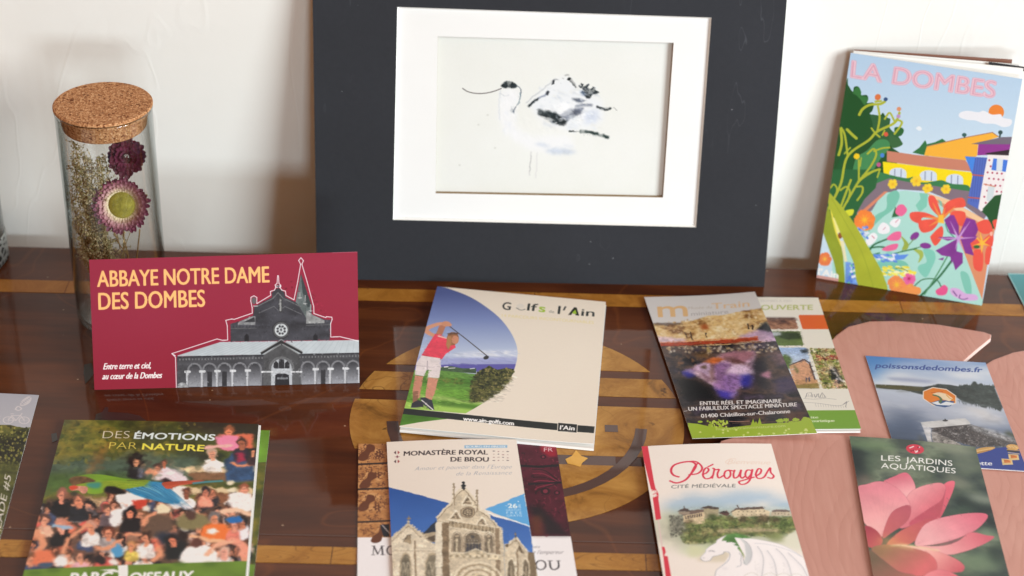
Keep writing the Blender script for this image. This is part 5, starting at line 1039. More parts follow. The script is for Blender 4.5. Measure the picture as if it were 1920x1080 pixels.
    # sun and clouds
    c.ell((650, 345), 56, 54, (240, 138, 60)); cl = [(388, 350), (440, 335), (520, 345), (560, 335), (620, 362), (680, 360), (700, 385), (760, 400), (752, 440), (700, 452), (640, 430), (560, 425), (500, 405), (440, 400), (385, 380)]
    c.poly(cl, (240, 242, 248), sm=True); c.poly([(70, 460), (95, 445), (115, 465), (95, 478)], (236, 244, 250), sm=True)
    # pool
    c.z(1690, 330, 4.32)
    c.poly([(-560, 700), (-250, 300), (-150, 130), (40, 110), (230, 140), (400, 260), (520, 640), (700, 1100), (-560, 1100)], (178, 226, 216))
    c.poly([(150, 130), (220, 135), (210, 240), (150, 290), (120, 230), (160, 180)], (134, 206, 186)); c.poly([(-110, 150), (-40, 110), (-10, 160), (-60, 260), (-150, 330), (-240, 420), (-300, 520), (-220, 330), (-120, 260)], (126, 200, 178), sm=True)
    c.poly([(180, 590), (260, 600), (280, 660), (250, 740), (200, 820), (140, 760), (150, 720), (210, 690)], (134, 208, 190), sm=True); c.poly([(480, 780), (540, 790), (570, 900), (560, 990), (520, 940)], (134, 204, 186), sm=True); c.poly([(-200, 700), (0, 680), (60, 740), (-80, 790), (-240, 780)], (126, 200, 180), sm=True)
    c.poly([(210, 130), (400, 190), (670, 340), (760, 420), (700, 700), (655, 1000), (640, 960), (520, 640), (400, 300)], (226, 150, 112)); c.poly([(210, 130), (400, 190), (680, 350), (640, 370), (460, 280), (300, 190)], (246, 204, 160)); c.poly([(-150, 110), (-130, 108), (-330, 330), (-350, 320)], (222, 140, 110))
    c.poly([(660, 260), (760, 150), (830, 140), (790, 420), (740, 420), (700, 330)], (40, 88, 50))
    # right hand flowers
    RD, OR, YL = (240, 94, 78), (244, 150, 76), (252, 196, 70)
    for q in ([(225, 160), (280, 170), (330, 330), (240, 250)], [(400, 190), (500, 170), (520, 240), (420, 260), (340, 340), (350, 240)], [(80, 290), (200, 290), (320, 350), (180, 330), (160, 380), (85, 350)], [(150, 360), (300, 350), (260, 430), (170, 450)], [(250, 470), (330, 400), (340, 480), (280, 560), (240, 500)], [(420, 280), (520, 290), (500, 400), (400, 340)]): c.poly(q, RD, sm=True, tex=(0.05, 20, 2))
    for (a, b) in ((260, 210), (440, 240), (200, 320), (230, 400), (360, 250)): c.line([(325, 345), (a, b)], 26, OR, 0.9, taper=True)
    c.poly([(310, 310), (345, 310), (350, 380), (300, 370)], YL); c.poly([(300, 180), (330, 200), (340, 240), (320, 230)], (134, 190, 170))
    for q in ([(600, 390), (700, 345), (740, 440), (660, 460)], [(660, 520), (740, 460), (740, 560), (690, 560)], [(590, 600), (660, 610), (655, 760), (590, 740)], [(690, 580), (735, 580), (720, 700), (680, 700)], [(550, 540), (640, 500), (660, 540), (590, 590)], [(740, 360), (790, 350), (770, 440)]): c.poly(q, RD, sm=True)
    for (a, b) in ((640, 450), (720, 480), (580, 560), (650, 620), (720, 560), (600, 480)): c.line([(658, 540), (a, b)], 20, YL, 0.9, taper=True)
    c.ell((612, 568), 26, 14, (60, 110, 60)); c.ell((730, 462), 12, 18, (250, 190, 170))
    c.line([(440, 640), (330, 790), (230, 900), (140, 990)], 16, (60, 120, 84), sm=True); c.line([(380, 640), (290, 800), (190, 960)], 10, (90, 150, 110), sm=True); c.line([(110, 890), (170, 840), (250, 830), (300, 850), (330, 910)], 9, (70, 126, 90), sm=True); c.line([(360, 380), (380, 440), (440, 500)], 8, (80, 150, 130))
    PU, PL = (136, 62, 150), (206, 158, 220)
    for q in ([(350, 350), (400, 310), (430, 310), (470, 400), (470, 480), (400, 460)], [(470, 470), (530, 330), (600, 350), (625, 430), (600, 490), (520, 500)], [(480, 500), (620, 480), (600, 510), (560, 540), (590, 640), (520, 620), (500, 560)], [(460, 500), (280, 600), (330, 640), (400, 650), (410, 710), (450, 600)], [(440, 600), (500, 620), (500, 700), (440, 760), (420, 690)], [(300, 490), (400, 485), (460, 500), (380, 520)]): c.poly(q, PU, tex=(0.06, 20, 4))
    for q in ([(300, 670), (350, 655), (340, 680)],): c.poly(q, PU)
    for (a, b) in ((300, 500), (600, 492), (520, 400), (430, 440), (440, 590), (500, 600), (400, 360), (560, 360)): c.line([(465, 500), (a, b)], 15, PL, 0.9, taper=True)
    c.ell((112, 482), 42, 26, PU, rot=-0.7); c.ell((200, 560), 46, 24, PU, rot=0.1); c.line([(0, 610), (80, 590), (160, 570)], 8, (90, 140, 90)); c.line([(110, 500), (50, 570), (10, 600)], 7, (110, 150, 80)); c.poly([(0, 480), (60, 540), (50, 590), (10, 590), (25, 540)], (160, 180, 80), sm=True); c.poly([(100, 590), (170, 600), (180, 650), (140, 700), (150, 640)], (170, 190, 90), sm=True)
    PK = (240, 112, 160)
    c.poly([(-30, 240), (20, 225), (45, 270), (20, 310), (-40, 300)], PK, sm=True); c.poly([(280, 930), (320, 900), (350, 880), (380, 910), (360, 960), (300, 965)], (236, 96, 150), sm=True)
    c.poly([(400, 910), (460, 910), (520, 950), (600, 960), (620, 1000), (540, 1010), (480, 1000), (410, 960)], (222, 180, 228), sm=True); c.line([(420, 930), (450, 970)], 10, (130, 90, 150)); c.line([(480, 960), (470, 985), (500, 1000), (540, 990)], 7, (130, 90, 150), sm=True)
    c.poly([(0, 780), (120, 770), (100, 810), (20, 815)], (250, 236, 90), sm=True); flower(c, 75, 840, 52, 6, (240, 120, 176), (200, 60, 110)); flower(c, 60, 920, 70, 6, (246, 160, 90), (252, 210, 80))
    # left hand flowers
    c.z(1520, 330, 4.32)
    c.poly([(100, -60), (560, -60), (520, 140), (380, 300), (340, 420), (180, 420), (90, 420)], (46, 104, 62), sm=False)
    c.poly([(560, 60), (620, 110), (420, 280), (370, 300), (440, 180)], (134, 118, 130)); c.poly([(600, 118), (630, 118), (430, 300), (400, 290)], (222, 140, 110))
    c.poly([(480, 760), (620, 620), (560, 520), (430, 480), (360, 420), (420, 400), (540, 520), (700, 640), (560, 900)], (134, 206, 190), 0.7, soft=2)
    c.line([(480, 600), (520, 550), (640, 500)], 13, (50, 110, 74), sm=True); c.line([(480, 580), (560, 570), (640, 580)], 13, (50, 110, 74), sm=True); c.line([(660, 630), (760, 605), (860, 585)], 9, (70, 130, 80), sm=True); c.poly([(660, 330), (690, 240), (720, 320)], (50, 110, 70)); c.line([(480, 600), (490, 640), (560, 620)], 12, (70, 140, 110))
    for q in ([(690, 290), (710, 235), (750, 225), (785, 270), (740, 320)], [(620, 500), (680, 450), (735, 450), (725, 510), (660, 520)], [(580, 590), (640, 555), (710, 545), (695, 590), (620, 605)]): c.poly(q, PK, sm=True)
    W = (246, 246, 250)
    for q in ([(550, 410), (590, 370), (640, 400), (640, 450), (590, 465), (550, 450)], [(645, 370), (680, 340), (730, 345), (720, 390), (690, 412), (650, 390)], [(450, 520), (480, 470), (520, 455), (545, 490), (510, 540), (465, 560)]): c.poly(q, W, sm=True)
    c.line([(500, 480), (520, 500)], 5, (200, 80, 100)); c.line([(590, 430), (610, 410)], 5, (200, 140, 160)); c.line([(690, 370), (715, 345)], 4, (200, 90, 120))
    flower(c, 440, 350, 90, 7, (250, 140, 66), (252, 196, 60), wide=0.5); c.poly([(285, 275), (350, 265), (340, 310), (300, 315)], (222, 226, 60), sm=True)
    for k in range(26): c.ell((c.r.uniform(380, 470), c.r.uniform(400, 500)), 14, 9, [(96, 140, 230), (230, 236, 248), (150, 180, 240)][k % 3], rot=0.8)
    for k in range(40): c.ell((c.r.uniform(520, 720), c.r.uniform(630, 690)), 18, 8, [(96, 140, 230), (240, 240, 250), (120, 160, 240)][k % 3], rot=0.3)
    c.poly([(680, 640), (800, 630), (760, 670), (690, 680)], (100, 150, 236))
    for k in range(40): c.ell((c.r.uniform(570, 820), 770+c.r.uniform(-40, 40)), 22, 9, [(250, 240, 110), (250, 250, 200), (240, 226, 80)][k % 3], rot=0.3)
    c.line([(690, 745), (740, 745), (790, 770)], 8, (110, 140, 80), sm=True)
    flower(c, 700, 880, 80, 7, (248, 150, 90), (252, 200, 70), wide=0.5); flower(c, 800, 830, 50, 6, (240, 110, 170), (180, 40, 90)); c.poly([(740, 910), (880, 900), (880, 960), (740, 950)], (250, 160, 90), sm=True)
    # daffodils
    c.z(1480, 60, 2)
    for (x, y, r_) in ((390, 568, 20), (478, 556, 22), (520, 583, 20), (590, 586, 20)): flower(c, x, y, r_, 6, (250, 214, 60), (240, 180, 50))
    # big stems and leaves
    c.z(1530, 90, 4.32)
    YG, YG2 = (178, 186, 60), (150, 164, 52)
    c.line([(100, 1300), (200, 1100), (258, 870), (430, 740), (500, 670), (640, 600), (680, 520)], 19, YG, sm=True); c.line([(500, 670), (518, 560), (505, 470)], 16, YG, sm=True)
    c.line([(350, 540), (380, 490), (440, 455), (520, 450), (560, 430)], 20, YG, sm=True); c.line([(258, 860), (235, 700), (205, 640)], 16, YG, sm=True); c.line([(200, 640), (210, 760), (185, 860)], 20, YG, sm=True); c.line([(250, 650), (290, 690), (330, 725)], 22, YG, sm=True)
    c.line([(340, 1080), (440, 960), (490, 860), (470, 810), (420, 850)], 15, YG, sm=True); c.line([(350, 1060), (350, 900)], 15, YG); c.line([(470, 830), (540, 805), (600, 800)], 13, YG, sm=True); c.line([(380, 1030), (470, 990), (520, 975)], 18, YG, sm=True); c.line([(520, 980), (500, 1040)], 12, YG)
    c.line([(640, 590), (600, 520), (560, 570)], 14, YG, sm=True); c.line([(650, 575), (700, 600), (640, 690)], 16, YG, sm=True); c.line([(450, 640), (480, 680), (520, 715)], 13, YG, sm=True); c.line([(560, 660), (540, 700)], 12, YG); c.line([(230, 850), (280, 800)], 12, YG); c.line([(370, 880), (360, 950)], 10, YG)
    for (x, y, col, r_) in ((503, 395, (222, 120, 70), 25), (567, 412, (54, 84, 130), 16), (676, 490, (226, 150, 110), 18), (672, 548, (190, 150, 200), 16), (570, 692, (222, 96, 70), 18), (332, 870, (246, 206, 40), 24), (540, 862, (80, 140, 220), 18), (512, 938, (196, 96, 140), 18)): c.ell((x, y), r_, r_, col, jag=0.12)
    c.line([(480, 430), (530, 425)], 16, YG)
    c.z(1520, 330, 4.32)
    c.line([(330, 20), (280, 150), (240, 260)], 17, YG, sm=True); c.line([(500, -40), (400, 30), (330, 140), (262, 260)], 17, YG, sm=True); c.line([(160, 90), (190, 60), (215, 100), (200, 160)], 12, YG, sm=True); c.line([(240, 110), (290, 80), (320, 120), (300, 200)], 14, YG, sm=True); c.line([(370, 80), (420, 80), (420, 130), (380, 190)], 14, YG, sm=True)
    c.poly([(100, 420), (140, 260), (180, 360), (250, 560), (270, 720), (275, 880), (225, 860), (190, 700), (140, 560)], YG2, sm=True, tex=(0.06, 30, 2))
    c.line([(150, 190), (200, 420), (250, 560)], 14, (240, 226, 80), sm=True)
    c.poly([(180, 330), (210, 330), (240, 450), (215, 460)], (246, 238, 150)); c.poly([(240, 520), (270, 520), (300, 700), (275, 690)], (240, 232, 190)); c.ell((240, 478), 18, 26, (150, 90, 50))
    c.poly([(285, 690), (330, 700), (380, 860), (390, 900), (280, 880)], (120, 160, 230), tex=(0.2, 10, 2))
    for k in range(20): c.ell((c.r.uniform(295, 360), c.r.uniform(700, 880)), 12, 12, [(240, 242, 250), (90, 130, 220), (110, 190, 170)][k % 3])
    c.poly([(148, 130), (200, 180), (270, 260), (350, 370), (430, 500), (520, 660), (590, 800), (615, 940), (400, 900), (350, 700), (270, 520), (200, 350), (145, 220)], YG, sm=True, tex=(0.06, 40, 3)); c.line([(170, 170), (290, 380), (420, 620), (510, 900)], 4, YG2, sm=True)
    flower(c, 115, 670, 60, 6, (240, 130, 80), (250, 200, 80), wide=0.5); c.poly([(40, 800), (230, 830), (220, 870), (50, 840)], (214, 160, 150))
    c.text("l'Ain", (62, 798), (222, 830), (66, 745), WHT, 0.06)

def paint_avocet(c):
    c.z(800, 100, 4.5)
    c.a[:] = np.array((233, 234, 229))/255
    c.poly([(-200, -300), (2300, -300), (2300, 1300), (-200, 1300)], (240, 241, 240), alpha=fbm(c.H, c.W, 120, 4, 3)*0.8)
    D = c.dry(8, 0.36, 6, 1, 1.6); D2 = c.dry(12, 0.40, 5, 2, 2.2)
    K, B1, B2, B3 = (36, 44, 48), (96, 102, 118), (176, 186, 204), (222, 228, 238)
    c.poly([(630, 300), (760, 290), (800, 340), (780, 420), (740, 500), (760, 640), (900, 700), (1200, 690), (1260, 800), (1100, 850), (880, 820), (740, 740), (660, 660), (610, 560), (620, 420)], (240, 241, 244), 0.9, soft=8)
    c.poly([(860, 430), (1060, 240), (1180, 190), (1300, 300), (1480, 400), (1500, 560), (1400, 640), (1180, 650), (960, 560)], (234, 237, 242), 0.9, soft=8)
    c.poly([(980, 470), (1100, 500), (1190, 590), (1120, 640), (960, 560)], (240, 240, 240), 0.8, soft=6)
    rr = random.Random(2)
    for k in range(70):
        x, y = rr.uniform(950, 1450), rr.uniform(280, 640); a = rr.uniform(-0.2, 0.9); L_ = rr.uniform(30, 110)
        c.line([(x, y), (x+L_*math.cos(a), y+L_*math.sin(a))], rr.uniform(8, 26), [(246, 247, 250), B3, (206, 212, 222), (226, 226, 222)][k % 4], 0.55, soft=2, taper=True)
    for k in range(24):
        x, y = rr.uniform(620, 760), rr.uniform(330, 700); c.line([(x, y), (x+rr.uniform(-20, 30), y+rr.uniform(30, 90))], rr.uniform(8, 22), [(246, 246, 250), (226, 230, 238)][k % 2], 0.5, soft=2, taper=True)
    c.poly([(632, 272), (660, 248), (705, 236), (745, 252), (770, 276), (740, 296), (690, 298), (650, 290)], K, D*0.5+0.5, soft=1, tex=(0.6, 9, 3), sm=True); c.line([(760, 270), (795, 305), (798, 360), (780, 420), (745, 470), (732, 496)], 9, (92, 104, 116), 0.85, sm=True); c.line([(790, 330), (796, 380), (770, 440)], 5, (120, 150, 160), sm=True)
    c.line([(625, 340), (660, 360), (700, 352)], 6, (190, 196, 204), 0.8, sm=True); c.line([(625, 310), (615, 420), (622, 560)], 6, (206, 212, 220), 0.8, soft=1, sm=True)
    c.line([(860, 448), (900, 415), (945, 385)], 22, K, D*0.6+0.4, soft=1); c.line([(945, 385), (1010, 350), (1030, 335)], 15, (150, 158, 176), soft=1); c.ell((1025, 336), 12, 17, (50, 54, 62), soft=1)
    c.line([(840, 420), (900, 370), (980, 310), (1060, 240)], 8, (186, 190, 196), 0.8, soft=1, sm=True); c.line([(1060, 268), (1072, 236), (1100, 224), (1140, 258)], 9, (150, 154, 160), D, soft=1, sm=True); c.poly([(1056, 270), (1064, 232), (1084, 228), (1078, 260)], (50, 54, 60))
    c.line([(1155, 215), (1170, 190), (1200, 186), (1230, 230), (1270, 290)], 8, (150, 150, 150), D, soft=1, sm=True); c.ell((1205, 215), 15, 14, (40, 44, 46)); c.line([(1215, 230), (1262, 290)], 12, (96, 100, 100), 0.8)
    c.poly([(1310, 290), (1350, 275), (1380, 300), (1430, 310), (1468, 336), (1440, 345), (1410, 345), (1380, 380), (1355, 385), (1330, 350), (1300, 335), (1330, 320)], K, D*0.55+0.45, soft=1, tex=(0.6, 8, 4))
    c.specks([(1290, 260), (1400, 270), (1470, 340), (1400, 370), (1300, 330)], 60, 4, 12, [K, (70, 76, 84)], 8, 0.8); c.poly([(1290, 320), (1340, 330), (1360, 360), (1310, 350)], (110, 130, 160), 0.8, soft=3)
    c.poly([(1230, 375), (1290, 385), (1340, 400), (1410, 440), (1350, 445), (1290, 420), (1240, 395)], (100, 108, 122), D2, soft=2, tex=(0.3, 9, 3)); c.line([(1260, 450), (1320, 440), (1400, 440)], 16, (110, 118, 134), soft=2)
    c.poly([(1120, 530), (1180, 480), (1260, 470), (1330, 460), (1310, 510), (1260, 530), (1200, 560), (1180, 600)], (100, 106, 122), D2*0.6+0.4, soft=2, tex=(0.3, 10, 3)); c.poly([(940, 520), (950, 475), (1000, 490), (1060, 490), (1130, 520), (1150, 560), (1190, 570), (1170, 608), (1110, 605), (1060, 585), (1010, 545)], K, D*0.7+0.3, soft=1.5, tex=(0.6, 9, 5)); c.line([(950, 480), (1010, 500), (1050, 540)], 10, (120, 130, 130), 0.6, soft=1)
    c.ell((1160, 455), 46, 40, (246, 247, 250), soft=4); c.ell((1340, 530), 40, 36, (246, 247, 252), soft=4); c.poly([(1340, 500), (1450, 480), (1440, 580), (1340, 600)], (206, 214, 232), 0.8, soft=6)
    c.line([(1440, 450), (1480, 470), (1555, 468)], 20, K, D*0.6+0.4, soft=1, sm=True); c.line([(1500, 480), (1530, 478)], 12, K); c.line([(1580, 462), (1612, 484)], 5, (150, 150, 150))
    c.line([(1205, 662), (1245, 662)], 14, (50, 60, 60)); c.line([(1245, 664), (1300, 662)], 7, (110, 114, 116), D); c.line([(1300, 664), (1350, 662), (1430, 680), (1490, 700), (1535, 714)], 25, (40, 56, 54), D*0.6+0.4, soft=1, sm=True); c.specks([(1300, 690), (1440, 705), (1430, 690), (1310, 675)], 30, 3, 6, [(200, 205, 205)], 2, 0.8)
    c.poly([(1000, 820), (1080, 800), (1200, 812), (1280, 838), (1200, 850), (1060, 850)], (196, 206, 222), 0.9, soft=5, tex=(0.08, 10, 3)); c.poly([(910, 765), (960, 752), (1060, 785), (1000, 795)], (206, 214, 228), 0.8, soft=4); c.line([(1160, 775), (1240, 792)], 10, (216, 222, 232), soft=3)
    c.line([(886, 835), (882, 930), (870, 1025)], 7, (196, 194, 196), 0.9, soft=1); c.line([(938, 840), (934, 960), (920, 1060)], 6, (212, 210, 212), 0.9, soft=1); c.line([(884, 860), (876, 1000)], 3, (140, 136, 140), 0.7)
    for k in range(60):
        x, y = rr.uniform(960, 1440), rr.uniform(300, 600); a = rr.uniform(0.1, 1.0); L_ = rr.uniform(20, 80)
        c.line([(x, y), (x+L_*math.cos(a), y+L_*math.sin(a))], rr.uniform(5, 16), [(248, 249, 252), (214, 220, 230), (196, 204, 218), (232, 232, 230)][k % 4], D*0.6, soft=1, taper=True)
    c.warp(3, 9, 4)
    c.scumble([(930, 460), (1340, 440), (1480, 560), (1180, 620), (1000, 560)], 500, 4, 12, 0.14, 8, 3, 0.4, 2.0, 0.4, soft=1); c.scumble([(640, 320), (800, 300), (800, 500), (1150, 620), (900, 760), (640, 600)], 500, 5, 16, 0.025, 8, 4, 0.5, 2.2, 1.0, soft=1)
    c.line([(305, 297), (350, 325), (420, 340), (500, 338), (570, 322), (635, 298)], 7, (78, 70, 70), sm=True)
    for (x, y) in ((518, 522), (440, 604), (580, 800), (280, 945)): c.ell((x, y), 9, 6, (206, 206, 200), soft=1)
# ================================================================== the place
WALL_Y, BACK_Y = 1.4430, 1.4180
YN = np.array([0, 1.0, 0])

# ------------------------------------------------------------------ materials of the setting
def m_wall():
    m, N, L, b = mat('white_plaster'); tc = N.new('ShaderNodeTexCoord')
    n1 = N.new('ShaderNodeTexNoise'); n1.inputs['Scale'].default_value = 3.2; n1.inputs['Detail'].default_value = 6; n1.inputs['Distortion'].default_value = 0.6
    L.new(tc.outputs['Object'], n1.inputs['Vector'])
    r = ramp(N, [(0.3, (226, 223, 217)), (0.7, (234, 232, 228))]); L.new(n1.outputs['Fac'], r.inputs[0]); L.new(r.outputs[0], b.inputs['Base Color'])
    b.inputs['Roughness'].default_value = 0.42; b.inputs['Specular IOR Level'].default_value = 0.4
    n2 = N.new('ShaderNodeTexNoise'); n2.inputs['Scale'].default_value = 60; n2.inputs['Detail'].default_value = 6; L.new(tc.outputs['Object'], n2.inputs['Vector'])
    # thin meandering brush ridges
    n3 = N.new('ShaderNodeTexNoise'); n3.inputs['Scale'].default_value = 4.0; n3.inputs['Detail'].default_value = 3; n3.inputs['Distortion'].default_value = 1.2
    mp = N.new('ShaderNodeMapping'); mp.inputs['Scale'].default_value = (1.6, 1, 0.55); L.new(tc.outputs['Object'], mp.inputs[0]); L.new(mp.outputs[0], n3.inputs['Vector'])
    d = math_node(N, L, 'ABSOLUTE', math_node(N, L, 'SUBTRACT', n3.outputs['Fac'], 0.5)); rid = math_node(N, L, 'SUBTRACT', 1.0, math_node(N, L, 'MULTIPLY', d, 90.0), True)
    h = math_node(N, L, 'ADD', math_node(N, L, 'MULTIPLY', n2.outputs['Fac'], 0.10), math_node(N, L, 'MULTIPLY', rid, 0.06))
    h = math_node(N, L, 'ADD', h, math_node(N, L, 'MULTIPLY', n1.outputs['Fac'], 1.2))
    bp = N.new('ShaderNodeBump'); bp.inputs['Strength'].default_value = 0.55; bp.inputs['Distance'].default_value = 0.0035
    L.new(h, bp.inputs['Height']); L.new(bp.outputs[0], b.inputs['Normal']); return m
def m_mahogany():
    m, N, L, b = mat('lacquered_mahogany'); tc = N.new('ShaderNodeTexCoord')
    mp = N.new('ShaderNodeMapping'); mp.inputs['Scale'].default_value = (1.2, 7.0, 1); mp.inputs['Rotation'].default_value = (0, 0, 1.35); L.new(tc.outputs['Object'], mp.inputs[0])
    n1 = N.new('ShaderNodeTexNoise'); n1.inputs['Scale'].default_value = 3.0; n1.inputs['Detail'].default_value = 7; n1.inputs['Distortion'].default_value = 1.6; L.new(mp.outputs[0], n1.inputs['Vector'])
    r = ramp(N, [(0.2, (54, 25, 9)), (0.45, (76, 36, 14)), (0.62, (92, 47, 20)), (0.85, (64, 30, 12))]); L.new(n1.outputs['Fac'], r.inputs[0])
    n2 = N.new('ShaderNodeTexNoise'); n2.inputs['Scale'].default_value = 260; mp2 = N.new('ShaderNodeMapping'); mp2.inputs['Scale'].default_value = (0.06, 1, 1); mp2.inputs['Rotation'].default_value = (0, 0, 1.2)
    L.new(tc.outputs['Object'], mp2.inputs[0]); L.new(mp2.outputs[0], n2.inputs['Vector'])
    c = mixc(N, L, 0.22, r.outputs[0], n2.outputs['Fac'], 'OVERLAY')
    # golden flame streaks of the veneer
    n3 = N.new('ShaderNodeTexNoise'); n3.inputs['Scale'].default_value = 5.5; n3.inputs['Distortion'].default_value = 0.9; n3.inputs['Detail'].default_value = 2; L.new(tc.outputs['Object'], n3.inputs['Vector'])
    d = math_node(N, L, 'ABSOLUTE', math_node(N, L, 'SUBTRACT', n3.outputs['Fac'], 0.5)); rid = math_node(N, L, 'SUBTRACT', 1.0, math_node(N, L, 'MULTIPLY', d, 110.0), True)
    c = mixc(N, L, math_node(N, L, 'MULTIPLY', rid, 0.16), c, (150, 84, 34))
    v = N.new('ShaderNodeTexVoronoi'); v.inputs['Scale'].default_value = 120; L.new(tc.outputs['Object'], v.inputs['Vector']); sv = N.new('ShaderNodeSeparateColor'); L.new(v.outputs['Color'], sv.inputs[0])
    dd = math_node(N, L, 'MULTIPLY', math_node(N, L, 'LESS_THAN', v.outputs['Distance'], 0.10), math_node(N, L, 'GREATER_THAN', sv.outputs[0], 0.94)); c = mixc(N, L, math_node(N, L, 'MULTIPLY', dd, 0.6), c, (190, 160, 130))
    L.new(c, b.inputs['Base Color'])
    b.inputs['Roughness'].default_value = 0.4; b.inputs['Specular IOR Level'].default_value = 0.08; b.inputs['Coat Weight'].default_value = 0.62; b.inputs['Coat Roughness'].default_value = 0.045
    n4 = N.new('ShaderNodeTexNoise'); n4.inputs['Scale'].default_value = 9; n4.inputs['Detail'].default_value = 3; L.new(tc.outputs['Object'], n4.inputs['Vector'])
    bp = N.new('ShaderNodeBump'); bp.inputs['Strength'].default_value = 0.12; bp.inputs['Distance'].default_value = 0.004
    L.new(n4.outputs['Fac'], bp.inputs['Height']); L.new(bp.outputs[0], b.inputs['Normal']); L.new(bp.outputs[0], b.inputs['Coat Normal']); return m
def m_gold(name, dark=(84, 54, 22), mid=(156, 108, 48), light=(192, 144, 74), rings=False):
    m, N, L, b = mat(name); tc = N.new('ShaderNodeTexCoord')
    n1 = N.new('ShaderNodeTexNoise'); n1.inputs['Scale'].default_value = 24; n1.inputs['Detail'].default_value = 9; n1.inputs['Roughness'].default_value = 0.7; n1.inputs['Distortion'].default_value = 0.8; L.new(tc.outputs['Object'], n1.inputs['Vector'])
    r = ramp(N, [(0.28, dark), (0.45, mid), (0.7, light)]); L.new(n1.outputs['Fac'], r.inputs[0]); c = r.outputs[0]
    # hairline cracks and worn spots
    v = N.new('ShaderNodeTexVoronoi'); v.feature = 'DISTANCE_TO_EDGE'; v.inputs['Scale'].default_value = 26; v.inputs['Randomness'].default_value = 1
    nw = N.new('ShaderNodeTexNoise'); nw.inputs['Scale'].default_value = 22; L.new(tc.outputs['Object'], nw.inputs['Vector'])
    vm = N.new('ShaderNodeVectorMath'); vm.operation = 'ADD'; vs = N.new('ShaderNodeVectorMath'); vs.operation = 'SCALE'; vs.inputs['Scale'].default_value = 0.09
    L.new(nw.outputs['Color'], vs.inputs[0]); L.new(tc.outputs['Object'], vm.inputs[0]); L.new(vs.outputs[0], vm.inputs[1]); L.new(vm.outputs[0], v.inputs['Vector'])
    cr = math_node(N, L, 'SUBTRACT', 1.0, math_node(N, L, 'MULTIPLY', v.outputs['Distance'], 42.0), True)
    n2 = N.new('ShaderNodeTexNoise'); n2.inputs['Scale'].default_value = 11; L.new(tc.outputs['Object'], n2.inputs['Vector'])
    crm = math_node(N, L, 'MULTIPLY', math_node(N, L, 'MULTIPLY', cr, 0.7), math_node(N, L, 'MULTIPLY', math_node(N, L, 'SUBTRACT', n2.outputs['Fac'], 0.5), 5.0, True))
    c = mixc(N, L, crm, c, (74, 44, 18))
    n3 = N.new('ShaderNodeTexNoise'); n3.inputs['Scale'].default_value = 70; n3.inputs['Detail'].default_value = 4; L.new(tc.outputs['Object'], n3.inputs['Vector'])
    sp = math_node(N, L, 'MULTIPLY', math_node(N, L, 'SUBTRACT', n3.outputs['Fac'], 0.68), 12.0, True); c = mixc(N, L, sp, c, (70, 40, 16))
    if rings:
        mp = N.new('ShaderNodeMapping'); mp.inputs['Scale'].default_value = (14, 70, 1); L.new(tc.outputs['Object'], mp.inputs[0])
        wv = N.new('ShaderNodeTexNoise'); wv.inputs['Scale'].default_value = 1.0; wv.inputs['Detail'].default_value = 0; L.new(mp.outputs[0], wv.inputs['Vector'])
        s = math_node(N, L, 'ABSOLUTE', math_node(N, L, 'SINE', math_node(N, L, 'MULTIPLY', wv.outputs['Fac'], 46.0)))
        c = mixc(N, L, math_node(N, L, 'SUBTRACT', 0.55, math_node(N, L, 'MULTIPLY', s, 1.9), True), c, (84, 50, 18))
    L.new(c, b.inputs['Base Color']); b.inputs['Roughness'].default_value = 0.5; b.inputs['Specular IOR Level'].default_value = 0.1; b.inputs['Coat Weight'].default_value = 0.4; b.inputs['Coat Roughness'].default_value = 0.07; return m
def m_cork():
    m, N, L, b = mat('cork'); tc = N.new('ShaderNodeTexCoord')
    v = N.new('ShaderNodeTexVoronoi'); v.inputs['Scale'].default_value = 850; L.new(tc.outputs['Object'], v.inputs['Vector'])
    hs = N.new('ShaderNodeSeparateColor'); L.new(v.outputs['Color'], hs.inputs[0])
    r = ramp(N, [(0.0, (150, 98, 60)), (0.5, (184, 130, 88)), (0.85, (204, 154, 110)), (1, (218, 172, 128))]); L.new(hs.outputs[0], r.inputs[0])
    n = N.new('ShaderNodeTexNoise'); n.inputs['Scale'].default_value = 420; n.inputs['Detail'].default_value = 3; L.new(tc.outputs['Object'], n.inputs['Vector'])
    sp = math_node(N, L, 'MULTIPLY', math_node(N, L, 'SUBTRACT', n.outputs['Fac'], 0.58), 12.0, True); c = mixc(N, L, sp, r.outputs[0], (104, 56, 28))
    L.new(c, b.inputs['Base Color']); b.inputs['Roughness'].default_value = 0.85; b.inputs['Specular IOR Level'].default_value = 0.2
    bp = N.new('ShaderNodeBump'); bp.inputs['Strength'].default_value = 0.6; bp.inputs['Distance'].default_value = 0.0006; L.new(v.outputs['Distance'], bp.inputs['Height']); L.new(bp.outputs[0], b.inputs['Normal']); return m
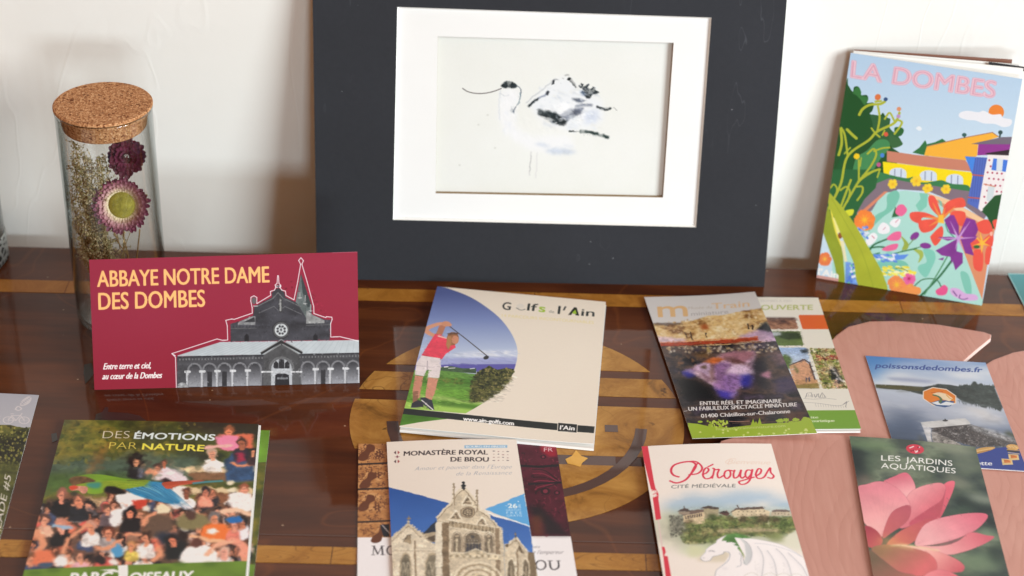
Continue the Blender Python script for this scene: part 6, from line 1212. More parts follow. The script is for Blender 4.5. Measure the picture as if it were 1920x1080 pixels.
def m_glass(name='clear_glass', edge=(150, 168, 164)):
    m = bpy.data.materials.new(name); m.use_nodes = True; N, L = m.node_tree.nodes, m.node_tree.links
    for n in list(N): N.remove(n)
    out = N.new('ShaderNodeOutputMaterial'); tr = N.new('ShaderNodeBsdfTransparent'); gl = N.new('ShaderNodeBsdfGlossy'); gl.inputs['Roughness'].default_value = 0.03
    lw = N.new('ShaderNodeLayerWeight'); lw.inputs['Blend'].default_value = 0.5      # facing = 1 - cos
    fc = math_node(N, L, 'ADD', math_node(N, L, 'MULTIPLY', math_node(N, L, 'POWER', lw.outputs['Facing'], 3.2), 0.8), 0.06)
    nz = N.new('ShaderNodeTexNoise'); nz.inputs['Scale'].default_value = 30; r = N.new('ShaderNodeValToRGB'); e = r.color_ramp.elements
    e[0].position = 0.5; e[0].color = (0.985, 0.99, 0.985, 1); e[1].position = 1.0; e[1].color = (*lin(edge), 1)
    L.new(lw.outputs['Facing'], r.inputs[0]); L.new(r.outputs[0], tr.inputs[0])
    
    bp = N.new('ShaderNodeBump'); bp.inputs['Strength'].default_value = 0.05; bp.inputs['Distance'].default_value = 0.002; L.new(nz.outputs['Fac'], bp.inputs['Height']); L.new(bp.outputs[0], gl.inputs['Normal'])
    mx = N.new('ShaderNodeMixShader'); L.new(fc, mx.inputs[0]); L.new(tr.outputs[0], mx.inputs[1]); L.new(gl.outputs[0], mx.inputs[2]); L.new(mx.outputs[0], out.inputs[0]); return m
def m_pink():
    m, N, L, b = mat('pink_grained_wood'); tc = N.new('ShaderNodeTexCoord')
    n0 = N.new('ShaderNodeTexNoise'); n0.inputs['Scale'].default_value = 5; n0.inputs['Distortion'].default_value = 0.4; mp = N.new('ShaderNodeMapping'); mp.inputs['Scale'].default_value = (1.9, 0.42, 1); mp.inputs['Rotation'].default_value = (0, 0, -0.14)
    L.new(tc.outputs['Object'], mp.inputs[0]); L.new(mp.outputs[0], n0.inputs['Vector'])
    nf = N.new('ShaderNodeTexNoise'); nf.inputs['Scale'].default_value = 60; nf.inputs['Detail'].default_value = 3; mf = N.new('ShaderNodeMapping'); mf.inputs['Scale'].default_value = (4.5, 0.35, 1); mf.inputs['Rotation'].default_value = (0, 0, -0.14); L.new(tc.outputs['Object'], mf.inputs[0]); L.new(mf.outputs[0], nf.inputs['Vector'])
    s = math_node(N, L, 'SINE', math_node(N, L, 'ADD', math_node(N, L, 'MULTIPLY', n0.outputs['Fac'], 120.0), math_node(N, L, 'MULTIPLY', nf.outputs['Fac'], 2.2)))
    a = math_node(N, L, 'POWER', math_node(N, L, 'ABSOLUTE', s), 0.45); f = math_node(N, L, 'SUBTRACT', 1.0, a, True)
    n1 = N.new('ShaderNodeTexNoise'); n1.inputs['Scale'].default_value = 7; n1.inputs['Detail'].default_value = 4; L.new(tc.outputs['Object'], n1.inputs['Vector'])
    r = ramp(N, [(0.3, (190, 136, 122)), (0.7, (198, 146, 133))]); L.new(n1.outputs['Fac'], r.inputs[0])
    c = mixc(N, L, math_node(N, L, 'MULTIPLY', math_node(N, L, 'MULTIPLY', f, n1.outputs['Fac']), 0.24), r.outputs[0], (160, 98, 84)); c = mixc(N, L, math_node(N, L, 'MULTIPLY', math_node(N, L, 'SUBTRACT', nf.outputs['Fac'], 0.45), 1.3, True), c, (208, 158, 144)); L.new(c, b.inputs['Base Color'])
    b.inputs['Roughness'].default_value = 0.5; b.inputs['Specular IOR Level'].default_value = 0.4
    bp = N.new('ShaderNodeBump'); bp.inputs['Strength'].default_value = 0.12; bp.inputs['Distance'].default_value = 0.001; bp.invert = True; L.new(f, bp.inputs['Height']); L.new(bp.outputs[0], b.inputs['Normal']); return m
M_WALL, M_TABLE, M_CORK, M_GLASS, M_PINK = m_wall(), m_mahogany(), m_cork(), m_glass(), m_pink()
M_GOLD = m_gold('honey_veneer'); M_BAND = m_gold('ringed_veneer', (130, 84, 32), (166, 114, 48), (184, 134, 64), True)
M_STRIPE = simple('dark_walnut_veneer', (74, 40, 26), 0.3, 0.5, 0.2, 30, coat=0.8)
M_INK = simple('blackened_inlay', (34, 22, 16), 0.35, 0.5, 0.2, 80, coat=0.5)
M_PAPER = simple('white_paper', (236, 234, 230), 0.6, 0.3, 0.02, 40)

# ------------------------------------------------------------------ wall and table
wall = mkobj('wall', [(-1.6, WALL_Y, -0.75), (1.6, WALL_Y, -0.75), (1.6, WALL_Y, 1.6), (-1.6, WALL_Y, 1.6), (-1.6, WALL_Y+0.1, -0.75), (1.6, WALL_Y+0.1, -0.75), (1.6, WALL_Y+0.1, 1.6), (-1.6, WALL_Y+0.1, 1.6)],
             [(0, 1, 2, 3), (5, 4, 7, 6), (3, 2, 6, 7), (0, 4, 5, 1), (0, 3, 7, 4), (1, 5, 6, 2)], M_WALL)
tag(wall, kind='structure')
floor = mkobj('floor', [(-3, -2.5, -0.75), (3, -2.5, -0.75), (3, WALL_Y, -0.75), (-3, WALL_Y, -0.75)], [(0, 1, 2, 3)], simple('floor_boards', (120, 84, 56), 0.5, 0.3, 0.2, 8))
tag(floor, kind='structure')
table = empty('table', (0, 1.1, -0.75), 'long dark lacquered wooden table inlaid with honey-coloured bands and a ringed disc', 'table')
prism('table_top', [(-1.0, 0.55), (1.0, 0.55), (1.0, BACK_Y+0.004), (-1.0, BACK_Y-0.004)], -0.028, 0.0, M_TABLE, table, 0.002)
for (x, y) in ((-0.93, 0.62), (0.93, 0.62), (-0.93, 1.35), (0.93, 1.35)):
    v, f = lathe([(0.018, -0.75), (0.022, -0.6), (0.03, -0.2), (0.034, -0.0285)], x, y, 16); mkobj('leg', v, f, M_TABLE, table, smooth=True)
T = 0.0003
def inlay(name, pts, m, z0=0.0001, z1=T, sm=False, parent=table):
    P = [onz(p) for p in (catmull(pts) if sm else pts)]
    return prism(name, [(q[0], q[1]) for q in P], z0, z1, m, parent)
xy = lambda p: onz(p)[:2]
a0, a1, b0, b1 = xy((0, 524)), xy((1920, 571.5)), xy((0, 547)), xy((1920, 593))
def band(name, p0, p1, q0, q1, m, cuts):
    """a border strip in several butted lengths"""
    ext = lambda a, b, x: a+(b-a)*((x-a[0])/(b[0]-a[0]))
    for x0, x1 in zip(cuts[:-1], cuts[1:]):
        A, B, C_, D = ext(p0, p1, x0), ext(p0, p1, x1-0.0006), ext(q0, q1, x1-0.0006), ext(q0, q1, x0)
        prism(name, [D, C_, B, A], 0.0001, T, m, table)
band('inlay_band', a0, a1, b0, b1, m_gold('back_band_veneer', (120, 76, 24), (160, 106, 40), (186, 132, 60)), [-0.97, -0.6, -0.38, -0.2, 0.02, 0.16, 0.335, 0.5, 0.97])
c0, c1, d0, d1 = xy((0, 1012)), xy((1240, 1040)), xy((0, 1044)), xy((1240, 1071))
band('inlay_band', c0, c1, d0, d1, M_BAND, [-0.97, -0.5, -0.12, 0.1, 0.42, 0.97])
band('inlay_line', c0+[0, .0125], c1+[0, .0125], c0+[0, .0117], c1+[0, .0117], M_STRIPE, [-0.97, 0.0, 0.97])
# the ringed disc: stepped upper half, round lower half
R0, CX, CY = 0.1285, 0.007, 1.1765
def disc_slice(y0, y1, r=R0, n=10):
    hw = lambda y: math.sqrt(max(r*r-(y-CY)**2, 0))
    ys = np.linspace(y0, y1, n); return [(CX+hw(y), y) for y in ys]+[(CX-hw(y), y) for y in ys[::-1]]
def yof(py, px=960): return onz((px, py))[1]
for (p0, p1, r) in ((690, 575, 0.1285), (738, 704, R0+0.002)):
    y0, y1 = yof(p0), yof(p1)
    y1 = min(y1, CY+r-0.0005); S_ = disc_slice(y0, y1, r)
    S_ = [p for i, p in enumerate(S_) if i == 0 or abs(p[0]-S_[i-1][0])+abs(p[1]-S_[i-1][1]) > 1e-5]
    prism('inlay_piece', S_, 0.0001, T, M_GOLD, table)
yb, ym = yof(757), yof(850)
prism('inlay_piece', disc_slice(ym, yb, R0+0.001), 0.0001, T, M_GOLD, table)
ym2 = yof(868)
def ring(r0, r1, a0_, a1_, z0, z1, m, n=24, name='inlay_piece'):
    t = np.radians(np.linspace(a0_, a1_, n)); P = [(CX+r1*math.cos(a), CY+r1*math.sin(a)) for a in t]+[(CX+r0*math.cos(a), CY+r0*math.sin(a)) for a in t[::-1]]
    return prism(name, P, z0, z1, m, table)
S_ = [p for p in disc_slice(CY-R0+0.0004, ym2, R0, 14)]
prism('inlay_piece', S_, 0.0001, T, M_GOLD, table)
prism('inlay_stripe', [(CX-0.075, ym2), (CX+0.075, ym2), (CX+0.075, ym-0.0002), (CX-0.075, ym-0.0002)], 0.0001, T-0.0001, M_STRIPE, table)
ring(0.092, 0.101, -176, -4, T, T+0.00015, M_STRIPE, name='inlay_ring')
for s in (-1, 1): prism('inlay_stripe', [(CX+s*0.068, CY-0.012), (CX+s*0.078, CY-0.012), (CX+s*0.078, CY-0.003), (CX+s*0.068, CY-0.003)][::s], T, T+0.00015, M_STRIPE, table)
inlay('inlay_leaf', [(1060, 862), (1072, 856), (1080, 845), (1090, 856), (1102, 860), (1092, 868), (1088, 876), (1074, 872), (1064, 870)], m_gold('bright_leaf_veneer', (170, 110, 40), (214, 160, 70), (232, 184, 96)), T+0.0001, T+0.0003)
inlay('inlay_figure', [(178, 789), (180, 777), (192, 773), (197, 764), (203, 764), (203, 773), (240, 775), (262, 780), (275, 790)], M_INK)
inlay('inlay_figure', [(158, 684), (172, 681), (176, 700), (168, 712), (160, 720), (157, 700)], M_INK)
inlay('inlay_figure', [(96, 814), (106, 812), (108, 826), (98, 830)], M_INK)

# ------------------------------------------------------------------ pink leaf shaped board
mat_out = [(1344, 838), (1352, 826), (1400, 812), (1450, 760), (1500, 700), (1548, 650), (1568, 628), (1590, 612), (1630, 602), (1680, 601), (1760, 608), (1845, 622), (1859, 627), (1858, 634), (1836, 652), (1808, 676), (1770, 712), (1790, 716), (1830, 694), (1862, 674), (1900, 660), (1960, 650), (2060, 650), (2180, 700), (2280, 840), (2300, 1050), (2240, 1300), (2000, 1500), (1640, 1560), (1400, 1450), (1290, 1250), (1270, 1050), (1300, 900)]
pts = [onz(p, 0.004)[:2] for p in mat_out]
pink = prism('leaf_board', pts, 0.0004, 0.004, M_PINK, None, 0.0012)
tag(pink, 'large pink grained board cut like a lobed leaf lying under the leaflets on the right', 'serving board')
pink.data.materials.append(simple('pale_pink_edge', (236, 206, 196), 0.5))
for p in pink.data.polygons:
    if abs(p.normal.z) < 0.9: p.material_index = 1

# ------------------------------------------------------------------ leaflets lying flat
def leaflet(name, label, quad, paint, wcm, hcm, base, gain=1.0, rough=0.35, coat=0.15, cat='leaflet', th=0.0004, lift=None, seed=1, pages=None, paper=None, group=None, bump=0.08):
    ctr = sum(np.array(q) for q in quad)/4
    e = empty(name, (ctr[0], ctr[1], max(0, min(q[2] for q in quad)-0.0004)), label, cat, group)
    cv = Canvas(quad, wcm, hcm, base, seed=seed); paint(cv); m = cv.material(name, gain, rough, 0.45, coat, bump=bump)
    slab('cover', quad, th, [m, paper or M_PAPER], e, lift)
    if pages: pages(e, quad)
    return e
def inner(dx, dy, dz, th, name='pages', grow=0.0):
    def f(e, q):
        q = [np.array(p) for p in q]; u = q[1]-q[0]; v = q[3]-q[0]; u /= np.linalg.norm(u); v /= np.linalg.norm(v)
        slab(name, [p+u*dx+v*dy-np.array([0, 0, dz]) for p in q], th, [M_PAPER, M_PAPER], e)
    return f
def zq(tl, tr, br, bl, z):   # four photo corners, four heights
    z = z if hasattr(z, '__len__') else (z,)*4
    return [onz(p, h) for p, h in zip((tl, tr, br, bl), z)]
G = 1.0
q = flat_quad((121, 787), (485, 795), (43, 1080), (461, 1080), 0.21, 0.0045)
leaflet('park_brochure', 'brochure with a macaw flying over a seated crowd, upper of the two front left', q, paint_parc, 14.8, 21, (60, 70, 40), 1.15, 0.3, 0.3, 'brochure', lift=lambda u, v: 0.0006*math.sin(u*PI), pages=inner(0.0016, 0.0, 0.0012, 0.0012), seed=3)
q = flat_quad((148, 800), (506, 807), (60, 1080), (476, 1080), 0.21, 0.0014)
leaflet('park_brochure', 'brochure with a green border almost hidden under the macaw brochure, front left', q, lambda c: paint_parc(c, True), 14.8, 21, (60, 70, 40), G, 0.3, 0.3, 'brochure', seed=3)
q = flat_quad((-170, 729), (72.7, 740.7), (-300, 1010), (0, 1010), 0.21, 0.001)
leaflet('walk_leaflet', 'leaflet with white footprint and bicycle symbols over trees, cut by the left edge', q, paint_balade, 10, 21, (180, 180, 190), G, 0.35, 0.2, seed=5)
q = zq((820, 537), (1136, 566), (1113, 835), (749, 800), (0.0062, 0.0050, 0.0050, 0.0060))
leaflet('golf_magazine', 'cream magazine with a golfer in a pink top, lying behind the cathedral leaflet', q, paint_golf, 14.8, 21, (226, 216, 202), 1.08, 0.45, 0.1, 'magazine', lift=lambda u, v: 0.0010*math.sin(PI*v)+0.0016*max(0, u-0.6)**2/0.16*max(0, v-0.6)/0.4, pages=inner(0.0004, 0.0015, 0.0020, 0.0022), seed=7)
q = flat_quad((672, 832), (1042, 832), (670, 1080), (1082, 1080), 0.21, 0.0012)
leaflet('monument_brochure', 'brochure with brown patterned tiles and FR corner, mostly under the cathedral leaflet', q, paint_brou_under, 14.8, 21, (236, 232, 232), G, 0.35, 0.15, 'brochure', seed=9)
q = flat_quad((725, 831), (968, 826), (737, 1080), (1008, 1080), 0.21, 0.0030)
leaflet('cathedral_leaflet', 'leaflet with a pale stone gothic church under blue sky, front centre', q, paint_brou, 9.9, 21, (226, 215, 204), 1.07, 0.4, 0.1, seed=11, lift=lambda u, v: 0.0012*math.sin(u*PI)*(1-v*0.5)+0.0012*max(0, 0.3-v)**2*10)
q = zq((1316, 556), (1534, 558), (1614.5, 804), (1368, 806), (0.0026, 0.0026, 0.0085, 0.0036))
leaflet('discovery_leaflet', 'white and green leaflet with small square photos and an orange block, half covered', q, paint_decouverte, 9.9, 20, (226, 222, 212), G, 0.35, 0.15, seed=13, pages=inner(-0.0006, 0.0016, 0.0014, 0.0012))
q = zq((1208, 557), (1415, 550), (1532, 812), (1298, 822), (0.0036, 0.0046, 0.0095, 0.0036))
leaflet('museum_leaflet', 'leaflet with a purple rocky landscape and lime green foot, behind the red-edged leaflet', q, paint_musee, 9.9, 21, (216, 213, 212), 0.9, 0.25, 0.4, seed=15, lift=lambda u, v: -0.0004*math.sin(u*PI)+0.004*max(0, u+v*-1.2-0.35)**2)
q = [onz((1203, 837), 0.0030), onz((1446, 832), 0.0062)]
q = flat_quad((1203, 837), (1446, 832), (1243.5, 1080), (1517, 1080), 0.21, 0.0058)
leaflet('village_leaflet', 'cream leaflet with a red edge strip, hilltop houses and a white dragon', q, paint_perouges, 9.9, 21, (232, 222, 214), 1.07, 0.45, 0.05, seed=17, lift=lambda u, v: 0.0014*math.sin(u*PI))
q = zq((1622.8, 667), (1848, 680), (1927, 884), (1686, 868), 0.0052)
leaflet('fish_leaflet', 'leaflet with a calm lake photo, orange octagon badge and blue foot', q, paint_poissons, 9.9, 14.7, (150, 160, 180), 0.86, 0.35, 0.15, seed=19)
q = flat_quad((1592.5, 817.5), (1829, 838), (1637.5, 1080), (1892.5, 1080), 0.21, 0.0062)
leaflet('water_garden_leaflet', 'dark green leaflet with a large pink lotus flower, front right', q, paint_jardins, 9.9, 21, (60, 70, 66), 0.98, 0.4, 0.15, seed=21, lift=lambda u, v: 0.0012*math.sin(u*PI))
def paint_teal(c):
    c.z(1780, 400, 4.5); c.a[:] = c.grad((500, 510), (84, 150, 156), (700, 800), (66, 120, 118))/255
    c.line([(496, 508), (1500, 530)], 7, (170, 206, 206)); c.line([(496, 508), (900, 1300)], 6, (140, 184, 186))
q = flat_quad((1889, 512), (2100, 520), (1920, 573), (2160, 585), 0.21, 0.0016)
leaflet('teal_leaflet', 'teal leaflet of which one corner shows at the right edge by the wall', q, paint_teal, 9.9, 21, (80, 140, 144), G, 0.4, 0.1, seed=23)

# ------------------------------------------------------------------ standing card in front of the jar
A, B = onz((177, 731), 0.0004), onz((674, 718), 0.0004)
e = (B-A)/np.linalg.norm(B-A); back = np.array([-e[1], e[0], 0]); best = None
for k in range(0, 500):
    th = math.radians(k*0.1); up = math.cos(th)*np.array([0, 0, 1.0])+math.sin(th)*back; n = np.cross(e, up)
    TL = onplane((167, 487), A, n); h = np.linalg.norm(TL-A)
    if best is None or abs(h-0.100) < best[0]: best = (abs(h-0.100), th, n, TL)
_, th, n, TL = best; TR = onplane((670, 472), A, n)
print('abbey card tilt', round(math.degrees(th), 1), 'h', np.linalg.norm(TL-A), np.linalg.norm(TR-B), 'w', np.linalg.norm(TR-TL))
q = [TL, TR, B, A]
ec = empty('abbey_card', (A+B)/2-[0, 0, 0.0004], 'wide crimson card with a grey abbey, standing up and leaning towards the jar', 'card')
cv = Canvas(q, 21, 10, (160, 45, 68), seed=31); paint_abbaye(cv)
slab('cover', q, 0.0005, [cv.material('abbey_card', 0.84, 0.33, 0.4, 0.3, bump=0.05), M_PAPER], ec, lift=lambda u, v: 0.0012*math.sin(PI*u)*(1-v))
nb = -n if n[1] < 0 else n
if nb[1] < 0: nb = -nb
slab('back_panels', [p+nb*0.0007+(np.array([0, 0, 0.0004]) if i > 1 else 0) for i, p in enumerate(q)], 0.0012, [M_PAPER, M_PAPER], ec)

# ------------------------------------------------------------------ framed painting leaning on the wall
A, B = onz((594, 523)), onz((1433, 538))
e = (B-A)/np.linalg.norm(B-A); back = np.array([-e[1], e[0], 0]); W_, H_ = np.linalg.norm(B-A), 0.30
th = math.asin((WALL_Y-max(A[1], B[1])-0.0035)/H_); UPF = math.cos(th)*np.array([0, 0, 1.0])+math.sin(th)*back; NF = np.cross(e, UPF)      # towards camera
print('frame tilt', math.degrees(th), W_, NF)
def fpt(x, y, d=0.0): return A+e*x+UPF*y+NF*d
def ftrace(p, d=0.0):
    P = onplane(p, A+NF*d, NF)-A-NF*d; return P@e, P@UPF
fr = empty('picture_mount', (A+B)/2, 'black mounted board with a small painting of a wading bird, leaning on the wall', 'picture')
M_BLACK = simple('black_card', (49, 51, 57), 0.7, 0.12, 0.10, 220, bump=0.15)
def m_worn_card():
    m = simple('black_card', (45, 46, 50), 0.7, 0.12, 0.10, 220, bump=0.2); N, L = m.node_tree.nodes, m.node_tree.links; b = N['Principled BSDF']; src = b.inputs['Base Color'].links[0].from_socket; tc = N.new('ShaderNodeTexCoord')
    n1 = N.new('ShaderNodeTexNoise'); n1.inputs['Scale'].default_value = 6; n1.inputs['Detail'].default_value = 5; L.new(tc.outputs['Object'], n1.inputs['Vector'])
    c = mixc(N, L, math_node(N, L, 'MULTIPLY', math_node(N, L, 'SUBTRACT', n1.outputs['Fac'], 0.45), 0.8, True), src, (58, 60, 67))
    v = N.new('ShaderNodeTexVoronoi'); v.inputs['Scale'].default_value = 150; L.new(tc.outputs['Object'], v.inputs['Vector']); sp = N.new('ShaderNodeSeparateColor'); L.new(v.outputs['Color'], sp.inputs[0])
    d = math_node(N, L, 'MULTIPLY', math_node(N, L, 'LESS_THAN', v.outputs['Distance'], 0.10), math_node(N, L, 'GREATER_THAN', sp.outputs[0], 0.975)); c = mixc(N, L, math_node(N, L, 'MULTIPLY', d, 0.35), c, (150, 150, 154))
    mp = N.new('ShaderNodeMapping'); mp.inputs['Rotation'].default_value = (0.3, 0.75, 0.2); mp.inputs['Scale'].default_value = (9, 9, 1.1); L.new(tc.outputs['Object'], mp.inputs[0]); n3 = N.new('ShaderNodeTexNoise'); n3.inputs['Scale'].default_value = 7; n3.inputs['Detail'].default_value = 2; L.new(mp.outputs[0], n3.inputs['Vector'])
    l_ = math_node(N, L, 'SUBTRACT', 1.0, math_node(N, L, 'MULTIPLY', math_node(N, L, 'ABSOLUTE', math_node(N, L, 'SUBTRACT', n3.outputs['Fac'], 0.62)), 160.0), True); c = mixc(N, L, math_node(N, L, 'MULTIPLY', math_node(N, L, 'MULTIPLY', l_, math_node(N, L, 'MULTIPLY', math_node(N, L, 'SUBTRACT', n1.outputs['Fac'], 0.55), 8.0, True)), 0.16), c, (120, 122, 130))
    L.new(c, b.inputs['Base Color']); return m
M_BLACK = m_worn_card()
M_BEVEL = simple('white_card_core', (238, 238, 234), 0.6)
M_MAT = simple('ivory_mount_card', (224, 223, 221), 0.7, 0.3, 0.02, 30)
M_KRAFT = simple('brown_card_core', (150, 126, 88), 0.8)
o_ = [ftrace(p) for p in ((745, 13), (1334, 33), (1305, 426), (737, 412))]
i_ = [ftrace(p, -0.003) for p in ((821, 68), (1263, 80), (1243, 370), (817, 362))]
TH = 0.0022
def ring_plate(name, outer, inner_, d_front, th_, mats, bev=0.0, parent=fr):
    """flat plate with a window; mats = face, outer edge, window edge; window edge bevelled inward by bev"""
    V = [fpt(x, y, d_front) for x, y in outer]+[fpt(x, y, d_front) for x, y in inner_]
    cx = sum(p[0] for p in inner_)/4; cy = sum(p[1] for p in inner_)/4
    inb = [(x+(bev if x < cx else -bev), y+(bev if y < cy else -bev)) for x, y in inner_]
    V += [fpt(x, y, d_front-th_) for x, y in outer]+[fpt(x, y, d_front-th_) for x, y in inb]
    F_, MI = [], []
    for k in range(4):
        j = (k+1) % 4
        F_.append((k, 4+k, 4+j, j)); MI.append(0)
        F_.append((8+k, 8+j, 12+j, 12+k)); MI.append(1)
        F_.append((k, j, 8+j, 8+k)); MI.append(1)
        F_.append((4+k, 12+k, 12+j, 4+j)); MI.append(2)
    return mkobj(name, V, F_, mats, parent, MI)
outer = [(0, H_), (W_, H_), (W_, 0), (0, 0)]
ring_plate('black_board', outer, o_, 0.0, TH, [M_BLACK, M_BEVEL, M_BEVEL], 0.0013)
ox0, ox1, oy0, oy1 = min(p[0] for p in o_)-.02, max(p[0] for p in o_)+.02, min(p[1] for p in o_)-.02, max(p[1] for p in o_)+.02
ring_plate('inner_mount', [(ox0, oy1), (ox1, oy1), (ox1, oy0), (ox0, oy0)], i_, -TH-0.0003, 0.0052, [M_MAT, M_BEVEL, M_KRAFT], 0.0)
pq = [fpt(i_[0][0]-.012, i_[0][1]+.012, -TH-.0056), fpt(i_[1][0]+.012, i_[1][1]+.012, -TH-.0056), fpt(i_[2][0]+.012, i_[2][1]-.012, -TH-.0056), fpt(i_[3][0]-.012, i_[3][1]-.012, -TH-.0056)]
wcm, hcm = np.linalg.norm(pq[1]-pq[0])*100, np.linalg.norm(pq[3]-pq[0])*100
cv = Canvas(pq, wcm, hcm, (233, 234, 229), ppc=34, seed=41); paint_avocet(cv)
slab('bird_painting', pq, 0.0004, [cv.material('bird_painting', 0.82, tint=(1.0, 0.99, 0.972), rough=0.6, spec=0.3, bump=0.15), M_PAPER], fr)
bk = [fpt(0.001, H_-0.001, -TH-.0065), fpt(W_-0.001, H_-0.001, -TH-.0065), fpt(W_-0.001, 0.001, -TH-.0065), fpt(0.001, 0.001, -TH-.0065)]
slab('backing_board', bk, 0.0015, [M_BEVEL, M_BEVEL], fr, n=2)
for s in ((0.004, 0.012), (W_-0.012, 0.012)):    # side spacers between mount and backing
    V = []
    for d in (-TH-0.0001, -TH-.0064):
        V += [fpt(s[0], 0.004, d), fpt(s[0]+0.008, 0.004, d), fpt(s[0]+0.008, H_-0.004, d), fpt(s[0], H_-0.004, d)]
    mkobj('spacer', V, [(0, 1, 2, 3), (7, 6, 5, 4), (0, 4, 5, 1), (1, 5, 6, 2), (2, 6, 7, 3), (3, 7, 4, 0)], M_BEVEL, fr)

# ------------------------------------------------------------------ magazine standing at the wall
A, B = onz((1531, 521), 0.0004), onz((1841, 573), 0.0004)
TL = onplane((1595, 99), (0, WALL_Y-0.012, 0), YN); n = np.cross(B-A, TL-A); n /= np.linalg.norm(n); TR = onplane((1917, 148), A, n)
print('dombes', np.linalg.norm(TL-A), np.linalg.norm(TR-B), np.linalg.norm(B-A), np.linalg.norm(TR-TL))
if n[1] > 0: n = -n
q = [TL, TR, B, A]
em = empty('illustrated_magazine', (A+B)/2-[0, 0, 0.0004], 'bright magazine with a drawn garden, pool and flowers, standing against the wall', 'magazine')
cv = Canvas(q, 14.8, 21, (184, 212, 238), seed=51); paint_dombes(cv)
slab('cover', q, 0.0005, [cv.material('illustrated_magazine', 0.86, 0.3, 0.5, 0.3, bump=0.05), M_PAPER], em)
M_BROWNP = simple('brown_printed_page', (128, 84, 66), 0.5); M_DKP = simple('dark_printed_page', (30, 30, 32), 0.5)
ex = (B-A)/np.linalg.norm(B-A); upm = (TL-A)/np.linalg.norm(TL-A)
def leaf(off0, off1, up0, up1, x0, x1, m, name='page'):
    P = [TL+ex*x0-n*off0+upm*up0, TL+ex*x1-n*off1+upm*up1, B+ex*(x1-0.148)-n*0.0022, A+ex*x0-n*0.0015]
    P[2] = B-n*(0.002)-ex*0.001+np.array([0, 0, .0003]); P[3] = A-n*0.0012+ex*0.001+np.array([0, 0, .0003])
    slab(name, P, 0.0004, [m, m], em, n=4)
leaf(0.002, 0.010, 0.0005, 0.0045, 0.002, 0.140, M_PAPER); leaf(0.004, 0.014, 0.001, 0.0062, 0.002, 0.136, M_PAPER); leaf(0.006, 0.0175, 0.0015, 0.0085, 0.002, 0.130, M_BROWNP, 'back_cover')
P0 = TL+ex*0.112-n*0.0095+upm*0.0048; P1 = TL+ex*0.142-n*0.0105+upm*0.0050
slab('page', [P0+upm*.0012, P1+upm*.0006, P1-upm*.003, P0-upm*.003], 0.0003, [M_DKP, M_DKP], em, n=2)

# ------------------------------------------------------------------ glass jar with cork lid
jc = onz((232, 590)); JR = 0.0378
def hz(py, x, y):
    lo, hi = 0.0, 0.5
    for _ in range(50):
        m_ = (lo+hi)/2
        if proj((x, y, m_))[1] > py: lo = m_
        else: hi = m_
    return lo
JH = hz(193, jc[0], jc[1]); pt = proj((jc[0], jc[1], JH)); pr = proj((jc[0]+JR, jc[1], JH))
print('jar h', JH, 'top centre', pt, 'half width px', pr[0]-pt[0])
def jar(name, x, y, label, h, r, group=None):
    j = empty(name, (x, y, 0), label, 'jar', group)
    z1 = h-0.0034
    v, f = lathe([(0.0005, 0.0012), (r*0.86, 0.0010), (r*0.95, 0.0018), (r*0.99, 0.005), (r, 0.010), (r, z1-0.002), (r*1.012, z1-0.0012), (r*1.012, z1), (r*0.975, z1+0.0004), (r*0.965, z1-0.002), (r*0.965, 0.010), (r*0.94, 0.006), (r*0.8, 0.0042), (0.0005, 0.0040)], x, y, 96)
    mkobj('glass', v, f, M_GLASS, j, smooth=True); return j
j = jar('flower_jar', jc[0], jc[1], 'clear cylindrical glass jar with a wide cork lid, holding dried flowers', JH, JR)
z1 = JH-0.0034; r = JR
v, f = lathe([(0.0005, z1-0.0165), (r*0.84, z1-0.0165), (r*0.86, z1-0.0155), (r*0.945, z1+0.0006), (r*1.0, z1+0.0008), (r*1.02, z1+0.0014), (r*1.02, JH-0.0008), (r*1.0, JH), (0.0005, JH)], jc[0], jc[1], 96)
lid = mkobj('cork_lid', v, f, M_CORK, j)
c2 = onz((-69, 486)); jar('glass_jar', c2[0], c2[1], 'clear glass jar with a dark silver band round its foot, cut by the left edge', 0.15, JR)
v, f = lathe([(0.0005, 0.130), (r*0.86, 0.130), (r*0.945, 0.1472), (r*1.02, 0.1474), (r*1.02, 0.1492), (r, 0.15), (0.0005, 0.15)], c2[0], c2[1], 64)
mkobj('cork_lid', v, f, M_CORK, [o for o in COL.objects if o.name.startswith('glass_jar')][0])

def m_lattice():
    m, N, L, b = mat('silver_lattice'); tc = N.new('ShaderNodeTexCoord'); v = N.new('ShaderNodeTexVoronoi'); v.feature = 'DISTANCE_TO_EDGE'; v.inputs['Scale'].default_value = 150; L.new(tc.outputs['Object'], v.inputs['Vector'])
    r = ramp(N, [(0.1, (176, 182, 180)), (0.22, (44, 48, 48))]); L.new(v.outputs['Distance'], r.inputs[0]); L.new(r.outputs[0], b.inputs['Base Color']); b.inputs['Metallic'].default_value = 0.5; b.inputs['Roughness'].default_value = 0.4
    bp = N.new('ShaderNodeBump'); bp.invert = True; bp.inputs['Distance'].default_value = 0.001; L.new(v.outputs['Distance'], bp.inputs['Height']); L.new(bp.outputs[0], b.inputs['Normal']); return m
v, f = lathe([(r*1.01, 0.0006), (r*1.03, 0.002), (r*1.035, 0.010), (r*1.03, 0.024), (r*1.01, 0.0265), (r*1.004, 0.0265), (r*1.004, 0.0006)], c2[0], c2[1], 96, True)
mkobj('lattice_band', v, f, m_lattice(), [o for o in COL.objects if o.name.startswith('glass_jar')][0], smooth=True)

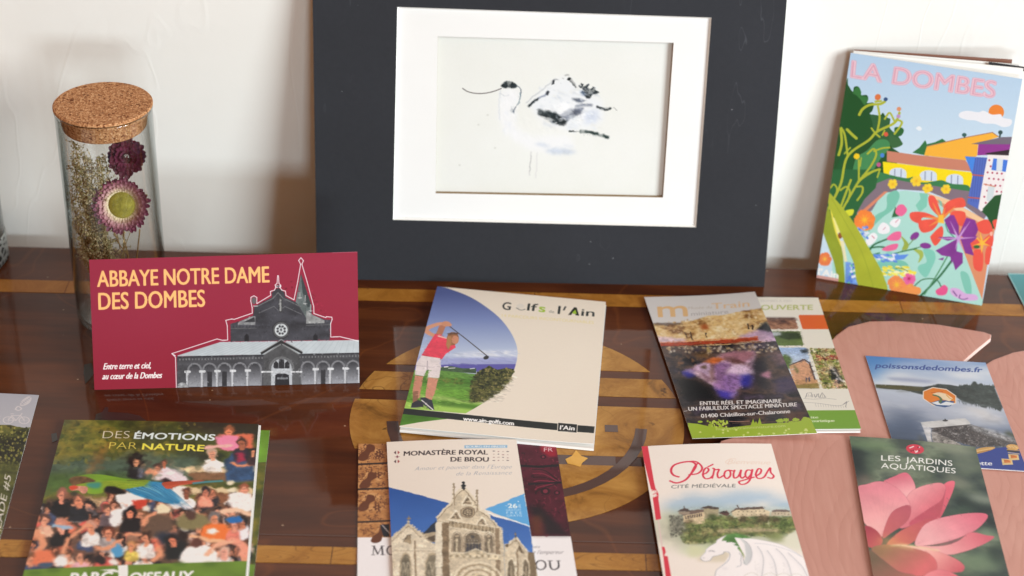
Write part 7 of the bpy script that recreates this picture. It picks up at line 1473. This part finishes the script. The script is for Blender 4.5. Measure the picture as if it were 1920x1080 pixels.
# ------------------------------------------------------------------ dried flowers inside the jar
JP = jc[1]
def jp(px, py, dy=0.0): return onplane((px, py), (0, JP+dy, 0), YN)
def flower_mat(name, stops, r, sat=0.3):
    m, N, L, b = mat(name); tc = N.new('ShaderNodeTexCoord'); ln = N.new('ShaderNodeVectorMath'); ln.operation = 'LENGTH'; L.new(tc.outputs['Object'], ln.inputs[0])
    d = math_node(N, L, 'DIVIDE', ln.outputs['Value'], r); nz = N.new('ShaderNodeTexNoise'); nz.inputs['Scale'].default_value = 600; L.new(tc.outputs['Object'], nz.inputs['Vector'])
    d = math_node(N, L, 'ADD', d, math_node(N, L, 'MULTIPLY', math_node(N, L, 'SUBTRACT', nz.outputs['Fac'], 0.5), sat)); rp = ramp(N, stops); L.new(d, rp.inputs[0]); L.new(rp.outputs[0], b.inputs['Base Color'])
    b.inputs['Roughness'].default_value = 0.55; return m
def petals(rows, seed):
    """rows of (count, r_in, length, width, lift angle, curl) -> verts, faces in local space, flower faces +Z"""
    rr = random.Random(seed); V, Fc = [], []
    for (n_, ri, ln, wd, lift, curl) in rows:
        for k in range(n_):
            a = 2*PI*(k+rr.uniform(-.25, .25))/n_; l_ = ln*rr.uniform(0.86, 1.1); lf = lift+rr.uniform(-.12, .12); tw = rr.uniform(-.25, .25)
            o = len(V)
            for i, (t, w_) in enumerate(((0, .45), (.3, .8), (.64, 1), (.88, .82), (1, .22))):
                ang = lf+curl*t*t; rad = ri+l_*t*math.cos(lf+curl*t*.5); z = l_*t*math.sin(ang)
                for s in (-1, 0, 1):
                    x = rad; y = s*wd*w_*.5; zz = z+abs(s)*wd*0.22*w_+s*tw*wd*.3
                    V.append(np.array([x*math.cos(a)-y*math.sin(a), x*math.sin(a)+y*math.cos(a), zz]))
            for i in range(4):
                for s in range(2):
                    p = o+i*3+s; Fc.append((p, p+3, p+4, p+1))
    return V, Fc
def orient(V, nrm):
    nrm = np.array(nrm, float); nrm /= np.linalg.norm(nrm); a = np.cross([0, 0, 1.0], nrm); a /= np.linalg.norm(a); b = np.cross(nrm, a); return [v[0]*a+v[1]*b+v[2]*nrm for v in V]
def place_local(o, loc): o.location = [float(x) for x in loc]
M_STEM = simple('dry_stem', (150, 118, 74), 0.8, 0.2, 0.25, 300)
def strawflower(px, py, rad, dy, nrm, rows, stops, label, core, stem_pts, seed):
    c = jp(px, py, dy); s = empty('strawflower', (jc[0], jc[1], 0.0045), label, 'dried flower')
    V, Fc = petals(rows, seed); m = flower_mat('strawflower_petals', stops, rad)
    o = mkobj('petals', orient(V, nrm), Fc, m, s, smooth=False); place_local(o, c); tag(o, kind='stuff')
    if core:
        V = []; Fc = []; K = 10
        for i in range(K+1):
            for k in range(24):
                ph = i/K*PI/2*0.98; V.append(np.array([core*math.sin(ph)*math.cos(k*PI/12), core*math.sin(ph)*math.sin(k*PI/12), core*0.42*math.cos(ph)+0.0006*math.sin(k*5+i*3)*0.3]))
        for i in range(K):
            for k in range(24): Fc.append((i*24+k, (i+1)*24+k, (i+1)*24+(k+1) % 24, i*24+(k+1) % 24))
        mc = simple('flower_disc', (146, 136, 56), 0.8, 0.2, 0.7, 210, bump=0.8); o = mkobj('flower_disc', orient(V, nrm), Fc, mc, s, smooth=True); place_local(o, c+np.array(nrm)/np.linalg.norm(nrm)*0.0008)
    P = [c-np.array(nrm)/np.linalg.norm(nrm)*0.001]+[jp(x, y, d) for x, y, d in stem_pts]
    P[-1][2] = max(P[-1][2], 0.0052)
    v, f = tube(P, [0.0007]*len(P), 6); mkobj('stem', v, f, M_STEM, s, smooth=True); return s
VW = CAM-jp(229, 383); VW = VW/np.linalg.norm(VW)
R1 = 0.0212
strawflower(229, 384, R1, -0.016, (0.02, VW[1]-0.1, VW[2]-0.12), [(36, .0100, .0130, .0042, 0.06, 0.25), (34, .0100, .0118, .0040, 0.2, 0.35), (34, .0098, .0098, .0038, 0.38, 0.4), (36, .0096, .0070, .0032, 0.6, 0.3), (36, .0094, .0045, .0026, 0.9, -0.1)],
            [(0.0, (214, 196, 120)), (0.48, (238, 224, 182)), (0.6, (226, 198, 176)), (0.76, (198, 146, 152)), (0.92, (164, 98, 116)), (1.08, (112, 50, 72))], 'open dried strawflower with maroon petals and a yellow-green centre', 0.0108,
            [(232, 430, -0.006), (232, 470, 0.0), (236, 560, 0.004), (236, 590, 0.004)], 5)
strawflower(237, 294, 0.0165, -0.010, (0.12, -0.75, 0.35), [(24, .0030, .0134, .0052, 0.05, 0.2), (22, .0028, .0120, .0050, 0.35, 0.25), (16, .0026, .0098, .0036, 0.7, 0.35), (12, .002, .0085, .0034, 1.0, 0.5), (8, .001, .0075, .0030, 1.25, 0.6)],
            [(0.0, (150, 84, 112)), (0.45, (118, 46, 74)), (0.75, (88, 28, 50)), (1.0, (78, 24, 42))], 'closed dark purple dried strawflower just under the cork lid', 0,
            [(235, 330, 0.0), (222, 400, 0.006), (240, 480, 0.002), (236, 590, 0.0)], 9)
# wispy dried grass: stems, side twigs and small buds
gr = empty('dried_grass_bunch', (jc[0], jc[1], 0.0045), 'bunch of wispy olive and beige dried grass filling the left side of the jar', 'dried grass')
rr = random.Random(21); stems, buds_a, buds_b = [], [], []
def inside(P):
    d = P[:2]-jc[:2]; L_ = np.linalg.norm(d); lim = JR*0.93
    if L_ > lim: P = P.copy(); P[:2] = jc[:2]+d/L_*lim
    return P
def bud(lst, P, s):
    d = np.array([rr.gauss(0, 1), rr.gauss(0, 1), rr.gauss(0.8, 1)]); d /= np.linalg.norm(d); a = np.cross(d, [.3, .5, .8]); a /= np.linalg.norm(a); b = np.cross(d, a)
    V = [P-d*s, P+a*s*.38, P+b*s*.38, P-a*s*.38, P-b*s*.38, P+d*s]; lst.append((V, [(0, 2, 1), (0, 3, 2), (0, 4, 3), (0, 1, 4), (5, 1, 2), (5, 2, 3), (5, 3, 4), (5, 4, 1)]))
tips = [(140, 268), (152, 282), (136, 300), (150, 312), (170, 292), (182, 300), (190, 318), (166, 330), (144, 345), (134, 370), (160, 370), (176, 362), (150, 400), (140, 420), (170, 410), (190, 430), (160, 450), (200, 452), (184, 470), (206, 470), (150, 470), (194, 340), (276, 365), (144, 330), (198, 300)]
for k, (tx, ty) in enumerate(tips):
    tip = inside(jp(tx, ty, rr.uniform(-0.02, 0.02))); base = np.array([jc[0]+rr.uniform(-.008, .01), jc[1]+rr.uniform(-.008, .008), 0.006])
    mid = inside(base*0.5+tip*0.5+np.array([rr.uniform(-.006, .004)-0.004, rr.uniform(-.004, .004), 0])); P = [inside(p) for p in catmull([base, mid, tip], False, 6)]
    stems.append(tube(P, list(np.linspace(.0006, .0002, len(P))), 5)); L_ = len(P)
    for i in range(L_//3 if ty > 380 else L_//2, L_):
        for _ in range(10 if tx < 250 else 2):
            d = np.array([rr.gauss(-.15, 1), rr.gauss(0, 1), rr.uniform(0.2, 1.6)]); d /= np.linalg.norm(d); ln = rr.uniform(.004, .012)*(1.15-i/L_*.5)
            q0 = P[i]+(P[max(i-1, 0)]-P[i])*rr.random(); q1 = inside(q0+d*ln); stems.append(tube([q0, q1], [.0002, .00015], 3))
            for t in (0.45, 0.7, 0.9, 1.0):
                p = q0+(q1-q0)*t+np.array([rr.gauss(0, .0007), rr.gauss(0, .0007), rr.gauss(0, .0007)]); bud(buds_a if (tx < 200 and ty > 390) or rr.random() < .45 else buds_b, inside(p), rr.uniform(.0006, .0018))
v, f = join(stems); tag(mkobj('stems', v, f, simple('straw_stalk', (148, 124, 82), 0.8, 0.2, 0.3, 200), gr), kind='stuff')
v, f = join(buds_a); tag(mkobj('seed_heads', v, f, simple('beige_seed', (196, 176, 138), 0.85, 0.2, 0.35, 400), gr), kind='stuff')
v, f = join(buds_b); tag(mkobj('leaves', v, f, simple('olive_leaf', (140, 130, 88), 0.85, 0.2, 0.4, 300), gr), kind='stuff')
# two loose stalks
for pts_ in ([(214, 436, -0.01), (226, 462, -0.005), (240, 478, 0), (236, 590, 0)], [(262, 430, -0.006), (258, 470, 0), (250, 540, 0.002), (240, 590, 0)]):
    P = [jp(*p) for p in pts_]; P[-1][2] = max(P[-1][2], .0052); v, f = tube(P, .0006, 5); st = mkobj('dried_stalk', v, f, M_STEM, None, smooth=True)
    tag(st, ('thin bare dried stalk on the %s below the open strawflower' % ('left' if pts_[0][0] < 230 else 'right')), 'dried stalk')
for im in bpy.data.meshes:
    if im.users == 0: bpy.data.meshes.remove(im)
